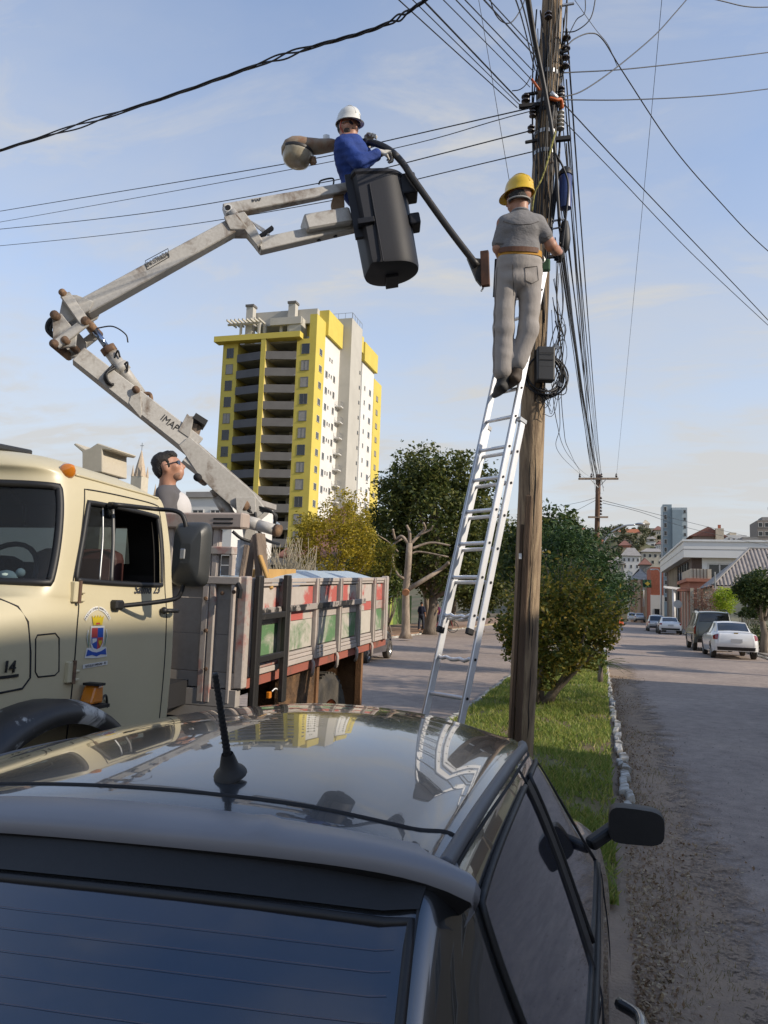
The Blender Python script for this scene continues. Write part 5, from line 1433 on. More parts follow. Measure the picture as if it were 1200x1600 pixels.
st.append((2.50, -3.55, 3.62, [(TXC, 3.5), (-3.6, 3.5), (-3.58, 3.5), (-3.57, 3.51), (-3.56, 3.52), (-3.55, 3.53)]))
net = []
for (z, xs, yr, fr) in st:
    f = (yr - fr[5][1])
    half = fr + [(xs + (0.006 if z < 2.3 else 0), fr[5][1] + f * .45), (xs, fr[5][1] + f * .84), (xs - .11, yr - .015), (TXC, yr + .03)]
    half3 = [(x, y, z - (0.03 * max(0, (y - 3.3)) if z > 2.3 else 0)) for x, y in half]
    net.append([(2 * TXC - x, y, z_) for x, y, z_ in half3[:0:-1]] + half3)
CN = Net(net); CN.sign = -1.0
DW = ((5.14, 9 + 5.03), (6.62, 9 + 5.10), (6.60, 9 + 6.93), (5.14, 9 + 6.97))
WSC = ((5.06, 9 - 4.15), (6.86, 9 - 4.05), (6.86, 9 + 4.05), (5.06, 9 + 4.15))
RWC = ((5.5, 9 + 8.25), (6.5, 9 + 8.25), (6.5, 9 + 8.95), (5.5, 9 + 8.95))
def cab_skip(s, c):
    for s_ in (1, -1):
        cc = (c - 9) * s_
        if 5.2 < s < 6.56 and 5.12 < cc < 6.86: return True
        if 5.6 < s < 6.45 and 8.3 < cc: return True
    return 5.14 < s < 6.80 and abs(c - 9) < 3.98
_s, _c = np.meshgrid(np.linspace(0, 7.6, 260), np.linspace(9 + 2.0, 9 + 8.0, 300), indexing='ij')
_P = CN.ev(_s, _c); _N = -CN.nrm(_s, _c)
_q = _P - np.array(CAM); _dp = _q @ np.array(FW)
_X = 600 + 1200 * (_q @ np.array(RT)) / _dp; _Y = 800 - 1200 * (_q @ np.array(UP)) / _dp
def on_cab(px, py, o=0.0):
    i = np.argmin((_X - px) ** 2 + (_Y - py) ** 2 + 1e5 * (_N[..., 0] < 0)); p = Vector(_P.reshape(-1, 3)[i]); n = Vector(_N.reshape(-1, 3)[i]).normalized()
    return p + n * o
def cab_x(p, o=0.0):
    '''same y and z, moved onto the cab side'''
    i = np.argmin((_P[..., 1] - p[1]) ** 2 + (_P[..., 2] - p[2]) ** 2 + 1e5 * (_P[..., 0] < -2.8)); return Vector((_P.reshape(-1, 3)[i][0] + o, p[1], p[2]))
cab = CN.sheet(10, 8, cab_skip).build('cab', M_cab, truck, smooth=True)
_s2, _c2 = np.meshgrid(np.linspace(0, 9.0, 64), np.linspace(.02, 17.98, 120), indexing='ij')
_L = CN.off(_s2, _c2, -.035); mb = MB(); mb.v = [tuple(p) for p in _L.reshape(-1, 3)]
for i in range(63):
    for j in range(119):
        if not cab_skip((_s2[i, j] + _s2[i + 1, j]) / 2, (_c2[i, j] + _c2[i, j + 1]) / 2) and not (_s2[i, j] < 5 and abs(_c2[i, j] - 9) < 4.6): mb.f.append((i * 120 + j, i * 120 + 120 + j, i * 120 + 121 + j, i * 120 + j + 1))
mb.build('lining', mat('dark_cab_lining', (0.022, 0.02, 0.018), .9, var=.3), cab, smooth=True)
M_tglass = glass('truck_glass', (0.75, 0.82, 0.85), 0.96)
M_wglass = glass('truck_windshield_glass', (0.42, 0.48, 0.56), 0.86)
P, _ = CN.patch(WSC, 12, 30, -0.004, 0.10); ws_ = grid_obj(P, 'windshield', M_wglass, cab)
MB().tube(CN.rim(WSC, 30, 0.0, 0.10), 0.019, 8).build('windshield_gasket', M_black, ws_, smooth=True)
MB().tube(CN.rim(WSC, 30, 0.012, 0.10), 0.006, 6).build('chrome_strip', mat('brass_strip', (0.35, 0.29, 0.20), 0.35, .6), ws_, smooth=True)
for s_ in (1, -1):
    q = [(a, 9 + s_ * (b - 9)) for a, b in DW]
    door = MB().tube(CN.rim([(0.35, 9 + s_ * 4.92), (6.95, 9 + s_ * 5.02), (6.95, 9 + s_ * 7.12), (0.35, 9 + s_ * 7.15)], 24, 0.0, 0.06), 0.0042, 6).build('door', M_dark, truck, smooth=True)
    door['label'] = 'cream cab door with municipal crest and lettering' if s_ > 0 else 'cream cab door on the far side'
    if s_ > 0: TDOOR = door
    P, _ = CN.patch(q, 12, 16, -0.012, 0.14)
    # rear two thirds of the pane is wound down; quarter light stays
    MB().tube(CN.rim(q, 20, 0.0, 0.14), 0.015, 8).build('window_gasket', M_black, door, smooth=True)
    vent = [q[0], q[1], (6.61, 9 + s_ * 5.66), (5.14, 9 + s_ * 5.72)]
    P, _ = CN.patch(vent, 10, 6, -0.008, 0.0); grid_obj(P, 'quarter_light', M_tglass, door)
    MB().tube(CN.line([(5.16, 9 + s_ * 5.72), (6.60, 9 + s_ * 5.66)], -0.004, 12), 0.010, 8).build('quarter_light_bar', mat('grey_channel', (0.12, 0.12, 0.12), 0.4, .3), door, smooth=True)
    MB().tube(CN.line([(5.16, 9 + s_ * 5.52), (6.60, 9 + s_ * 5.46)], -0.006, 12), 0.005, 6).build('quarter_light_edge', M_steel, door, smooth=True)
    if s_ < 0:
        P, _ = CN.patch(q, 12, 16, -0.006, 0.14); grid_obj(P, 'window_pane', M_tint, door)
        continue
    pane = [(5.14, 9 + s_ * 5.75), (5.22, 9 + s_ * 5.75), (5.22, 9 + s_ * 6.95), (5.14, 9 + s_ * 6.97)]
    P, _ = CN.patch(pane, 5, 10, -0.015, 0.0); grid_obj(P, 'wound_down_pane', M_tglass, door)
RWG = glass('rear_cab_glass', (0.20, 0.22, 0.20), .92)
for s_ in (1, -1):
    P, _ = CN.patch([(5.5, 9 + s_ * 8.2), (6.52, 9 + s_ * 8.2), (6.52, 9 + s_ * 9.0), (5.5, 9 + s_ * 9.0)], 8, 10, -0.01); grid_obj(P, 'rear_window', RWG, cab)
# interior
def tb(name, m, x0, x1, y0, y1, z0, z1, bevel=0.03): return MB().bb(x0, x1, y0, y1, z0, z1).build(name, m, cab, bevel=bevel, seg=2)
M_seat = mat('maroon_vinyl', (0.055, 0.018, 0.016), 0.6, var=0.4, scale=5)
tb('seat_back', M_seat, -3.25, -2.70, 3.78, 3.95, 1.25, 2.00, 0.06)
tb('seat_base', M_seat, -3.30, -2.66, 3.35, 3.85, 1.15, 1.40, 0.05)
tb('passenger_seat', M_seat, -4.5, -3.4, 3.75, 3.95, 1.2, 1.95, 0.06)
tb('cab_floor', M_dark, -4.60, -2.62, 2.6, 4.1, 0.9, 1.0, 0)
tb('dashboard', mat('black_dash', (0.02, 0.02, 0.022), 0.7), -4.65, -2.62, 2.93, 3.2, 1.55, 1.745, 0.03)
MB().bb(-4.7, -2.56, 4.06, 4.08, 1.0, 1.86).build('rear_trim', mat('dark_headlining', (0.03, 0.028, 0.026), 0.9), cab)
MB().tube([Vector((-3.0 + .21 * math.cos(a), 3.28 + .1 * math.sin(a), 1.80 + .19 * math.sin(a))) for a in np.linspace(0, 2 * math.pi, 25)], 0.014, 6).build('steering_wheel', M_black, cab, smooth=True)
MB().ico((-2.72, 3.02, 1.805), 0.045, 1, (1.3, .8, .8)).ico((-2.66, 3.04, 1.83), 0.022, 1).build('rag_on_dash', mat('pale_green_cloth', (0.45, 0.55, 0.48), 0.9), cab, smooth=True)
# roof furniture
def cabz(px, py, X): return on_x(px, py, X)
v_ = MB(); v_.prism([(-2.98, 2.86, 2.44), (-2.98, 3.42, 2.475), (-2.98, 3.42, 2.505), (-2.98, 2.86, 2.475)], (-1.3, 0, 0))
v_.build('roof_board', mat('black_roof_board', (0.03, 0.032, 0.035), 0.5), cab, bevel=0.008)
MB().bb(-2.94, -3.0, 3.0, 3.04, 2.38, 2.46).bb(-2.94, -3.0, 3.34, 3.38, 2.40, 2.47).build('board_bracket', M_rust, cab)
# roof marker lamp
rp = CN.off(np.array(7.75), np.array(9 + 4.75), 0.0)
MB().lathe([(0.040, 0), (0.042, 0.008), (0.036, 0.022), (0.012, 0.055), (0.001, 0.058)], Matrix.Translation(rp) @ Vector((0.8, -0.35, 0.35)).to_track_quat('Z', 'Y').to_matrix().to_4x4(), 12).build('marker_lamp', M_amber, cab, smooth=True)
MB().tube(CN.line([(7.5, 9 + 4.9), (7.45, 9 + 6.0), (7.35, 9 + 7.3)], 0.004, 10), 0.007, 6).build('drip_rail', M_cab, cab, smooth=True)
# cowl details: hood edge, vent flap, badge
MB().tube([on_cab(x, y) for x, y in ((-60, 925), (0, 936), (28, 948), (44, 972), (48, 1020), (46, 1058), (34, 1076), (0, 1082), (-60, 1084))], 0.005, 6).build('hood_gap', M_dark, cab, smooth=True)
fl = [on_cab(x, y) for x, y in ((58, 992), (86, 990), (92, 997), (91, 1048), (85, 1055), (60, 1057), (55, 1050), (55, 998), (58, 992), (86, 990))]
MB().tube(fl, 0.004, 6).build('vent_flap_gap', M_dark, cab, smooth=True)
bp_ = on_cab(12, 1046, .004)
text_mesh('badge_lettering', '14', 0.075, bp_ + Vector((0.004, 0, 0.006)), (0, 1, -.06), (0, 0.12, 1), M_black, cab, 0.004)
MB().beam(on_cab(-40, 1062, .003), on_cab(29, 1055, .003), 0.006, 0.012).build('badge_strip', M_black, cab)
# fender: black flared arch with scraped paint
M_fender = worn('scraped_black_fender', (0.022, 0.023, 0.026), (0.45, 0.45, 0.43), 0.44, 3.2, 0.45, grime=0.15, edge=0.015)
fc = (2.98, 0.60)
Pf = []
for k in range(33):
    a = rad(-8) + rad(196) * k / 32
    row = []
    for (rr, x) in ((0.56, -2.30), (0.60, -2.275), (0.640, -2.30), (0.665, -2.37), (0.66, -2.48), (0.62, -2.62)):
        row.append(Vector((x, fc[0] + rr * 1.06 * math.cos(a), fc[1] + rr * math.sin(a))))
    Pf.append(row)
MB().grid(Pf).build('fender', M_fender, truck, smooth=True)
for s_, y in ((1, 2.98), (1, 7.02), (-1, 2.98), (-1, 7.02)):
    rear = y > 5
    x = (-2.62 if rear else -2.55) if s_ > 0 else (-4.72 if rear else -4.75)
    r_ = 0.53 if rear else 0.49
    Mx = Matrix.Translation((x, y, r_)) @ Matrix.Rotation(math.pi / 2, 4, 'Y')
    t = MB().lathe([(r_ * .55, -.13), (r_ * .9, -.135), (r_, -.10), (r_, .10), (r_ * .9, .135), (r_ * .55, .13), (r_ * .52, 0), (r_ * .55, -.13)], Mx, 40)
    for k in range(40):
        a = 2 * math.pi * k / 40
        for sx in (-.06, .06):
            t.box((x + sx, y + (r_ + .004) * math.cos(a), r_ + (r_ + .004) * math.sin(a)), (0.09, 0.05, 0.02), Matrix.Rotation(a - math.pi / 2 + (.35 if sx > 0 else -.35) * 0, 3, 'X'))
    w_ = t.build('wheel', M_tyre, truck)
    MB().lathe([(r_ * .55, .12 * s_), (r_ * .50, .05 * s_), (r_ * .22, .02 * s_), (r_ * .2, .09 * s_), (0.001, .10 * s_)], Mx, 24).build('rim', worn('orange_rim', (0.40, 0.12, 0.05), (0.1, 0.07, 0.05), .42, 8, .7), w_, smooth=True)
    if rear:
        MB().lathe([(r_ * .55, -.13), (r_ * .93, -.13), (r_, -.1), (r_, .1), (r_ * .93, .13), (r_ * .55, .13)], Mx @ Matrix.Translation((0, 0, -0.30 * s_)), 28).build('inner_tyre', M_tyre, w_)
# front turn signal on the fender
tp = on_x(146, 1085, -2.40)
mb = MB().prism([tp + Vector((-.05, -.045, -.045)), tp + Vector((-.05, .05, -.045)), tp + Vector((-.05, .045, .045)), tp + Vector((-.05, -.01, .045))], (0.075, 0, 0))
tsig = mb.build('turn_signal', M_amber, truck, bevel=0.012, seg=2)
MB().box(tp + Vector((0, 0, .05)), (0.09, 0.055, 0.012)).box(tp + Vector((0, 0.0, -.055)), (0.11, 0.12, 0.016)).build('lamp_housing', M_black, tsig)
MB().tube(bez([tp + Vector((0, .06, -.04)), tp + Vector((-.03, .14, -.02)), tp + Vector((-.06, .20, -.07)), tp + Vector((-.08, .22, -.14))], 5), 0.006, 6).build('wire', M_black, tsig)
# hinges, handle
for (px, py) in ((115, 925), (106, 1050)):
    p = on_cab(px, py, .006)
    hg = MB().box(p, (0.03, 0.035, 0.10)).box(p + Vector((0.004, .045, .0)), (0.02, .05, .015)).box(p + Vector((0.004, .045, -.04)), (0.02, .05, .015)).build('hinge', M_cab, TDOOR, bevel=0.004)
    MB().tube([p + Vector((.016, .02, -.055)), p + Vector((.016, .02, .055))], 0.010, 8).build('pin', M_rust, hg)
p = on_x(262, 954, -2.455)
MB().tube([p + Vector((0, -.06, 0)), p + Vector((.035, -.05, 0)), p + Vector((.04, .04, .0)), p + Vector((.02, .06, .0))], 0.013, 8).ico(p + Vector((0.01, -.055, 0)), 0.022, 1).build('door_handle', M_black, TDOOR, smooth=True)
# lettering and crest on the door
dp = on_x(230, 921, -2.468)
text_mesh('door_lettering', 'Salmo 23', 0.068, on_cab(230, 922, .004), (0, 1, 0.02), (0, 0, 1), mat('navy_lettering', (0.03, 0.035, 0.05), 0.5), TDOOR, 0.001, shear=0.3, bold=.0006)
cr = on_x(151, 996, -2.463)
def crest_pt(u, v): return cab_x(cr + Vector((0, u * 1.12, v * 1.12)), .003)
C_white, C_blue = mat('decal_white', (0.7, 0.7, 0.68), 0.5, var=.1), mat('decal_blue', (0.01, 0.07, 0.38), 0.5, var=.1)
C_red, C_yel = mat('decal_red', (0.45, 0.05, 0.05), 0.5, var=.1), mat('decal_yellow', (0.62, 0.46, 0.02), 0.5, var=.1)
C_grn = mat('decal_green', (0.04, 0.15, 0.05), 0.5, var=.1)
shield = lambda k, n=9: [(-.042 * k, .045 * k), (.042 * k, .045 * k)] + [(.042 * k * math.cos(a), -.005 * k - .05 * k * math.sin(a)) for a in np.linspace(0, math.pi, n)]
def decal(name, pts, m, lvl): return MB().prism([crest_pt(u, v) + Vector((0.0005 * lvl, 0, 0)) for u, v in pts], (0.0006, 0, 0)).build(name, m, TDOOR, fix=True)
decal('crest_shield', shield(1.15), C_white, 1)
decal('crest_quarter', [(-.040, .043), (0, .043), (0, 0), (-.040, 0)], C_red, 3)
decal('crest_quarter', [(0, .043), (.040, .043), (.040, 0), (0, 0)], C_blue, 3)
decal('crest_quarter', [(-.040, 0), (0, 0), (0, -.052), (-.022, -.046), (-.038, -.025)], C_blue, 3)
decal('crest_quarter', [(0, 0), (.040, 0), (.038, -.025), (.022, -.046), (0, -.052)], C_red, 3)
decal('crest_wave', [(-.036, -.004), (-.006, -.004), (-.006, -.016), (-.034, -.026)], C_white, 5)
decal('crest_heart', [(.020, -.040), (.008, -.022), (.010, -.012), (.019, -.016), (.029, -.012), (.032, -.022)], C_yel, 5)
decal('crest_crown', [(-.042, .098), (-.030, .055), (.030, .055), (.042, .098), (.026, .086), (.018, .100), (.008, .086), (0, .102), (-.008, .086), (-.018, .100), (-.026, .086)], C_yel, 2)
decal('crest_crown_arc', [(-.016, .058), (.016, .058), (.012, .066), (-.012, .066)], C_red, 4)
for s_ in (-1, 1):
    decal('crest_wreath', [(s_ * .052, -.045), (s_ * .062, -.03), (s_ * .072, .005), (s_ * .066, .035), (s_ * .060, .035), (s_ * .062, .0), (s_ * .052, -.025)], C_white, 1)
    decal('crest_wreath', [(s_ * .054, -.042), (s_ * .060, -.03), (s_ * .067, .005), (s_ * .064, .025), (s_ * .062, .0), (s_ * .054, -.03)], C_grn, 2)
decal('crest_ribbon', [(-.070, -.080), (-.062, -.050), (-.03, -.062), (0, -.066), (.03, -.062), (.062, -.050), (.070, -.080), (.03, -.076), (0, -.084), (-.03, -.076)], C_blue, 4)
decal('crest_ribbon', [(-.078, -.088), (-.068, -.044), (.068, -.044), (.078, -.088), (0, -.092)], C_white, 0.4)
txt = 'PREFEITURA MUNICIPAL'
for i, ch_ in enumerate(txt):
    a = rad(-50 + 100 * i / (len(txt) - 1)); R_ = 0.125
    u, v = R_ * 0.86 * math.sin(a), 0.005 + R_ * math.cos(a)
    if ch_ != ' ':
        decal('letter_plate', [(u + du * math.cos(a) + dv * math.sin(a), v - du * math.sin(a) + dv * math.cos(a)) for du, dv in ((-.0062, -.008), (.0062, -.008), (.0062, .009), (-.0062, .009))], C_white, .3)
        text_mesh('letter', ch_, 0.015, crest_pt(u, v) + Vector((.0022, 0, 0)), (0, math.cos(a), -math.sin(a)), (0, math.sin(a), math.cos(a)), M_black, TDOOR, 0.0004)
decal('name_plate', [(-.085, -.115), (.085, -.108), (.085, -.126), (-.085, -.133)], C_white, .3)
text_mesh('crest_lettering', 'GETULIO VARGAS - RS', 0.0165, crest_pt(0, -.1205) + Vector((.0022, 0, 0)), (0, 1, .04), (0, 0, 1), M_black, TDOOR, 0.0004)
# big west-coast mirror
mA = [on_x(176, 790, -2.50), on_x(186, 789, -2.44), on_y(240, 795, 3.72), on_y(276, 799, 3.74), on_y(288, 812, 3.75), on_y(291, 840, 3.76), on_y(287, 900, 3.77), on_y(283, 925, 3.77), on_y(268, 937, 3.74), on_x(196, 946, -2.44), on_x(182, 945, -2.47)]
arm = MB().tube(bez(mA, 6), 0.0125, 8).build('mirror_arm', M_black, truck, smooth=True)
MB().box(on_x(183, 945, -2.455), (0.05, 0.07, 0.05)).build('arm_bracket', M_black, arm, bevel=0.01)
MB().box(on_x(176, 790, -2.50), (0.05, 0.05, 0.035)).build('arm_bracket', M_black, arm, bevel=0.01)
mc = on_y(300, 866, 3.80)
wv = Vector((1, -0.05, 0)); hv = Vector((0, 0.03, 1))
Pm = []
for (k_, y_) in ((0.30, -0.075), (0.80, -0.062), (0.97, -0.030), (1.0, 0.0), (1.0, 0.02)):
    row = []
    for j in range(33):
        a = 2 * math.pi * j / 32; ca, sa = math.cos(a), math.sin(a)
        row.append(mc + wv * (0.108 * k_ * math.copysign(abs(ca) ** .38, ca)) + hv * (0.180 * k_ * math.copysign(abs(sa) ** .30, sa)) + Vector((0, y_, 0)))
    Pm.append(row)
mb = MB().grid(Pm); mb.add(Pm[0][:-1], [tuple(range(32))])
mm = mb.build('side_mirror', mat('mirror_shell_plastic', (0.045, 0.047, 0.046), 0.42, var=0.25, scale=4, bump=0.05, bscale=150), truck, smooth=True, angle=40)
MB().add([p + Vector((0, .0005, 0)) for p in Pm[-1][:-1]], [tuple(range(32))]).build('mirror_glass', mat('mirror_silvering', (0.55, 0.57, 0.6), 0.03, 1.0), mm)
MB().box(on_y(288, 866, 3.745), (0.035, 0.05, 0.06)).build('mirror_clamp', M_steel, mm, bevel=0.006)

# ---- cargo bed
BX, BXL = -2.36, -4.86
def by(px): return on_x(px, 940, BX).y
Y0, Y1 = by(384), by(603)
bed = MB().add([TPt(x, y, z) for x in (BXL, BX - .02) for y in (Y0, Y1) for z in (1.20, 1.26)], [(0, 1, 3, 2), (4, 6, 7, 5), (0, 4, 5, 1), (2, 3, 7, 6), (0, 2, 6, 4), (1, 5, 7, 3)]).build('cargo_bed', M_wood, truck)
def tbox(name, m, x0, x1, y0, y1, z0, z1, parent=bed, bevel=0.0):
    vs = [TPt(x, y, z) for x in (x0, x1) for y in (y0, y1) for z in (z0, z1)]
    return MB().add(vs, [(0, 1, 3, 2), (4, 6, 7, 5), (0, 4, 5, 1), (2, 3, 7, 6), (0, 2, 6, 4), (1, 5, 7, 3)]).build(name, m, parent, bevel=bevel)
ZB, ZT = 1.16, 1.845
posts = [by(p) for p in (384, 397, 441, 450, 494, 531, 561, 584, 600)]
# near side: three boards per bay, ribbed top and bottom rails
bays = [(Y0 + .02, by(441)), (by(449), by(491)), (by(497), by(528)), (by(534), by(559)), (by(565), by(582)), (by(588), Y1)]
for i, (ya, yb) in enumerate(bays):
    tbox('board', M_bedr, BX - .045, BX - .022 - .002 * (i % 2), ya - .02, yb + .02, 1.60, 1.775)
    tbox('board', M_bedr if i in (1, 4) else M_bedw, BX - .045, BX - .020, ya - .02, yb + .02, 1.508, 1.596)
    tbox('board', M_bedg, BX - .045, BX - .022, ya - .02, yb + .02, 1.275, 1.503)
    for (z0_, z1_, dx) in ((1.160, 1.200, 0), (1.204, 1.232, .006), (1.236, 1.262, .010), (1.786, 1.806, .006), (1.811, 1.845, 0)):
        tbox('rail', M_bedw, BX - .05, BX - dx, ya - .02 if i else ya - .03, yb + .02, z0_, z1_, bevel=0.004)
for p in posts[2:]:
    tbox('post', M_bedw, BX - .035, BX + .014, p - .012, p + .032, 1.165, 1.84, bevel=0.006)
    tbox('post_edge', M_bedw, BX - .03, BX + .022, p + .010, p + .018, 1.165, 1.84)
tbox('corner_post', M_bedw, BX - .05, BX + .018, Y0 - .025, Y0 + .05, 1.10, 1.86, bevel=0.008)
tbox('corner_post', M_bedw, BX - .05, BX + .018, Y0 + .065, Y0 + .11, 1.165, 1.85, bevel=0.006)
tbox('corner_post', M_bedw, BX - .05, BX + .02, Y1 - .04, Y1 + .03, 1.15, 1.86, bevel=0.008)
tbox('sill', worn('red_sill', (0.34, 0.10, 0.07), (0.14, 0.08, 0.06), .45, 5, .8), BX - .12, BX - .03, Y0 + .1, Y1 + .15, 1.08, 1.155)
for p in (450, 494, 531, 561, 584):
    y = by(p)
    hk = MB().tube([TPt(BX - .02, y, 1.17), TPt(BX, y, 1.12), TPt(BX - .005, y, 1.05), TPt(BX - .03, y + .03, 1.02), TPt(BX - .03, y + .06, 1.03)], 0.016, 6).build('hook', M_bedw, bed, smooth=True)
# far side and tailgate
for k in range(3):
    tbox('board', M_bedgrey, BXL, BXL + .03, Y0, Y1, 1.27 + k * .19, 1.455 + k * .19)
    tbox('board', M_bedgrey, BXL, BX - .05, Y1 - .03, Y1, 1.27 + k * .19, 1.455 + k * .19)
# scraped black strip and the black rung frame hung on the side
tbox('black_strip', M_barscr, BX + .022, BX + .034, by(393), by(567), 1.585, 1.635, truck, bevel=0.004)
lad = tbox('rung_frame', M_blackbar, BX + .036, BX + .075, by(389) - 0.0, by(389) + .075, 0.93, 1.865, truck, bevel=0.006)
tbox('upright', M_blackbar, BX + .036, BX + .075, by(434), by(434) + .075, 0.93, 1.87, lad, bevel=0.006)
for z in (1.555, 1.26):
    tbox('rung', M_blackbar, BX + .040, BX + .070, by(389) + .07, by(434) + .01, z, z + .045, lad, bevel=0.004)
# tarp lump over the load
c_ = []
for i in range(15):
    row = []
    for j in range(9):
        u, v = i / 14, j / 8
        y = by(470) + (Y1 + .02 - by(470)) * u; x = BX - .10 - v * 1.6
        z = 1.80 + .095 * min(1, u * 5) * min(1, (1 - u) * 14) + .015 * math.sin(u * 17 + v * 6) * math.sin(v * 9) - (0.06 if j == 0 else 0)
        row.append(TPt(x, y, z))
    c_.append(row)
tag(MB().grid(c_).build('tarpaulin', mat('pale_blue_tarp', (0.42, 0.50, 0.56), 0.45, var=0.15, scale=4, bump=0.2, bscale=12), None, smooth=True), 'pale blue tarpaulin covering the load at the rear of the truck bed', 'tarpaulin')
# headboard facing the cab
hb_ = tbox('headboard', M_bedgrey, BXL, BX - .03, Y0 - .02, Y0 + .015, 1.10, 1.20, truck)
for z0_, z1_ in ((1.205, 1.455), (1.46, 1.70), (1.705, 1.80)):
    tbox('board', M_bedgrey, BXL, BX - .05, Y0 - .004, Y0 + .02, z0_, z1_, hb_)
for z0_, z1_ in ((0.98, 1.09), (0.90, 0.975)):
    tbox('sill_board', M_bedgrey, BXL, BX - .02, Y0 - .04, Y0 + .03, z0_, z1_, hb_)
def hx(px, py): return on_y(px, py, Y0).x
for (pa, pb_, top) in ((319, 329, 2.28), (330, 339, 2.20), (363, 369, 1.83), (258, 268, 2.2), (160, 172, 2.25)):
    tbox('post', M_bedw, hx(pa, 960), hx(pb_, 960), Y0 - .045, Y0 - .003, 1.0, top, hb_, bevel=0.006)
tbox('cross_rail', M_bedw, BXL, BX - .03, Y0 - .05, Y0 + .02, 1.80, 1.855, hb_, bevel=0.006)
tbox('top_beam', worn('beam_paint', (0.44, 0.36, 0.31), (0.42, 0.10, 0.07), .45, 4, .8, grime=.35), BXL, hx(386, 822), Y0 - .08, Y0 + .05, 2.185, 2.295, hb_, bevel=0.012)
for z in (2.215, 2.245): tbox('beam_slot', M_dark, hx(342, 820), hx(372, 820), Y0 - .084, Y0 - .078, z, z + .012, hb_)
tbox('short_post', M_bedw, hx(338, 870), hx(346, 870), Y0 - .04, Y0 + .0, 1.855, 2.18, hb_, bevel=0.004)
tbox('step_block', M_bedw, hx(335, 866), hx(369, 866), Y0 - .06, Y0 + .02, 2.005, 2.06, hb_, bevel=0.006)
tbox('frame_post', M_bedw, hx(362, 890), hx(368, 890), Y0 - .05, Y0 + .0, 1.86, 2.005, hb_, bevel=0.004)
for z0_, z1_ in ((1.86, 1.93), (1.935, 2.0)): tbox('board', M_bedgrey, hx(346, 890), hx(362, 890), Y0 - .01, Y0 + .015, z0_, z1_, hb_)
for (px, py) in ((301, 910), (322, 935), (322, 985), (322, 1045), (348, 927), (366, 925)):
    p = on_y(px, py, Y0 - .05); MB().lathe([(0.014, 0), (0.014, .012), (0.0, .014)], Matrix.Translation(p) @ Matrix.Rotation(math.pi / 2, 4, 'X'), 8).build('bolt', M_rust, hb_)
MB().tube([on_y(372, 912, Y0 - .06), on_y(376, 922, Y0 - .08), on_y(374, 935, Y0 - .08)], 0.016, 8).build('latch', M_dark, hb_)
# loose timbers in the bed
for (x0_, y0_, x1_, y1_, w_, m_, d0) in ((384, 915, 398, 840, .05, M_wood, 5.9), (412, 915, 404, 835, .085, M_wood, 5.8), (374, 912, 386, 852, .04, M_wood, 5.75), (424, 908, 406, 868, .035, M_newwood, 5.7), (400, 905, 412, 850, .05, M_wood, 6.0)):
    tag(MB().beam(at(x0_, y0_ + 12, d0), at(x1_, y1_, d0 + .15), w_, w_ * .8).build('timber', m_, None, bevel=.006), {398: 'grey timber leaning left against the boom post', 404: 'thick grey timber standing under the boom pivot', 386: 'short grey timber leaning on the headboard', 412: 'rear grey timber behind the boom pivot'}.get(x1_, 'x') if m_ is M_wood else 'yellow timber leaning right of the boom post', 'timber')
tag(MB().beam(at(400, 898, 6.3), at(455, 897, 6.9), .10, .09).build('timber', M_newwood, None, bevel=.006), 'brown beam lying across the truck bed behind the black rung frame', 'timber')
# chassis, mud guards
tbox('chassis', M_dark, -3.9, -3.2, 2.0, Y1, 0.75, 0.95, truck)
tbox('chassis_rail', M_dark, -2.9, -2.75, 4.0, Y1 + .1, 0.98, 1.14, truck)
tbox('axle', M_dark, -4.6, -2.7, 6.9, 7.1, 0.38, 0.55, truck)
fg = by(515)
mudg = tbox('mud_flap', M_mud, -3.10, BX - .10, fg - .02, fg, 0.55, 1.12, truck)
tbox('mud_guard', M_mud, BX - .14, BX - .10, by(462), fg - .02, 0.50, 1.12, mudg)
tbox('edge_strip', M_rustpan, BX - .10, BX - .08, fg - .03, fg + .03, 0.5, 1.14, mudg)
rf = tbox('rear_flap', M_rustpan, -3.10, BX - .10, by(578), by(578) + .02, 0.25, 1.12, truck)
tbox('stiffener', M_rustpan, BX - .12, BX - .06, by(578) - .03, by(578) + .03, 0.25, 1.14, rf)
tbox('guard_top', M_rustpan, -3.10, BX - .13, fg + .3, by(578), 1.10, 1.13, rf)
tp = on_x(420, 1086, BX + .03)
MB().box(tp, (0.03, 0.04, 0.05)).build('side_marker', M_amber, truck, bevel=.006)
MB().tube(bez([tp + Vector((0, 0.05, .02)), tp + Vector((0, .12, .035)), tp + Vector((0, .2, .0)), tp + Vector((0, .27, -.03))], 5), 0.005, 5).build('marker_wire', M_whitepaint, truck)

# ---- articulated boom
def dl(px): return 6.38 + (px - 105) / 280 * 0.42
def du(px): return 6.38 + (px - 105) / 485 * 0.80
def bl(px, py, o=0): return at(px, py, dl(px) + o)
def bu(px, py, o=0): return at(px, py, du(px) + o)
Bn = (at(590, 300, 7.18) - at(385, 790, 6.8)); Bn.z = 0; Bn.normalize(); BNN = Vector((Bn.y, -Bn.x, 0))     # across the boom, towards the camera side
if BNN.dot(CAM - at(385, 700, 6.6)) < 0: BNN = -BNN
def plate_px(pts, f, o, t):
    """plate cut to an outline, laid in the boom's own plane, o metres off its centre"""
    return [f(x, y) + BNN * o for x, y in pts], BNN * t
boom = MB().beam(bl(306, 700), bl(122, 556), 0.16, 0.185, w2=0.14, h2=0.15).build('aerial_boom', M_boom, truck, bevel=0.008)
def bp(name, m, mb, smooth=False, bevel=0.0): return mb.build(name, m, boom, smooth=smooth, bevel=bevel)
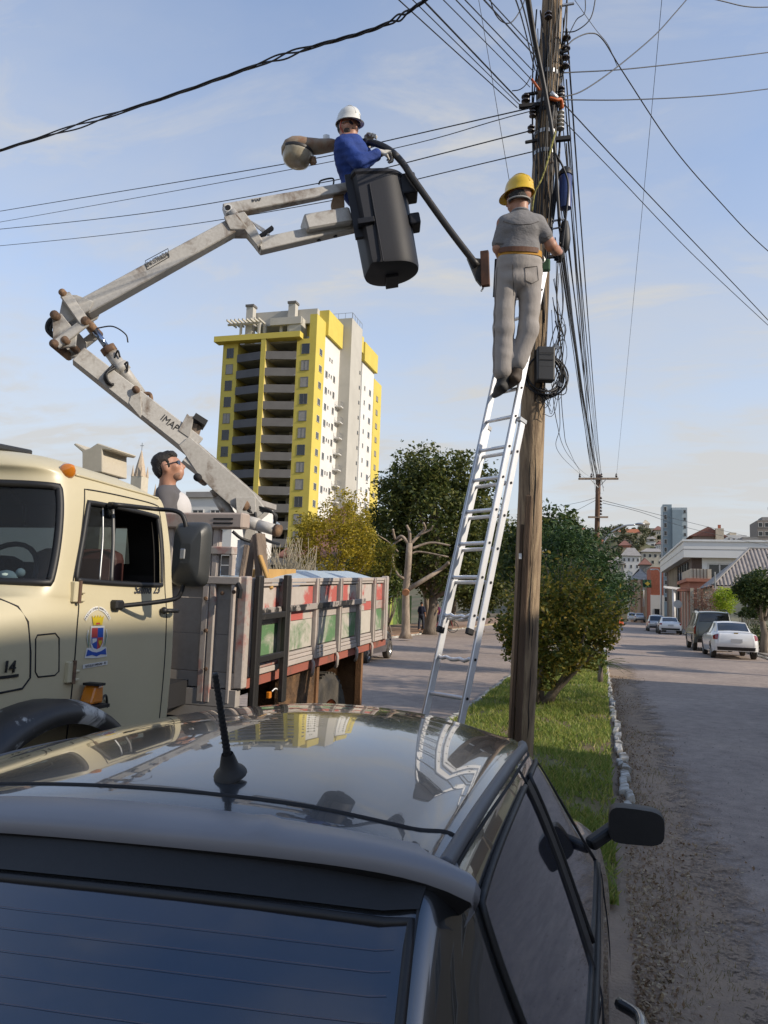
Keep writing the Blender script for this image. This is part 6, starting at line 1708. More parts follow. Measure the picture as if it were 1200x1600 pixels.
for o in (-0.115, 0.095):
    pts, e = plate_px([(418, 800), (398, 772), (300, 686), (284, 700), (304, 730), (316, 748), (338, 770), (380, 806), (404, 812)], bl, o, 0.02)
    bp('base_cheek', M_boom, MB().prism(pts, e), bevel=.004)
bp('base_spine', M_boom, MB().beam(bl(296, 708), bl(398, 792), 0.18, 0.20, h2=.16))
for (px, py, r_) in ((314, 750, .030), (386, 793, .045), (383, 812, .03)):
    bp('pivot_pin', M_rust, MB().tube([bl(px, py) - BNN * .15, bl(px, py) + BNN * .15], r_, 12), True)
pts, e = plate_px([(372, 780), (402, 780), (404, 806), (374, 806)], bl, 0.12, .03); bp('pivot_bracket', M_boom, MB().prism(pts, e), bevel=.004)
pts, e = plate_px([(378, 804), (400, 804), (404, 850), (384, 850)], bl, -.10, .2); bp('mast_head', M_boom, MB().prism(pts, e), bevel=.006)
mbase = bl(394, 845)
bp('mast', M_boom, MB().tube([Vector((mbase.x, mbase.y, 1.22)), mbase], 0.13, 14), True)
bp('cross_tube', M_boom, MB().tube([at(380, 814, 6.6), at(404, 820, 6.55)], .055, 12).tube([at(398, 819, 6.56), at(433, 829, 6.5)], .048, 12), True)
bp('tube_cap', M_rust, MB().tube([at(430, 828, 6.505), at(437, 830, 6.49)], .053, 12), True)
bp('lift_cylinder', M_boom, MB().tube([bl(340, 775), bl(366, 818)], .055, 12).tube([bl(333, 764), bl(341, 778)], .035, 10), True)
bp('boom_rivet', M_dark, MB().tube([bl(314, 750) + BNN * .12, bl(314, 750) + BNN * .155], .035, 14), True)
# saddle bracket on the boom
for o in (-0.10, 0.07):
    pts, e = plate_px([(282, 676), (296, 650), (300, 654), (306, 654), (300, 688)], bl, o, 0.02); bp('saddle_plate', M_boom, MB().prism(pts, e), bevel=.003)
bp('saddle_pad', M_black, MB().beam(bl(301, 652) - BNN * .02, bl(320, 664) - BNN * .02, .22, .05))
bp('saddle_stem', M_wood, MB().beam(bl(308, 664), bl(300, 690), .1, .05))
# elbow linkage
for o in (-.13, .10):
    pts, e = plate_px([(91, 504), (104, 498), (128, 528), (126, 548), (98, 552), (92, 546)], bl, o, .025); bp('elbow_plate', M_boom, MB().prism(pts, e), bevel=.004)
    pts, e = plate_px([(106, 468), (126, 468), (152, 478), (146, 492), (112, 512), (98, 506)], bu, o * .8, .022); bp('knuckle_plate', M_boom, MB().prism(pts, e), bevel=.004)
for o in (-.14, .14):
    bp('link_bar', M_boom, MB().beam(bl(111, 470) + BNN * o, bl(142, 514) + BNN * o, .03, .085), bevel=.006)
    bp('link_bar', M_boom, MB().beam(bl(97, 548) + BNN * o, bl(144, 512) + BNN * o, .03, .075), bevel=.006)
for (px, py, r_) in ((109, 469, .030), (96, 547, .036), (97, 503, .036), (144, 512, .036), (113, 541, .03)):
    bp('elbow_pin', M_rust, MB().tube([bl(px, py) - BNN * .17, bl(px, py) + BNN * .17], r_, 12), True)
cyl = bp('fold_cylinder', M_boom, MB().tube([bl(170, 547), bl(219, 616)], .052, 14), True)
MB().tube([bl(146, 513), bl(172, 550)], .026, 12).build('piston_rod', mat('blued_chrome', (0.25, 0.32, 0.45), .15, .9), cyl, smooth=True)
MB().tube([bl(167, 542), bl(173, 551)], .064, 14).build('gland', M_rust, cyl, smooth=True)
MB().tube([bl(186, 569), bl(194, 580)], .066, 12).build('valve_block', M_boom, cyl, smooth=True)
for o in (-.09, .075):
    pts, e = plate_px([(214, 610), (224, 610), (226, 652), (224, 656), (206, 634)], bl, o, .02); bp('cylinder_lug', M_boom, MB().prism(pts, e), bevel=.003)
bp('lug_pin', M_rust, MB().tube([bl(218, 614) - BNN * .12, bl(218, 614) + BNN * .12], .03, 12), True)
bp('lug_loop', M_rust, MB().tube(bez([bl(222, 612) - BNN * .06, bl(232, 614) - BNN * .06, bl(234, 632) - BNN * .06], 6), .018, 6), True)
hose = lambda pts, r_=.012, m_=None: bp('hose', m_ or M_black, MB().tube(bez(pts, 8), r_, 7), True)
hose([bl(97, 493), bl(78, 500), bl(74, 516), bl(90, 532)], .016); hose([bl(95, 497), bl(82, 506), bl(80, 520), bl(92, 528)], .014); hose([bl(100, 490), bl(84, 498), bl(76, 510), bl(88, 530)], .012)
hose([bl(150, 513), bl(176, 510), bl(196, 522), bl(200, 535)], .006)
hose([bl(180, 574) + BNN * .06, bl(170, 592) + BNN * .1, bl(174, 604) + BNN * .1, bl(184, 606) + BNN * .1], .012); hose([bl(184, 578) + BNN * .07, bl(174, 590) + BNN * .12, bl(176, 602) + BNN * .12, bl(182, 607) + BNN * .1], .011)
hose([bl(182, 562) + BNN * .05, bl(188, 552) + BNN * .07, bl(191, 562) + BNN * .06], .008); hose([bl(196, 574) + BNN * .05, bl(203, 570) + BNN * .07, bl(202, 584) + BNN * .06], .008)
for px in (1, 2, 3):
    hose([bl(404, 790 + 3 * px) + BNN * .1, bl(424 + 3 * px, 800 + 2 * px) + BNN * .15, bl(432, 812 + 3 * px) + BNN * .15, bl(424, 830) + BNN * .1, bl(404, 818) + BNN * .1], .010)
hose([bl(372, 835) + BNN * .3, bl(386, 846) + BNN * .3, bl(404, 850) + BNN * .25, bl(412, 840) + BNN * .2], .014)
hose([bl(400, 796) + BNN * .12, bl(408, 830) + BNN * .2, bl(420, 846) + BNN * .2, bl(436, 850)], .014); hose([bl(398, 790) + BNN * .12, bl(392, 800) + BNN * .14, bl(402, 806) + BNN * .12], .02)
# upper boom with plates
up_ = bp('upper_boom', M_boom, MB().beam(bu(132, 484), bu(362, 357), .155, .14, w2=.135, h2=.13), bevel=.008)
text_mesh('boom_lettering', 'UNI STRADA', .062, bu(249, 412) + BNN * .082, bu(270, 401) - bu(230, 423), BNN.cross(bu(270, 401) - bu(230, 423)), M_black, up_, .001, squeeze=.62)
for (a_, b_) in (((231, 414), (266, 395)), ((234, 428), (268, 408)), ((231, 414), (234, 428)), ((266, 395), (268, 408))):
    MB().tube([bu(*a_) + BNN * .081, bu(*b_) + BNN * .081], .003, 4).build('plate_outline', M_black, up_)
ldir = bl(306, 700) - bl(122, 556)
lsn = ldir.cross(Vector((0, 0, 1))).normalized()
if lsn.dot(CAM - bl(264, 676)) < 0: lsn = -lsn
text_mesh('boom_lettering', 'IMAP', .085, bl(264, 664) + lsn * .082, ldir, lsn.cross(ldir), M_black, boom, .001, squeeze=.9)
# platform end: parallel bars, knuckle, basket arm
pts, e = plate_px([(352, 346), (384, 338), (400, 360), (412, 384), (404, 392), (384, 366), (362, 366)], bu, -.09, .18); bp('knuckle', M_boom, MB().prism(pts, e), bevel=.006)
par = bp('levelling_bar', M_boom, MB().beam(bu(350, 331), bu(546, 294), .11, .105, w2=.09, h2=.085), bevel=.008)
MB().tube([bu(358, 330) + BNN * .056, bu(358, 330) + BNN * .062], .036, 14).build('bar_end_ring', M_whitepaint, par); MB().tube([bu(358, 330) + BNN * .06, bu(358, 330) + BNN * .066], .025, 12).build('bar_end_hole', M_dark, par)
text_mesh('boom_lettering', 'IMAP', .04, bu(402, 318) + BNN * .058, bu(440, 311) - bu(380, 322), BNN.cross(bu(440, 311) - bu(380, 322)), M_black, par, .001)
bp('link_tube', M_boom, MB().tube([bu(362, 334) + BNN * .05, bu(386, 362) + BNN * .05], .04, 12), True)
bp('basket_arm', M_boom, MB().beam(bu(404, 386), bu(556, 352), .12, .115, h2=.10), bevel=.006)
bp('arm_corner', M_boom, MB().beam(bu(388, 362), bu(412, 390), .12, .06))
bp('valve_box', M_boom, MB().beam(bu(475, 357) + BNN * .02, bu(545, 345) + BNN * .02, .24, .145), bevel=.015)
for k in range(4):
    hose([bu(392 + 3 * k, 346 + 3 * k), bu(412 + 2 * k, 358 + 3 * k), bu(428 + 2 * k, 372 + k), bu(455, 370 - k), bu(478, 364 - k)], .007, M_steel)
bp('hose_clamp', M_dark, MB().beam(bu(404, 372), bu(426, 356), .05, .03))
hose([bu(498, 288), bu(502, 282), bu(520, 279), bu(521, 290)], .008)
for k in range(2): bp('bolt', M_black, MB().box(bu(498 + 26 * k, 374 - 6 * k), (.03, .03, .03)))
# rope coil hanging at the basket
rope = MB()
for k in range(7):
    o = (k - 3) * 1.4
    rope.tube(bez([bu(529 + o, 300), bu(524 + o * 1.4, 322 + 2 * k), bu(529 + o, 336 - k), bu(533 + o, 322), bu(531 + o, 300)], 6), .008, 5)
rope.tube([bu(530, 330), bu(532, 345), bu(533, 362)], [.012, .018, .004], 6)
tag(rope.build('rope_coil', mat('tan_rope', (0.36, 0.24, 0.15), .9, var=.35), None, smooth=True), 'tan rope coil hanging beside the black bucket', 'rope')
# the bucket
b0, b1 = at(588, 294, 7.20), at(612, 428, 7.08)
ax = (b0 - b1).normalized()
e1 = (RT - ax * RT.dot(ax)).normalized(); e2 = ax.cross(e1).normalized()
if e2.dot(FW) > 0: e2 = -e2           # e2 points to the camera
def brow(c, r_, k):
    row = []
    for j in range(49):
        a = 2 * math.pi * j / 48
        R_ = r_
        da = abs((a - rad(122) + math.pi) % (2 * math.pi) - math.pi)
        if da < rad(52): R_ = r_ / math.cos(rad(44) - da) if da < rad(44) else r_
        row.append(c + e1 * (R_ * math.cos(a)) + e2 * (R_ * math.sin(a)))
    return row
M_bucket = worn('black_fibreglass', (0.013, 0.016, 0.024), (0.10, 0.10, 0.11), .33, 9, .55, grime=.10, bump=.03)
M_bucket.node_tree.nodes['Principled BSDF'].inputs['Specular IOR Level'].default_value = .28
rws = [brow(b0 + ax * .0, .262, 0), brow(b0 + ax * .02, .285, 0), brow(b0 - ax * .01, .29, 0), brow(b0 - ax * .03, .275, 0), brow(b0.lerp(b1, .35), .268, 0), brow(b0.lerp(b1, .72), .262, 0), brow(b1 + ax * .03, .258, 0), brow(b1, .250, 0), brow(b1 - ax * .012, .20, 0), brow(b1 - ax * .015, .02, 0)]
bucket = MB().grid(rws).build('bucket', M_bucket, truck, smooth=True, angle=35)
MB().grid([brow(b0, .262, 0), brow(b0 - ax * .3, .25, 0), brow(b1 + ax * .05, .24, 0), brow(b1 + ax * .05, .02, 0)]).build('bucket_lining', M_black, bucket, smooth=True)
def bkp(u, v, w): return b0.lerp(b1, v) + e1 * u + e2 * w
def bbox_(name, u, v, w, su, sv, sw, m_=M_bucket):
    R3 = Matrix((e1, e2, ax)).transposed()
    return MB().box(bkp(u, v, w), (su, sw, sv), R3).build(name, m_, bucket, bevel=.015 if min(su, sv, sw) > .05 else .004, seg=2)
bbox_('side_box', .28, .10, .05, .16, .20, .22); bbox_('step_box', .285, .50, .05, .10, .11, .20)
bbox_('hinge_panel', -.22, .32, .22, .13, .62, .05); bbox_('hinge_foot', -.17, .56, .28, .15, .05, .12)
bbox_('rib', -.08, .58, .30, .012, .75, .02); bbox_('floor_lip', .0, 1.03, -.1, .12, .03, .25)
MB().tube([bkp(-.26, -.02, .10), bkp(-.20, .03, .2)], .03, 10).build('mount_pin', M_steel, bucket)
# Y cradle behind the cab
cr0 = on_y(146, 712, 4.35)
cz = [on_y(x, y, 4.35) for x, y in ((128, 738), (128, 706), (114, 694), (118, 692), (134, 702), (140, 700), (152, 692), (176, 700), (172, 704), (160, 702), (160, 738))]
crd = MB().prism(cz, (0, .28, 0)).build('boom_cradle', worn('cradle_paint', (0.55, 0.50, 0.40), (0.2, 0.1, 0.06), .38, 6, .7), truck, bevel=.006)
MB().bb(cr0.x - .06, cr0.x + .06, 4.4, 4.55, 1.2, cr0.z - .06).build('cradle_post', M_boom, crd)
# ================================================================== POLE, LADDER, LAMP, CABLES
M_pole = mat('weathered_pole_wood', (0.38, 0.28, 0.175), 0.9, col2=(0.13, 0.088, 0.058), scale=5, stretch=(3.5, 3.5, 0.22), bump=0.9, bscale=14)
PD = 7.0
pb, pt = at(807, 1251, PD), at(872, -260, PD + .05)
pb.z = -0.2
pole = thing('utility_pole', 'tall weathered wooden utility pole crowded with cables, ladder leaning on it', 'utility pole', (pb.x, pb.y, 0.1))
pp, prr = [], []
for i in range(31):
    t = i / 30; p = pb.lerp(pt, t) + Vector((0.012 * math.sin(t * 9), 0.01 * math.cos(t * 7), 0)); pp.append(p); prr.append(0.122 - 0.034 * t + .003 * math.sin(i * 1.7))
MB().tube(pp, prr, 22).build('pole_shaft', M_pole, pole, smooth=True)
def pa(py, o=0.0, side=0.0, front=0.0):
    """point on the pole axis at picture height py; side to the right, front towards the camera"""
    t = (1251 - py) / 1511.0; p = pb.lerp(pt, t)
    return p + R0 * side + Vector((FW.x, FW.y, 0)).normalized() * (-front)
def pr_(py): return 0.122 - 0.034 * (1251 - py) / 1511.0
# cracks: thin dark splits following the grain
for (y0_, y1_, s_) in ((1000, 700, .02), (620, 380, .03), (860, 640, -.03), (330, 60, .00), (180, -20, -.04), (1120, 930, .05)):
    P = [pa(y0_ + (y1_ - y0_) * k / 8, 0, s_ + .006 * math.sin(k * 2.1), math.sqrt(max(0, pr_(y0_) ** 2 - s_ ** 2)) + .0005) for k in range(9)]
    MB().tube(P, [.001] + [.0045] * 7 + [.001], 5).build('crack', M_dark, pole)
# guard batten down the left face
MB().beam(pa(1260, 0, -.045, .118), pa(757, 0, -.030, .112), .055, .04, up=(0, -1, 0)).build('guard_batten', mat('dark_batten_wood', (0.13, 0.085, 0.055), .9, var=.4, stretch=(3, 3, .3), bump=.5, bscale=18), pole, bevel=.006)
MB().beam(pa(1260, 0, -.095, .085), pa(800, 0, -.075, .085), .03, .03, up=(0, -1, 0)).build('guard_batten', mat('dark_batten_wood', (0.13, 0.085, 0.055), .9), pole, bevel=.004)
MB().box(pa(848, 0, -.085, .11), (.025, .01, .05)).build('tag_plate', M_whitepaint, pole)
for py in (114, 158, 172, 205, 235):
    r_ = pr_(py) + .006
    P = [[pa(py - 3 * e) + (R0 * math.cos(a) + Vector((FW.x, FW.y, 0)).normalized() * math.sin(a)) * r_ for a in np.linspace(0, 2 * math.pi, 25)] for e in (-1, 1)]
    MB().grid(P).build('steel_band', M_steel if py != 172 else M_dark, pole, smooth=True)
M_porc = mat('brown_porcelain', (0.05, 0.035, 0.028), .2, var=.3, coat=.8)
M_porcw = mat('grey_porcelain', (0.42, 0.40, 0.36), .3, var=.2, coat=.5)
def insulator(py, side, n=4, m=M_porc, s=1.0, front=.05):
    c0 = pa(py, 0, side, front)
    prof = []
    for k in range(n):
        z = k * .035 * s; prof += [(.014 * s, z), (.034 * s, z + .006 * s), (.034 * s, z + .014 * s), (.014 * s, z + .022 * s)]
    prof.append((.014 * s, n * .035 * s))
    return MB().lathe(prof, Matrix.Translation(c0), 12, cap=True).build('insulator', m, pole, smooth=True, angle=40)
for py in (62, 78, 92, 105): insulator(py, .145, 1, M_porc, 1.2)
insulator(165, .125, 4, M_porcw); insulator(200, .125, 5, M_porcw, 1.1); insulator(150, .12, 3, M_porc); insulator(40, -.04, 2, M_porc, 1.0, .12)
insulator(160, -.20, 2, M_porc, 1.2); insulator(205, -.14, 2, M_porc); insulator(182, -.13, 3, M_porc, 1.0)
for (py, s0, s1, r_) in ((168, -.26, -.08, .018), (222, -.19, -.08, .012), (217, .05, .22, .02), (84, .09, .16, .012), (12, .09, .2, .01), (150, -.22, -.1, .012), (395, .05, .2, .014), (340, .08, .2, .008), (352, .08, .19, .007)):
    MB().beam(pa(py, 0, s0, .06), pa(py - 4, 0, s1, .06), r_ * 2, r_ * 2).build('bracket_arm', M_dark if r_ > .01 else M_steel, pole, bevel=.003)
MB().tube(bez([pa(160, 0, .0, .12), pa(163, 0, .06, .125), pa(160, 0, .11, .10), pa(170, 0, .13, .07)], 6), .016, 8).build('orange_clamp', mat('orange_plastic', (0.55, 0.12, 0.02), .5), pole, smooth=True)
MB().tube([pa(128, 0, -.16, .08), pa(146, 0, -.09, .10)], .012, 8).build('orange_sleeve', mat('orange_plastic', (0.55, 0.12, 0.02), .5), pole, smooth=True)
MB().tube([pa(152, 0, .01, .125), pa(160, 0, .07, .118)], .02, 8).build('silver_sleeve', M_alu, pole, smooth=True)
# splice closures and boxes
M_blue = mat('blue_closure', (0.025, 0.045, 0.16), .4, var=.2)
MB().lathe([(.02, 0), (.055, .01), (.058, .31), (.045, .33)], Matrix.Translation(pa(325, 0, .19, .10)), 16, cap=True).build('splice_closure', M_blue, pole, smooth=True, angle=40)
MB().lathe([(.045, .32), (.06, .325), (.06, .36), (.03, .40)], Matrix.Translation(pa(325, 0, .19, .10)), 14, cap=True).build('closure_cap', M_black, pole, smooth=True, angle=40)
MB().lathe([(.015, 0), (.042, .04), (.052, .12), (.045, .22), (.03, .29)], Matrix.Translation(pa(388, 0, .205, .08)), 14, cap=True).build('splice_closure', M_black, pole, smooth=True, angle=40)
MB().box(pa(563, 0, .055, .16), (.155, .11, .31), Matrix.Rotation(.28, 3, 'Z')).build('junction_box', mat('grey_black_plastic', (0.035, 0.036, 0.038), .5, var=.2), pole, bevel=.012, seg=2)
for k in range(4):
    MB().box(pa(548 + 10 * k, 0, .055, .217), (.13, .003, .004), Matrix.Rotation(.28, 3, 'Z')).build('box_groove', M_dark, pole)
coil = MB()
for k in range(9):
    c0 = pa(576, 0, .075 + random.uniform(-.02, .02), .08 + random.uniform(-.02, .03)); R_ = random.uniform(.14, .195)
    coil.tube([c0 + R0 * (R_ * math.cos(a)) + Vector((0, 0, R_ * 1.05 * math.sin(a))) + Vector((FW.x, FW.y, 0)) * (.03 * math.sin(2 * a + k)) for a in np.linspace(0, 2 * math.pi, 29)], .0085, 6, caps=False)
coil.build('cable_coil', M_cable, pole, smooth=True)
for (py, s_) in ((532, .16), (588, .2), (600, .17)):
    MB().box(pa(py, 0, s_, .1), (.06, .02, .035), Matrix.Rotation(.6, 3, 'Y')).build('steel_clip', M_steel, pole)
# cables running down the pole, each its own
for k in range(26):
    s0 = random.choice((-1, 1)) * random.uniform(.02, .15); y0_ = random.uniform(-60, 180); y1_ = random.uniform(210, 420) if k < 20 else random.uniform(420, 620)
    P = []
    for i in range(9):
        t = i / 8; py = y0_ + (y1_ - y0_) * t
        s_ = s0 * (1 - .3 * t) + .02 * math.sin(t * 7 + k); fr = math.sqrt(max(.0, pr_(py) ** 2 - min(abs(s_), pr_(py)) ** 2)) + .012
        P.append(pa(py, 0, s_, fr))
    MB().tube(bez(P, 3), random.choice((.004, .005, .007)), 5).build('down_cable', M_cable, pole, smooth=True)
for k in range(12):     # tangled loops right of the pole
    P = [pa(370 + 12 * k + random.uniform(-20, 20), 0, .13 + random.uniform(-.02, .06), .06), pa(450 + 8 * k, 0, .17 + random.uniform(-.03, .08), .08), pa(530 + random.uniform(-30, 30), 0, .14 + random.uniform(0, .14), .1), pa(590 + random.uniform(-30, 40), 0, .22 - .02 * k + random.uniform(-.05, .05), .12), pa(610 + random.uniform(-20, 30), 0, .02 + .01 * k, .15)]
    MB().tube(bez(P, 6), random.choice((.003, .004, .005)), 5).build('loose_cable', M_cable, pole, smooth=True)
MB().tube(bez([at(822, -20, 6.6), at(835, 60, 6.75), at(853, 150, 6.85), at(866, 230, 6.86), at(871, 300, 6.86), at(874, 345, 6.86)], 8), [.027 - .012 * min(1, i / 30) for i in range(41)], 8).build('trunk_cable', M_cable, pole, smooth=True)
MB().tube(bez([at(868, 240, 6.85), at(880, 262, 6.85), at(888, 290, 6.85), at(884, 340, 6.85), at(878, 390, 6.87)], 8), .009, 6).build('down_cable', M_cable, pole, smooth=True)
MB().tube(bez([at(868, 205, 6.8), at(856, 250, 6.8), at(846, 280, 6.8), at(836, 300, 6.82), at(831, 330, 6.85)], 6), .008, 6).build('lanyard', mat('yellow_black_rope', (0.45, 0.42, 0.12), .9, col2=(.05, .05, .03), scale=40), pole, smooth=True)

# ---- overhead cables
def cable(label, pts, r=.006, group=None, sag=0.0, name='overhead_cable', m=None):
    r *= .75
    P = [at(*p) for p in pts]
    if len(P) == 2:
        n = 24; Q = []
        for i in range(n + 1):
            t = i / n; q = P[0].lerp(P[1], t); q.z -= 4 * sag * t * (1 - t); Q.append(q)
    else:
        Q = bez(P, 10)
    return tag(MB().tube(Q, r, 5).build(name, m or M_cable, None, smooth=True), label, 'cable', group)
G = 'cables crossing the sky to the left'
cable('uppermost of the four near-parallel cables running left behind the bucket worker', [(832, 168, 6.9), (600, 221, 8.6), (440, 257, 10), (0, 330, 15), (-250, 372, 20)], .008, G)
cable('second from the top of the four near-parallel cables running left behind the bucket worker', [(832, 173, 6.9), (520, 252, 9.3), (0, 347, 15), (-250, 390, 20)], .006, G)
cable('third from the top of the four near-parallel cables running left, passing under the bucket worker', [(830, 204, 6.9), (600, 263, 8.6), (510, 284, 9.3), (250, 330, 12), (0, 358, 15), (-250, 380, 20)], .008, G)
cable('lowest of the four cables running left, passing behind the boom', [(832, 237, 6.9), (660, 278, 8.2), (515, 314, 9.3), (250, 357, 12), (0, 384, 15), (-250, 405, 20)], .007, G)
tws = thing('twisted_cable', 'thick twisted cable bundle sweeping across the upper left sky', 'cable', at(330, 125, 5.2))
ctr = bez([at(-120, 272, 7.2), at(0, 235, 6.6), at(250, 155, 5.6), at(450, 85, 5.0), at(590, 43, 4.7), at(665, 0, 4.55), at(760, -70, 4.4)], 26)
for k in range(3):
    Q = []
    for i, p in enumerate(ctr):
        a = i * .33 + k * 2.09; w = .008 + .014 * max(0, math.sin(i * .17 + 1)) ** 4
        Q.append(p + Vector((0, 0, w * math.cos(a))) + FW * (w * math.sin(a)))
    MB().tube(Q, .0058, 5).build('strand', M_cable, tws, smooth=True)
G = 'cables fanning from the pole to the upper left'
for i, (x0, y0_, x1, y1_, r_) in enumerate(((618, -5, 808, 168, .006), (640, -5, 812, 164, .005), (656, -5, 812, 158, .009), (688, -5, 828, 136, .005), (708, -5, 830, 124, .006), (722, -5, 834, 112, .006), (752, -5, 838, 90, .008), (760, -5, 842, 84, .006), (804, -5, 836, 110, .007), (812, -5, 838, 104, .008))):
    cable(('leftmost', 'second from the left', 'third from the left', 'fourth from the left', 'fifth from the left', 'fifth from the right', 'fourth from the right', 'third from the right', 'second from the right', 'rightmost')[i] + ' of the cable fan between the near pole and the top edge', [(x0 - 40, y0_ - 38, 4.6), (x0, y0_, 5), (x1, y1_, 6.95)], r_, G)
cable('thin steep wire coming down behind the yellow helmet', [(738, -45, 7.6), (748, 0, 7.6), (797, 290, 7.4)], .004)
cable('slack loop of cable hanging left of the pole top', [(764, -10, 6.5), (772, 18, 6.6), (785, 34, 6.7), (800, 34, 6.8), (816, 10, 6.85), (822, -10, 6.9)], .007)
cable('small slack loop beside the orange sleeve left of the pole', [(800, 142, 6.9), (812, 140, 6.9), (822, 132, 6.9), (830, 118, 6.9)], .006)
cable('upper of two level cables leaving the pole to the right edge', [(878, 114, 6.95), (1000, 106, 7.8), (1200, 82, 9), (1350, 60, 10)], .008)
cable('lower of two level cables leaving the pole to the right edge', [(880, 156, 6.95), (980, 156, 7.6), (1100, 150, 8.4), (1200, 139, 9), (1350, 118, 10)], .008)
cable('cable bowing from the pole up to the top edge on the right', [(878, 152, 6.95), (910, 142, 7.1), (960, 108, 7.3), (1020, 58, 7.6), (1055, 20, 7.8), (1085, -15, 8)], .008)
cable('upper of two cables slanting down from the pole to the right edge', [(882, 163, 6.95), (1000, 290, 8.2), (1200, 500, 11), (1300, 610, 13)], .008)
cable('lower of two cables slanting down from the pole to the right edge', [(882, 190, 6.95), (960, 270, 7.8), (1080, 395, 9.2), (1200, 508, 11), (1300, 600, 13)], .006)
cable('cable rising in a hump from the pole and falling to the right edge', [(882, 78, 6.95), (896, 62, 7), (922, 52, 7.1), (942, 62, 7.2), (975, 115, 7.5), (1050, 228, 8.3), (1120, 310, 9), (1200, 392, 10), (1300, 470, 12)], .008)
cable('fine wire running from the top edge straight down to the far pole crossarm', [(1040, -60, 14), (1034, 0, 15), (1006, 300, 20), (963, 746, 45)], .008)
cable('short length of cable in the top right corner', [(1080, -10, 8), (1130, 2, 8.2), (1165, 10, 8.4), (1200, 11, 8.6), (1280, 6, 9)], .008)
cable('loose cable loop right of the pole top', [(880, 50, 6.95), (900, 48, 6.9), (922, 30, 6.9), (930, 0, 6.9), (931, -20, 6.9)], .007)
cable('thin cable curl rising right of the insulators', [(884, 65, 6.95), (900, 32, 6.95), (914, 18, 6.95), (913, -20, 6.95)], .006)
cable('faint wire crossing from the pole top to the right over the hump cable', [(898, 0, 7.5), (930, 45, 7.7), (950, 70, 7.8), (965, 105, 8)], .004)
G = 'bundle of cables running from the near pole to the far pole'
rr = random.Random(4)
for k in range(17):
    x0 = rr.uniform(870, 886); y0_ = rr.uniform(40, 330) if k > 5 else rr.uniform(330, 400)
    cable('cable of the bundle dropping from the near pole towards the far pole', [(x0, y0_, 6.9 + rr.uniform(-.05, .1)), (rr.uniform(926, 944), rr.uniform(742, 775), 45)], rr.choice((.005, .007, .009, .012)), G, sag=rr.uniform(.35, .8))
for k, (x0, x1) in enumerate(((884, 905), (872, 900), (890, 908))):
    cable(('slack thin wire looping low from the junction box towards the far pole', 'fine wire drooping right of the cable coil', 'fine wire bowing out right of the cable bundle')[k], [(862 + 4 * k, 600 - 60 * k, 6.95), (870 + 5 * k, 660, 8), (x0, 705, 12), (x1, 735, 22), (906 + 10 * k, 748, 45)], .005)
cable('thick black cable in the middle of the bundle towards the far pole', [(873, 345, 6.86), (936, 752, 45)], .018, None, sag=.55)
cable('upper of two wires from the far pole to the right over the hill', [(942, 782, 45), (1060, 812, 60), (1200, 846, 80)], .022, 'wires leaving the far pole')
cable('lower of two wires from the far pole to the right over the hill', [(942, 786, 45), (1000, 800, 52), (1080, 826, 62), (1200, 853, 80)], .022, 'wires leaving the far pole')
cable('upper wire from the far pole to the left', [(930, 778, 45), (905, 785, 50), (868, 792, 56)], .016, 'wires leaving the far pole')
cable('lower wire from the far pole to the left', [(930, 782, 45), (900, 798, 50), (872, 812, 56)], .016, 'wires leaving the far pole')

# ---- far pole with crossarms and a street lamp arm
FD = 45.0
fb, ft = at(929, 1010, FD), at(935, 741, FD)
fb.z = 0
fp = thing('utility_pole', 'distant utility pole with a wide crossarm above the median trees', 'utility pole', fb)
MB().tube(rings(fb, ft, 6), [.17, .165, .16, .15, .145, .14], 12).build('pole_shaft', mat('dark_pole_wood', (0.17, 0.10, 0.065), .9, var=.4, stretch=(3, 3, .3)), fp, smooth=True)
MB().beam(at(904, 748, FD - .2), at(966, 748, FD - .2), .12, .11).build('crossarm', M_wood, fp)
MB().beam(at(919, 808, FD - .2), at(950, 808, FD - .2), .1, .1).build('crossarm', M_wood, fp)
for s_ in (-1, 1): MB().beam(at(935, 762, FD - .2), at(935 + s_ * 12, 749, FD - .25), .04, .04).build('brace', M_steel, fp)
for px in (906, 924, 940, 963): MB().lathe([(.03, 0), (.07, .04), (.07, .1), (.04, .14), (.06, .18), (.02, .24)], Matrix.Translation(at(px, 746, FD - .2)), 10, cap=True).build('insulator', M_porc, fp, smooth=True)
for k in range(6): MB().lathe([(.03, 0), (.07, .04), (.07, .1), (.03, .14)], Matrix.Translation(at(939, 780 + 5 * k, FD - .3)), 8, cap=True).build('insulator', M_porc, fp, smooth=True)
sl_ = MB().tube(bez([at(942, 850, FD - .1), at(955, 832, FD), at(975, 822, FD), at(992, 820, FD)], 8), .05, 8).build('lamp_arm', M_steel, fp, smooth=True)
MB().ico(at(1000, 819, FD), .16, 2, (1.8, 1.0, .55)).build('lamp_head', M_steel, sl_, smooth=True)

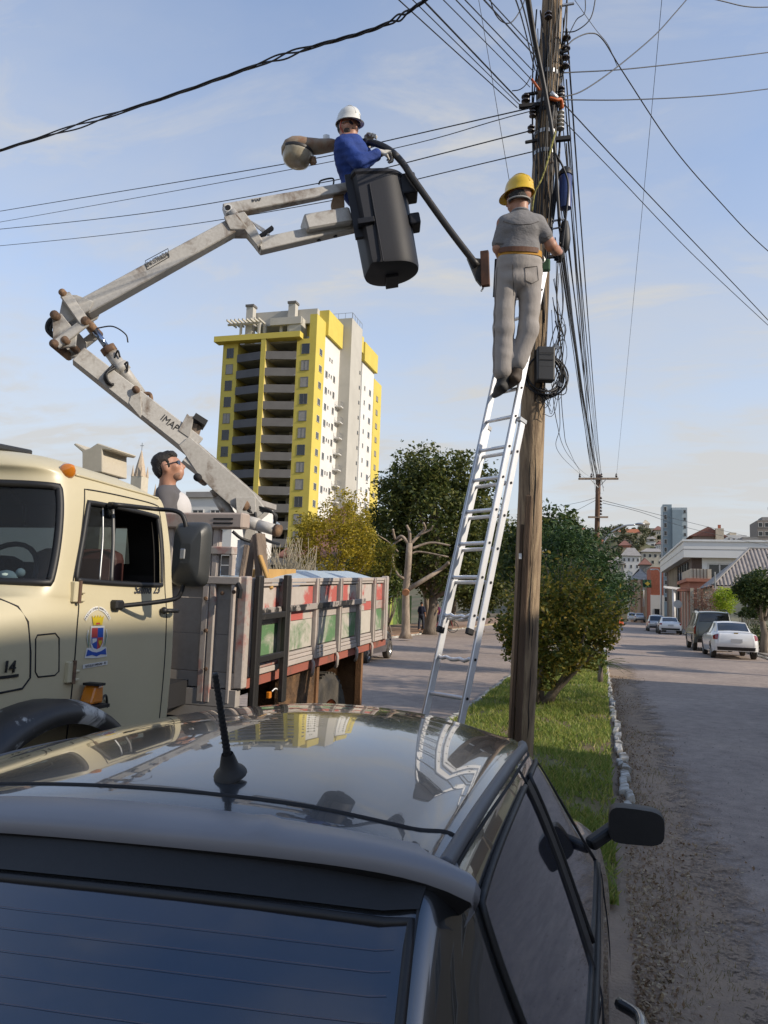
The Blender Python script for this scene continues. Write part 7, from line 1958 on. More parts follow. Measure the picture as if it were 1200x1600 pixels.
# ---- extension ladder
LB, LT = at(673, 1337, 5.4), at(862, 410, 6.80)
LB.z = 0.01
ld = (LT - LB).normalized()
wdir = ld.cross(Vector((0, 0, 1))).normalized()
if wdir.dot(RT) > 0: wdir = -wdir          # from right rail to left rail
face = wdir.cross(ld).normalized()
if face.dot(CAM - LB) < 0: face = -face     # towards the climber
lad_ = thing('extension_ladder', 'aluminium extension ladder leaning on the near utility pole', 'ladder', LB)
def lp(py, y_ref=(1337, 410)):
    """point along the right rail whose picture height is py"""
    lo, hi = 0.0, 1.0
    for _ in range(40):
        m_ = (lo + hi) / 2; q = LB.lerp(LT, m_) - CAM; yy = 800 - 1200 * q.dot(UP) / q.dot(FW)
        if yy > py: lo = m_
        else: hi = m_
    return LB.lerp(LT, lo)
WB, WF = 0.385, 0.325
def rail(name, a, b, off, w=.028, h=.062, fo=0.0):
    o = MB().beam(a + wdir * off + face * fo, b + wdir * off + face * fo, w, h, up=face).build(name, M_alu, lad_, bevel=.004)
    MB().beam(a + wdir * off + face * (fo + h / 2), b + wdir * off + face * (fo + h / 2), w * .35, .006, up=face).build('rail_groove', M_steel, o)
    return o
for off in (0, WB): rail('base_rail', LB, lp(655), off, fo=-.035)
for off in (.034, .034 + WF - .01): rail('fly_rail', lp(990), LT, off, fo=.034)
def bent(a, b, k):
    P = [a.lerp(b, t / 8) + Vector((0, 0, -k * math.sin(math.pi * t / 8) + (.008 * math.sin(t * 2.4) if k else 0))) for t in range(9)]
    return P
ys_ = [1300, 1230, 1158, 1090, 1029, 965, 908, 855, 803, 752, 703]
for k, py in enumerate(ys_):
    p = lp(py); o = MB().tube(bent(p + face * -.035, p + face * -.035 + wdir * WB, .012 if k in (4, 5) else .0), .016, 8).build('rung', M_alu, lad_, smooth=True)
    for off in (-.015,): MB().tube([p + wdir * off + face * -.035, p + wdir * (off - .006) + face * -.035], .011, 8).build('rivet', M_dark, o)
for k, py in enumerate([964, 904, 850, 798, 747, 699, 652, 608, 566, 528, 490, 455, 424]):
    p = lp(py) + face * .034; o = MB().tube(bent(p + wdir * .034, p + wdir * (.034 + WF - .01), .014 if k == 0 else 0), .016, 8).build('rung', M_alu, lad_, smooth=True)
    MB().tube([p + wdir * .019, p + wdir * .012], .010, 8).build('rivet', M_dark, o)
for off in (.034, .034 + WF - .01):
    p = lp(990) + wdir * off + face * .034; MB().beam(p - ld * .02, p + ld * .03, .034, .07, up=face).build('rubber_end', M_black, lad_, bevel=.006)
for off in (0, WB):
    MB().beam(LB + wdir * off + face * -.035 - Vector((0, 0, .01)), LB + wdir * off + face * -.035 + ld * .06, .04, .08, up=face).build('rubber_foot', M_black, lad_, bevel=.006)
    p = lp(655) + wdir * off + face * -.03; MB().beam(p - ld * .02, p + ld * .02, .04, .09, up=face).build('guide_bracket', M_steel, lad_, bevel=.004)

# ---- street lamp being swung into place
lampD = 7.32
lm = thing('street_lamp', 'old street lamp with a long curved black arm held by the bucket worker', 'street lamp', at(600, 235, 7.08))
armp = [at(520, 228, 7.30), at(548, 223, 7.28), at(572, 222, 7.22), at(592, 226, 7.12), at(612, 237, 7.05), at(630, 256, 7.02), at(648, 283, 6.99), at(700, 356, 6.95), at(746, 416, 6.92)]
MB().tube(bez(armp, 8), .031, 12).build('curved_arm', M_blackbar, lm, smooth=True)
q0 = at(758, 420, 6.92)
brk = MB().box(q0, (.075, .05, .33), Matrix.Rotation(-.05, 3, 'Y')).build('pole_bracket', worn('rusty_bracket', (0.14, 0.06, 0.035), (0.07, 0.035, 0.025), .5, 9, .9), lm, bevel=.004)
MB().prism([at(730, 402, 6.92), at(752, 404, 6.92), at(752, 446, 6.92), at(744, 436, 6.92)], FW * .05).build('gusset', M_blackbar, brk)
MB().tube([at(755, 450, 6.92), at(752, 455, 6.9)], .008, 6).build('bolt', M_steel, brk)
M_lampb = worn('rust_stained_lamp_paint', (0.34, 0.28, 0.205), (0.24, 0.12, 0.06), .48, 6, .6, grime=.4)
def lr(px, py, rx, ry, n=24, d=lampD):
    c = at(px, py, d); return [c + UP * (ry * math.sin(a)) + FW * (rx * math.cos(a)) for a in np.linspace(0, 2 * math.pi, n + 1)]
MB().grid([lr(440, 240, .01, .01), lr(441, 237, .07, .04), lr(447, 233, .11, .075), lr(458, 230, .125, .09), lr(470, 229, .125, .085), lr(482, 229, .10, .075), lr(500, 229, .09, .065), lr(518, 227, .08, .055), lr(530, 227, .055, .04), lr(531, 227, .01, .01)]).build('lamp_housing', M_lampb, lm, smooth=True)
c0 = at(465, 238, lampD)
prof = [(.145, .005), (.15, -.01), (.142, -.03), (.135, -.07), (.115, -.115), (.07, -.14), (.001, -.148)]
ml = Matrix.Translation(c0) @ Matrix.Rotation(rad(6), 4, 'Y')
MB().lathe(prof, ml, 28).build('lamp_bowl', mat('dirty_glass_bowl', (0.40, 0.36, 0.27), .35, col2=(0.24, 0.19, 0.12), scale=9, coat=.5), lm, smooth=True)
MB().lathe([(.15, .02), (.156, .005), (.15, -.012)], ml, 28).build('rim_band', M_blackbar, lm, smooth=True)
MB().tube([at(510, 226, lampD), at(510, 212, lampD)], .032, 12).build('photocell', M_whitepaint, lm, smooth=True)
MB().beam(at(488, 246, lampD), at(490, 256, lampD), .05, .05).build('latch', M_rust, lm)
# ================================================================== PEOPLE
def sdf_mesh(name, prims, m, parent, vox=.010, k=.02, noise_amp=0.0, noise_f=18.0):
    """one continuous skin over rounded bones: smooth union sampled on a grid, then surface nets"""
    lo = np.full(3, 1e9); hi = -lo
    B = []
    for pr in prims:
        if pr[0] == 'c':
            a, b, r0, r1 = np.array(pr[1]), np.array(pr[2]), pr[3], pr[4]; r = max(r0, r1)
            l, h = np.minimum(a, b) - r, np.maximum(a, b) + r
        else:
            c, R = np.array(pr[1]), max(pr[2]); l, h = c - R, c + R
        B.append((l, h)); lo = np.minimum(lo, l); hi = np.maximum(hi, h)
    lo -= 4 * vox; hi += 4 * vox
    n = np.ceil((hi - lo) / vox).astype(int) + 1
    F = np.full(n, 1.0, np.float32)
    ax_ = [lo[i] + vox * np.arange(n[i]) for i in range(3)]
    for pr, (l, h) in zip(prims, B):
        i0 = np.maximum(((l - lo) / vox - 3 - k / vox).astype(int), 0); i1 = np.minimum(((h - lo) / vox + 4 + k / vox).astype(int), n)
        X, Y, Z = np.meshgrid(*[ax_[i][i0[i]:i1[i]] for i in range(3)], indexing='ij')
        p = np.stack([X, Y, Z], -1)
        if pr[0] == 'c':
            a, b, r0, r1 = np.array(pr[1]), np.array(pr[2]), pr[3], pr[4]; ba = b - a
            t = np.clip(((p - a) @ ba) / max(ba @ ba, 1e-9), 0, 1)
            d = np.linalg.norm(p - a - t[..., None] * ba, axis=-1) - (r0 + (r1 - r0) * t)
        else:
            c, R = np.array(pr[1]), np.array(pr[2]); q = p - c
            if len(pr) > 3: q = q @ np.array(pr[3]).T          # rows = local axes
            kk = np.linalg.norm(q / R, axis=-1); k2 = np.linalg.norm(q / R ** 2, axis=-1) + 1e-9
            d = kk * (kk - 1) / k2
        sl = tuple(slice(i0[i], i1[i]) for i in range(3))
        f = F[sl]; hh = np.maximum(k - np.abs(f - d), 0) / k
        F[sl] = np.minimum(f, d) - hh * hh * k * .25
    if noise_amp:
        X, Y, Z = np.meshgrid(*ax_, indexing='ij')
        gg = np.random.default_rng(len(prims)); nz = 0
        for w_ in range(9):
            kv = gg.normal(size=3) * noise_f * (.6 + .9 * gg.random()); nz = nz + np.sin(X * kv[0] + Y * kv[1] + Z * kv[2] * 1.2 + 2.2 * np.sin(X * gg.normal() * 9 + Z * gg.normal() * 9) + 6 * gg.random())
        F += (noise_amp * nz * .55).astype(np.float32)
    S = F < 0
    c8 = [(x, y, z) for x in (0, 1) for y in (0, 1) for z in (0, 1)]
    cnt = sum(S[x:n[0] - 1 + x, y:n[1] - 1 + y, z:n[2] - 1 + z].astype(np.int8) for x, y, z in c8)
    act = np.argwhere((cnt > 0) & (cnt < 8))
    idx = -np.ones(tuple(n - 1), int); idx[tuple(act.T)] = np.arange(len(act))
    acc = np.zeros((len(act), 3)); w = np.zeros(len(act))
    for a in range(8):
        for b in range(a + 1, 8):
            A, Bc = np.array(c8[a]), np.array(c8[b])
            if np.abs(A - Bc).sum() != 1: continue
            fa = F[tuple((act + A).T)].astype(float); fb_ = F[tuple((act + Bc).T)].astype(float)
            mk = (fa < 0) != (fb_ < 0)
            t = np.where(mk, fa / np.where(mk, fa - fb_, 1), 0)
            acc += np.where(mk[:, None], A + t[:, None] * (Bc - A), 0); w += mk
    V = lo + (act + acc / w[:, None]) * vox
    faces = []
    for d in range(3):
        e1_, e2_ = [(1, 2), (2, 0), (0, 1)][d]
        s0 = [slice(None)] * 3; s1 = [slice(None)] * 3
        s0[d] = slice(0, n[d] - 1); s1[d] = slice(1, n[d])
        ch = S[tuple(s0)] != S[tuple(s1)]
        E = np.argwhere(ch)
        E = E[(E[:, e1_] > 0) & (E[:, e2_] > 0) & (E[:, e1_] < n[e1_] - 1) & (E[:, e2_] < n[e2_] - 1)]
        if not len(E): continue
        o1 = np.zeros(3, int); o1[e1_] = 1; o2 = np.zeros(3, int); o2[e2_] = 1
        q = np.stack([idx[tuple((E - o1 - o2).T)], idx[tuple((E - o2).T)], idx[tuple(E.T)], idx[tuple((E - o1).T)]], 1)
        ins = S[tuple(E.T)]
        q[~ins] = q[~ins][:, ::-1]
        faces.append(q[(q >= 0).all(1)])
    Fq = np.concatenate(faces)
    me = bpy.data.meshes.new(name)
    me.from_pydata(V.tolist(), [], Fq.tolist()); me.update()
    me.polygons.foreach_set('use_smooth', [True] * len(me.polygons))
    me.materials.append(m)
    o = bpy.data.objects.new(name, me); COL.objects.link(o)
    adopt(o, parent)
    return o
def C(a, b, r0, r1=None): return ('c', tuple(a), tuple(b), r0, r0 if r1 is None else r1)
def E(c, r, axes=None):
    return ('e', tuple(c), tuple(r)) if axes is None else ('e', tuple(c), tuple(r), [tuple(v) for v in axes])
def frame(fwd, up=(0, 0, 1)):
    f = Vector(fwd).normalized(); s = f.cross(Vector(up)).normalized(); u = s.cross(f).normalized()
    return s, f, u          # right side of the person, forward, up
def head(c, fwd, up, neck_to, k=1.0):
    s, f, u = frame(fwd, up); c = Vector(c); A = (s, f, u)
    P = [E(c + u * .028 * k - f * .012 * k, (.076 * k, .098 * k, .090 * k), A), E(c + f * .028 * k - u * .045 * k, (.060 * k, .066 * k, .072 * k), A), C(c + f * .062 * k - u * .098 * k + s * .012, c + f * .062 * k - u * .098 * k - s * .012, .020 * k),
         C(c + f * .090 * k + u * .010 * k, c + f * .116 * k - u * .028 * k, .009 * k, .015 * k), C(c + f * .078 * k + u * .026 * k - s * .035, c + f * .078 * k + u * .026 * k + s * .035, .013 * k),
         C(c + f * .089 * k - u * .058 * k - s * .015, c + f * .089 * k - u * .058 * k + s * .015, .010 * k), C(c + f * .084 * k - u * .074 * k - s * .013, c + f * .084 * k - u * .074 * k + s * .013, .010 * k)]
    for q in (-1, 1):
        P.append(E(c + s * q * .078 * k - f * .012 * k - u * .012 * k, (.010 * k, .020 * k, .033 * k), A)); P.append(E(c + s * q * .045 * k + f * .060 * k - u * .02 * k, (.025 * k, .025 * k, .022 * k), A))
    P.append(C(c - f * .022 * k - u * .05 * k, neck_to, .058 * k, .066 * k))
    return P
def hand(w, d, nrm, thumb=1, k=1.0, curl=1.0):
    d = Vector(d).normalized(); nrm = Vector(nrm); nrm = (nrm - d * nrm.dot(d)).normalized(); sd = d.cross(nrm).normalized() * thumb; w = Vector(w)
    P = [E(w + d * .050 * k, (.052 * k, .046 * k, .020 * k), (d, sd, nrm)), C(w - d * .03 * k, w + d * .02 * k, .027 * k, .03 * k)]
    for i, L in enumerate((.038, .043, .040, .032)):
        b = w + d * .088 * k + sd * (1.5 - i) * .021 * k
        m1 = b + (d * (1 - .5 * curl) + nrm * .75 * curl) .normalized() * L * k
        m2 = m1 + (nrm * curl + d * (.8 - 1.0 * curl)).normalized() * L * .85 * k
        m3 = m2 + (nrm * .3 - d * curl * .9 + d * .6 * (1 - curl)).normalized() * L * .6 * k
        P += [C(w + d * .05 * k + sd * (1.5 - i) * .016 * k, b, .011 * k), C(b, m1, .0105 * k, .0098 * k), C(m1, m2, .0098 * k, .009 * k), C(m2, m3, .009 * k, .0075 * k)]
    t0 = w + d * .02 * k + sd * .03 * k; t1 = t0 + (sd * .7 + d * .6 + nrm * .4).normalized() * .042 * k; t2 = t1 + (d * .5 + nrm * .9 - sd * .1).normalized() * .036 * k
    P += [C(t0, t1, .013 * k, .0115 * k), C(t1, t2, .0115 * k, .009 * k)]
    return P
def helmet(c, fwd, up, m, parent, k=1.0):
    s, f, u = frame(fwd, up); c = Vector(c)
    rows = []
    for (z, r_) in ((-.012, 1.04), (0, 1.03), (.004, 1.0), (.045, .97), (.082, .90), (.112, .76), (.134, .55), (.146, .28), (.149, .01)):
        row = []
        for j in range(37):
            a = 2 * math.pi * j / 36
            ridge = 1 + (.035 if z > .03 else 0) * math.exp(-((math.sin(a)) / .16) ** 2) * .6
            row.append(c + f * (.132 * k * r_ * math.cos(a)) + s * (.104 * k * r_ * math.sin(a)) + u * (z * k * (1.0 + .03 * math.exp(-(math.sin(a) / .2) ** 2))))
        rows.append(row)
    o = MB().grid(rows).build('helmet', m, parent, smooth=True)
    br = []
    for t in (0, .5, 1):
        br.append([c + f * ((.132 * math.cos(a) + .050 * t * max(0, math.cos(a)) ** .7 + .006 * t) * k) + s * ((.105 + .005 * t) * math.sin(a) * k) + u * ((-.006 - .018 * t * max(0, math.cos(a))) * k) for a in np.linspace(0, 2 * math.pi, 37)])
    br2 = [[p - u * .006 for p in row] for row in br]
    MB().grid(br).grid(br2).build('brim', m, o, smooth=True)
    for q in (-.035, 0, .035):
        MB().tube([c + f * (.132 * k * math.cos(t)) * .985 + u * (.150 * k * math.sin(t)) + s * q * math.sin(t) ** .5 for t in np.linspace(.35, math.pi - .35, 15)], .006 * k, 6).build('ridge', m, o, smooth=True)
    return o
def shades(c, fwd, up, parent, k=1.0):
    s, f, u = frame(fwd, up); c = Vector(c)
    o = None
    mb = MB()
    for q in (-1, 1):
        row = []
        for j in range(13):
            a = 2 * math.pi * j / 12
            row.append(c + f * (.098 - .020 * abs(math.cos(a) * .5 + .5) * 1.0) * k + s * q * (.034 + .030 * math.cos(a)) * k + u * (.008 + .019 * math.sin(a)) * k)
        mb.grid([[p + f * .004 for p in row], row]); mb.add([p + f * .004 for p in row[:-1]], [tuple(range(12))])
        mb.tube([c + f * .085 * k + s * q * .062 * k + u * .012 * k, c + f * .05 * k + s * q * .078 * k + u * .010 * k, c - f * .012 * k + s * q * .086 * k + u * .004 * k], .0035, 6)
    mb.tube([c + f * .102 * k - s * .01 * k + u * .012 * k, c + f * .102 * k + s * .01 * k + u * .012 * k], .004, 6)
    return mb.build('sunglasses', mat('black_lens', (0.01, 0.01, 0.012), .1, coat=1.0), parent, smooth=True)
M_skin = mat('skin', (0.42, 0.22, 0.145), .5, col2=(0.36, 0.175, 0.11), scale=8, bump=.05, bscale=80)
M_hair = mat('dark_hair', (0.018, 0.014, 0.011), .6, var=.4, scale=30, bump=.6, bscale=120)

# ---- the man on the ladder, back to the camera
D = 6.33
q = lambda x, y, o=0.0: at(x, y, D + o)
fw_h = Vector((FW.x, FW.y, 0)).normalized()
lf = (fw_h * .96 - R0 * .28).normalized()
ladder_man = thing('person', 'worker in grey shirt, grey trousers and yellow helmet standing on the ladder', 'person', q(797, 606))
hc = q(811, 309, .02); hf = (fw_h * .72 - R0 * .69).normalized(); hu = Vector((0, 0, 1))
body = head(hc, hf, hu, q(813, 340, .0), 1.0)
body += [E(q(812, 362), (.17, .105, .17), (R0, fw_h, Vector((0, 0, 1)))), E(q(811, 412), (.145, .085, .13), (R0, fw_h, Vector((0, 0, 1)))),
         C(q(787, 349), q(842, 349), .052), C(q(786, 349), q(778, 388), .048, .042), C(q(778, 388), q(783, 404, .26), .041, .032),
         C(q(843, 349), q(861, 384), .050, .046), C(q(861, 384), q(868, 391, .10), .046, .040), C(q(868, 391, .10), q(874, 394, .26), .040, .031),
         C(q(792, 420), q(789, 515), .085, .06), C(q(789, 515), q(786, 594), .058, .045), C(q(829, 420), q(822, 515), .085, .06), C(q(822, 515), q(804, 584), .058, .045)]
body += hand(q(783, 404, .26), (fw_h * .9 + R0 * .3), Vector((0, 0, 1)), 1)
sdf_mesh('body', body, M_skin, ladder_man, .010, .025)
A3 = (R0, fw_h, Vector((0, 0, 1)))
M_tee = mat('grey_polo_cloth', (0.20, 0.195, 0.195), .9, col2=(0.155, 0.15, 0.155), scale=5, bump=.9, bscale=8, stretch=(1, 1, 1.4))
shirt = [E(q(813, 358), (.172, .120, .15), A3), E(q(812, 385), (.168, .118, .12), A3), C(q(793, 349), q(836, 349), .070), C(q(812, 352), q(814, 338), .085, .07),
         C(q(787, 350), q(779, 380), .060, .058), C(q(842, 350), q(852, 370), .062, .060), E(q(811, 396), (.172, .120, .06), A3)]
SHI = sdf_mesh('shirt', shirt, M_tee, ladder_man, .010, .035, .0022, 20)
MB().tube([q(813, 334) + R0 * (.068 * math.cos(a)) + fw_h * (.062 * math.sin(a)) + Vector((0, 0, -.012 * math.sin(a))) for a in np.linspace(0, 2 * math.pi, 25)], .014, 8).build('collar', M_tee, ladder_man, smooth=True)
M_trou = mat('dusty_grey_trousers', (0.36, 0.33, 0.305), .95, col2=(0.28, 0.26, 0.25), scale=3, bump=.7, bscale=7, stretch=(1, 1, .4))
tr_ = [E(q(811, 410), (.188, .138, .085), A3), E(q(810, 420), (.188, .136, .10), A3), E(q(809, 438), (.178, .132, .12), A3), C(q(791, 430), q(787, 516), .098, .086), C(q(787, 516), q(785, 579), .086, .082), C(q(829, 430), q(825, 516), .098, .082), C(q(826, 516), q(809, 567), .086, .072)]
TRO = sdf_mesh('trousers', tr_, M_trou, ladder_man, .010, .025, .0017, 22)
for (x, y, o, lb, c_) in ((786, 601, .0, 'dark', (0.02, 0.02, 0.02)), (806, 588, .0, 'brown', (0.055, 0.035, 0.022))):
    a = q(x, y, o)
    sdf_mesh('shoe', [E(a + lf * .07 + Vector((0, 0, -.02)), (.048, .13, .042), (R0, lf, Vector((0, 0, 1)))), C(a + Vector((0, 0, .05)), a + Vector((0, 0, -.01)), .055, .05), C(a - lf * .03 - Vector((0, 0, .045)), a + lf * .17 - Vector((0, 0, .05)), .022)], mat('shoe_' + lb, c_, .7, var=.3), ladder_man, .009, .03)
from mathutils.bvhtree import BVHTree
def drape(o, pts, off=.002):
    '''stitch line: picture points laid on a garment's surface'''
    bv = BVHTree.FromPolygons([v.co for v in o.data.vertices], [tuple(p.vertices) for p in o.data.polygons]); out = []
    for x, y in pts:
        h_ = bv.ray_cast(CAM, ray(x, y).normalized())
        if h_[0] is not None: out.append(h_[0] + h_[1] * off)
    return out
def stitch(o, pts, m, parent, r=.0022, name='seam'):
    P = []
    for a, b in zip(pts[:-1], pts[1:]): P += [(a[0] + (b[0] - a[0]) * t / 6, a[1] + (b[1] - a[1]) * t / 6) for t in range(6)]
    Q = drape(o, P + [pts[-1]])
    if len(Q) > 2: MB().tube(Q, r, 5).build(name, m, parent, smooth=True)
M_seam = mat('dark_seam_thread', (0.10, 0.09, 0.085), .95)
stitch(TRO, [(801, 412), (802, 440), (803, 462)], M_seam, ladder_man)
stitch(TRO, [(820, 418), (839, 416), (841, 438), (831, 443), (821, 438), (820, 418)], M_seam, ladder_man, name='pocket_edge')
stitch(TRO, [(777, 418), (774, 470), (772, 540), (772, 585)], M_seam, ladder_man)
stitch(SHI, [(786, 346), (800, 350), (815, 351), (830, 350), (842, 346)], M_seam, ladder_man)
stitch(SHI, [(775, 380), (780, 381), (787, 381)], M_seam, ladder_man, name='sleeve_hem'); stitch(SHI, [(845, 371), (852, 372), (860, 368)], M_seam, ladder_man, name='sleeve_hem')
belt = []
for e in (-1, 1):
    belt.append([q(812, 402) + R0 * (.182 * math.cos(a)) + fw_h * (.140 * math.sin(a)) + Vector((0, 0, e * .024 + .012 * math.cos(a * 2))) for a in np.linspace(0, 2 * math.pi, 41)])
M_belt = worn('yellow_harness_webbing', (0.52, 0.26, 0.03), (0.12, 0.06, 0.03), .42, 14, .85)
bt_ = MB().grid(belt).build('tool_belt', M_belt, ladder_man, smooth=True)
MB().grid([[p + (p - q(812, 402)).normalized() * .008 + Vector((0, 0, .012)) for p in belt[1][22:36]], [p + (p - q(812, 402)).normalized() * .008 + Vector((0, 0, .02)) for p in belt[0][22:36]]]).build('back_pad', mat('brown_leather', (0.14, 0.06, 0.03), .7, var=.3), bt_)
MB().tube([q(845, 408) + Vector((0, 0, .03 * math.cos(a))) + R0 * (.025 * math.sin(a)) - fw_h * .03 for a in np.linspace(0, 2 * math.pi, 15)], .006, 6).build('steel_ring', M_steel, bt_)
MB().box(q(853, 415, .05), (.07, .05, .1)).build('tool_pouch', mat('green_pouch', (0.05, 0.11, 0.06), .9), bt_, bevel=.01)
MB().beam(q(776, 405, .0), q(773, 464, .0), .028, .02).build('hanging_tool', M_dark, bt_)
helmet(hc + Vector((0, 0, .040)), hf, Vector((0, 0, 1)) - hf * .12, mat('yellow_helmet', (0.72, 0.46, 0.01), .3, var=.06, coat=.5), ladder_man, 1.0)
MB().grid([[hc + R0 * (.085 * math.cos(a)) + fw_h * (.10 * math.sin(a)) + Vector((0, 0, z)) for a in np.linspace(math.pi * .95, math.pi * 2.05, 15)] for z in (.02, -.055)]).build('neck_hair', M_hair, ladder_man, smooth=True)
MB().tube([hc + R0 * (.09 * math.cos(a)) + fw_h * (.112 * math.sin(a)) + Vector((0, 0, -.028 - .02 * abs(math.sin(a)))) for a in np.linspace(math.pi * .9, math.pi * 2.1, 17)], .007, 6).build('helmet_strap', mat('grey_strap', (0.36, 0.35, 0.33), .8), ladder_man, smooth=True)
shades(hc, hf, hu, ladder_man)
sdf_mesh('glove', hand(q(872, 394, .24), (R0 * .45 + fw_h * .6 + Vector((0, 0, .25))), (-R0 * .5 + fw_h * .7), -1, 1.12), mat('black_glove', (0.02, 0.02, 0.022), .8), ladder_man, .006, .012)

# ---- the man in the bucket
D2 = 7.17
q2 = lambda x, y, o=0.0: at(x, y, D2 + o)
bf = (R0 * .80 - fw_h * .52).normalized()
bucket_man = thing('person', 'bearded worker in blue jacket and white helmet holding the lamp arm in the bucket', 'person', q2(598, 405))
hc = q2(544, 200); hf = (R0 * .70 - fw_h * .72 - Vector((0, 0, .12))).normalized()
bs, bff, bu_ = frame(bf)
A4 = (bs, bff, Vector((0, 0, 1)))
ctr_ = q2(551, 250)
body = head(hc, hf, (0, 0, 1), q2(546, 226))
body += [E(ctr_, (.17, .11, .2), A4), C(q2(546, 228), q2(560, 300), .12, .13), C(q2(560, 300), q2(580, 350), .12, .11)]
for sg_ in (-1, 1):
    h0 = q2(572, 318) + bs * sg_ * .09
    body += [C(h0, h0.lerp(q2(596, 405), .5) + bff * .05, .085, .06), C(h0.lerp(q2(596, 405), .5) + bff * .05, q2(597, 408) + bs * sg_ * .08, .058, .045)]
near = [q2(540, 231, -.13), q2(562, 256, -.22), q2(591, 240, -.15)]
far_ = [q2(552, 226, .14), q2(568, 246, .20), q2(572, 233, .10)]
for a in (near, far_): body += [C(a[0], a[1], .055, .045), C(a[1], a[2], .044, .032)]
sdf_mesh('body', body, M_skin, bucket_man, .011, .03)
M_jack = mat('blue_work_jacket', (0.012, 0.045, 0.235), .85, col2=(0.010, 0.034, 0.17), scale=4, bump=.9, bscale=9)
jk = [E(ctr_, (.195, .15, .21), A4), E(q2(549, 238), (.205, .135, .13), A4), C(q2(547, 232), q2(562, 302), .14, .155), C(q2(540, 230, -.10), q2(553, 226, .13), .078), C(q2(546, 228), q2(545, 218), .085, .07),
      C(near[0], near[1], .078, .068), C(near[1], near[1].lerp(near[2], .82), .068, .060), C(far_[0], far_[1], .075, .062), C(far_[1], far_[1].lerp(far_[2], .8), .062, .052)]
sdf_mesh('jacket', jk, M_jack, bucket_man, .010, .03, .0035, 22)
M_glove = mat('pale_leather_glove', (0.55, 0.52, 0.46), .9, var=.2, scale=12)
sdf_mesh('glove', hand(near[2], (R0 * .92 + Vector((0, 0, .35)) + fw_h * .25), (Vector((0, 0, -1)) + fw_h * .6), -1, 1.15), M_glove, bucket_man, .006, .012)
sdf_mesh('glove', hand(far_[2] + Vector((0, 0, .01)), (R0 * .15 + Vector((0, 0, .7)) - fw_h * .15), (R0 * .6 - fw_h * .7), 1, 1.1), M_glove, bucket_man, .006, .012)
s_, f_, u_ = frame(hf)
helmet(hc + Vector((0, 0, .045)), hf, Vector((0, 0, 1)) - hf * .02, mat('white_helmet', (0.68, 0.67, 0.62), .35, var=.06, coat=.4), bucket_man)
shades(hc, hf, (0, 0, 1), bucket_man)
sdf_mesh('beard', [E(hc + f_ * .060 - u_ * .085, (.052, .045, .042), (s_, f_, u_)), E(hc + f_ * .040 - u_ * .06 + s_ * .045, (.022, .04, .045), (s_, f_, u_)), E(hc + f_ * .040 - u_ * .06 - s_ * .045, (.022, .04, .045), (s_, f_, u_)), C(hc + f_ * .102 - u_ * .043 - s_ * .025, hc + f_ * .102 - u_ * .043 + s_ * .025, .008)], mat('dark_beard', (0.05, 0.032, 0.022), .8, var=.4), bucket_man, .007, .02)
sdf_mesh('hair', [E(hc - f_ * .03 + u_ * .005, (.082, .088, .070), (s_, f_, u_))], M_hair, bucket_man, .008, .02)
for e in (-1, 1): MB().tube([hc + s_ * e * .086 + u_ * .05, hc + s_ * e * .088 - f_ * .005 - u_ * .03, hc + s_ * e * .06 + f_ * .03 - u_ * .1], .005, 6).build('chin_strap', mat('red_strap', (0.4, 0.04, 0.02), .7), bucket_man)

# ---- the man standing in the truck bed, looking up
D3 = 6.1
q3 = lambda x, y, o=0.0: at(x, y, D3 + o)
tf = (R0 * .93 + fw_h * .10).normalized()
foot = q3(262, 1060); foot.z = tz(5.4, 1.26)
truck_man = thing('person', 'dark-haired man in grey and white t-shirt and sunglasses looking up from the truck bed', 'person', foot)
hc = q3(263, 730); hf = (tf * .93 + Vector((0, 0, .30))).normalized(); hu = (Vector((0, 0, 1)) - tf * .28).normalized()
ts, tff, tu = frame(tf); A5 = (ts, tff, Vector((0, 0, 1)))
def td(x, y, o=0.0): return q3(x, y, o)
body = head(hc, hf, hu, td(262, 767), 1.02)
zc = td(264, 800)
hip = Vector((zc.x, zc.y, foot.z + .92))
body += [E(td(265, 797), (.175, .115, .18), A5), E(Vector((zc.x, zc.y, hip.z + .12)), (.155, .11, .17), A5)]
for e in (-1, 1):
    sh = td(264, 776) + ts * e * .17
    el = sh + Vector((0, 0, -.29)) + ts * e * .05; wr = el + Vector((0, 0, -.20)) + tff * .10
    body += [C(sh, el, .05, .042), C(el, wr, .042, .03)] + hand(wr, (tff * .2 - Vector((0, 0, 1))), tff * .3 - ts * e, e, 1.0, .45)
    kn = hip + ts * e * .10 + Vector((0, 0, -.46)) + tff * .02; an = Vector((foot.x, foot.y, foot.z + .08)) + ts * e * .11
    body += [C(hip + ts * e * .08, kn, .085, .06), C(kn, an, .058, .042), C(an, an + tff * .14 - Vector((0, 0, .03)), .04, .035)]
sdf_mesh('body', body, M_skin, truck_man, .011, .03)
tshirt = [E(td(265, 795), (.195, .135, .17), A5), E(Vector((zc.x, zc.y, hip.z + .10)), (.178, .135, .20), A5), C(td(264, 777) - ts * .13, td(264, 777) + ts * .13, .078), C(td(263, 777), td(262, 763), .09, .072)]
for e in (-1, 1): tshirt.append(C(td(264, 777) + ts * e * .16, td(264, 777) + ts * e * .205 - Vector((0, 0, .19)), .072, .068))
M_tee2 = mat('dark_grey_tee', (0.105, 0.10, 0.105), .9, var=.15, scale=4)
sdf_mesh('t_shirt', tshirt, M_tee2, truck_man, .010, .035, .003, 16)
sdf_mesh('white_front_panel', [E(td(266, 797) + tff * .045, (.168, .120, .155), A5), E(Vector((zc.x, zc.y, hip.z + .10)) + tff * .03, (.150, .122, .19), A5)], mat('white_tee_panel', (0.55, 0.53, 0.52), .9, var=.1), truck_man, .011, .03)
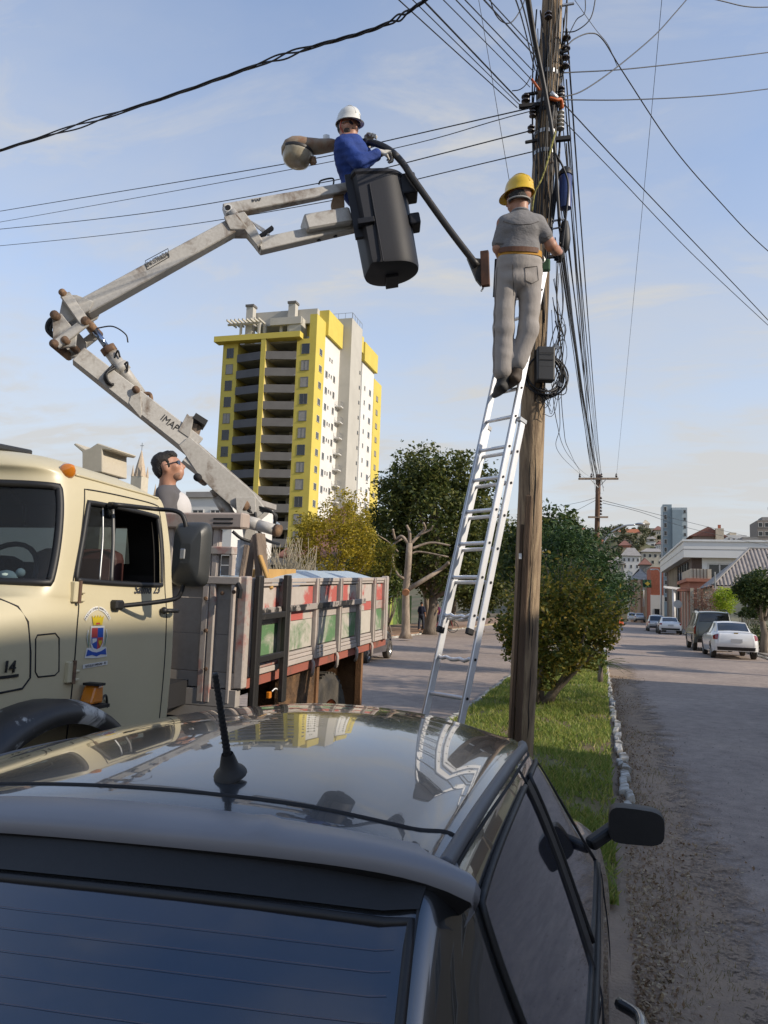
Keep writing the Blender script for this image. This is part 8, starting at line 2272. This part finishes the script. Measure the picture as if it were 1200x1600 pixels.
sdf_mesh('trousers', [E(hip, (.175, .13, .12), A5)] + [C(hip + ts * e * .085, hip + ts * e * .10 + Vector((0, 0, -.46)), .10, .082) for e in (-1, 1)] + [C(hip + ts * e * .10 + Vector((0, 0, -.46)), Vector((foot.x, foot.y, foot.z + .10)) + ts * e * .11, .082, .07) for e in (-1, 1)], mat('dark_jeans', (0.03, 0.035, 0.055), .9), truck_man, .012, .03)
for e in (-1, 1):
    a = Vector((foot.x, foot.y, foot.z + .05)) + ts * e * .11
    sdf_mesh('boot', [E(a + tff * .05, (.05, .14, .05), A5), C(a, a + Vector((0, 0, .1)), .055)], M_black, truck_man, .012, .03)
s_, f_, u_ = frame(hf, hu)
A6 = (s_, f_, u_)
sdf_mesh('hair', [E(hc - f_ * .030 + u_ * .050, (.084, .092, .082), A6), E(hc - f_ * .062 - u_ * .005, (.074, .058, .078), A6), E(hc + f_ * .035 + u_ * .085, (.066, .055, .040), A6), C(hc + s_ * .076 + f_ * .018 + u_ * .03, hc + s_ * .076 + f_ * .014 - u_ * .012, .010), C(hc - s_ * .076 + f_ * .018 + u_ * .03, hc - s_ * .076 + f_ * .014 - u_ * .012, .010)], M_hair, truck_man, .007, .02, .0015, 110)
sdf_mesh('stubble', [E(hc + f_ * .040 - u_ * .078, (.055, .0555, .046), A6)], mat('stubbled_skin', (0.27, 0.15, 0.10), .7, var=.25, scale=40), truck_man, .007, .02)
shades(hc, hf, hu, truck_man, 1.03)

# ---- two pedestrians under the trees, and a bicycle
def walker(px, py, d, top, legs, label, step, vest=None, facing=1):
    base = at(px, py, d); base.z = 0.12
    r = thing('person', label, 'person', base)
    s, f, u = frame(Vector((facing * .3, 1, 0)))
    Z = Vector((0, 0, 1)); h = base + Z * .92
    A = (s, f, Z)
    bd = [E(base + Z * 1.60, (.08, .095, .12), A), C(base + Z * 1.5, base + Z * 1.4, .06), E(base + Z * 1.22, (.18, .12, .26), A), E(h, (.16, .12, .14), A)]
    for e in (-1, 1):
        kn = base + Z * .50 + s * e * .09 + f * e * step; an = base + Z * .06 + s * e * .09 + f * e * step * 1.6
        bd += [C(h + s * e * .08, kn, .085, .06), C(kn, an, .058, .04), C(an, an + f * .15 - Z * .02, .035)]
        sh = base + Z * 1.40 + s * e * .17; el = sh - Z * .28 + s * e * .05; wr = el - Z * .22 + f * .1
        bd += [C(sh, el, .05, .042), C(el, wr, .04, .03), C(wr, wr - Z * .09 + f * .02, .034, .02)]
    sdf_mesh('body', bd, M_skin, r, .022, .04)
    sdf_mesh('shirt', [E(base + Z * 1.20, (.205, .15, .30), A)] + [C(base + Z * 1.40 + s * e * .16, base + Z * 1.16 + s * e * .22, .066) for e in (-1, 1)], top, r, .022, .04)
    sdf_mesh('trousers', [E(h, (.185, .145, .15), A)] + [C(h + s * e * .085, base + Z * .50 + s * e * .09 + f * e * step, .10, .08) for e in (-1, 1)] + [C(base + Z * .50 + s * e * .09 + f * e * step, base + Z * .12 + s * e * .09 + f * e * step * 1.6, .08, .065) for e in (-1, 1)], legs, r, .022, .04)
    sdf_mesh('hair', [E(base + Z * 1.65 - f * .02, (.09, .10, .10), A)], M_hair, r, .02, .03)
    if vest: sdf_mesh('backpack', [E(base + Z * 1.22 - f * .14, (.15, .09, .2), A)], vest, r, .022, .03)
    return r
walker(658, 978, 47, mat('navy_shirt', (0.02, 0.025, 0.06), .9), mat('dark_jeans', (0.03, 0.035, 0.055), .9), 'pedestrian in dark navy clothes left of the forked street tree', .08)
walker(682, 980, 46, mat('purple_shirt', (0.16, 0.03, 0.10), .9), mat('dark_jeans', (0.03, 0.035, 0.055), .9), 'pedestrian with a yellow backpack right of the forked street tree', .05, mat('yellow_pack', (0.55, 0.36, 0.02), .8))
bb0 = at(694, 984, 45); bb0.z = .12
bike = thing('bicycle', 'bicycle standing on the left sidewalk beside the pedestrian with the yellow backpack', 'bicycle', bb0)
ux = Vector((R0.x, R0.y, 0)).normalized(); Z = Vector((0, 0, 1))
wc = [bb0 + ux * e * .5 + Z * .33 for e in (-1, 1)]
for c0 in wc:
    w_ = MB().tube([c0 + ux * (.32 * math.cos(a)) + Z * (.32 * math.sin(a)) for a in np.linspace(0, 2 * math.pi, 29)], .022, 6).build('wheel', M_tyre, bike, smooth=True)
    sp_ = MB()
    for k in range(8): sp_.tube([c0, c0 + ux * (.31 * math.cos(k * math.pi / 4)) + Z * (.31 * math.sin(k * math.pi / 4))], .004, 4)
    sp_.build('spokes', M_steel, w_)
cr_ = bb0 + Z * .30 - ux * .08; se = bb0 + Z * .85 - ux * .22; hd = bb0 + Z * .85 + ux * .34
fr_ = MB()
for a, b in ((cr_, se), (cr_, hd), (se - Z * .08, hd), (cr_, wc[0]), (se, wc[0]), (hd, wc[1])): fr_.tube([a, b], .018, 6)
fr_.build('frame', mat('red_bike_frame', (0.3, 0.02, 0.02), .4), bike)
MB().box(se + Z * .05, (.22, .12, .05)).build('saddle', M_black, bike, bevel=.02)
MB().tube([hd, hd + Z * .18, hd + Z * .2 - fw_h * .25], .014, 6).tube([hd + Z * .18, hd + Z * .2 + fw_h * .25], .014, 6).build('handlebar', M_steel, bike)

# ---- street furniture down the right side
def post_thing(name, label, cat, px, py_b, py_t, d, r=.05, m=None):
    b, t = at(px, py_b, d), at(px, py_t, d); b.z = .1
    o = thing(name, label, cat, b)
    MB().tube([b, Vector((b.x, b.y, t.z))], r, 8).build('post', m or M_steel, o, smooth=True)
    return o, Vector((b.x, b.y, t.z))
o, t = post_thing('lamp_post', 'white lamp post in front of the brick block', 'lamp post', 1033, 955, 893, 118, .14, M_whitepaint)
MB().tube(bez([t - Z * .3, t + Z * .3 - ux * .4, t + Z * .35 - ux * 1.1], 6), .07, 8).build('arm', M_whitepaint, o, smooth=True)
MB().ico(t + Z * .3 - ux * 1.3, .25, 1, (1.5, .8, .5)).build('lamp_head', M_whitepaint, o, smooth=True)
o, t = post_thing('gantry_sign', 'white T-shaped sign gantry before the dark brown facade', 'sign', 1053, 950, 920, 82, .16, M_whitepaint)
MB().beam(at(1037, 917, 82), at(1069, 921, 82), .3, .24).build('crossbar', M_whitepaint, o)
o, t = post_thing('traffic_sign', 'round grey traffic sign seen from behind near the white coupe', 'traffic sign', 1059, 962, 938, 64, .035)
MB().lathe([(.001, 0), (.34, 0), (.34, .02), (.001, .02)], Matrix.Translation(at(1059, 944, 63.9)) @ Matrix.Rotation(math.pi / 2, 4, 'X'), 24).build('sign_disc', mat('sign_back_grey', (0.40, 0.40, 0.39), .5), o)
o, t = post_thing('flag_pole', 'flag with a yellow diamond hung from the beige building', 'flag', 1006, 945, 903, 138, .05)
fl0 = at(1011, 912, 138)
MB().grid([[fl0 + ux * (-.8 + .4 * i) + Z * (.7 - .35 * j) + fw_h * (.12 * math.sin(i * 1.7 + j)) for j in range(5)] for i in range(5)]).build('flag_cloth', mat('flag_green', (0.02, 0.06, 0.03), .9), o)
MB().add([fl0 - fw_h * .25 + v for v in (ux * -.5, Z * .38, ux * .5, Z * -.38)], [(0, 1, 2, 3)]).build('flag_diamond', mat('flag_yellow', (0.30, 0.24, 0.03), .9), o)
b = at(966, 948, 88); b.z = .05
MB_ = MB().prism([b + ux * -.7, b + ux * .7, b + ux * .45 + Z * .85, b + ux * -.45 + Z * .85], fw_h * .5)
tag(MB_.build('road_barrier', mat('orange_barrier_plastic', (0.62, 0.10, 0.02), .6), None, bevel=.05), 'orange plastic road barrier at the far end of the median', 'barrier')
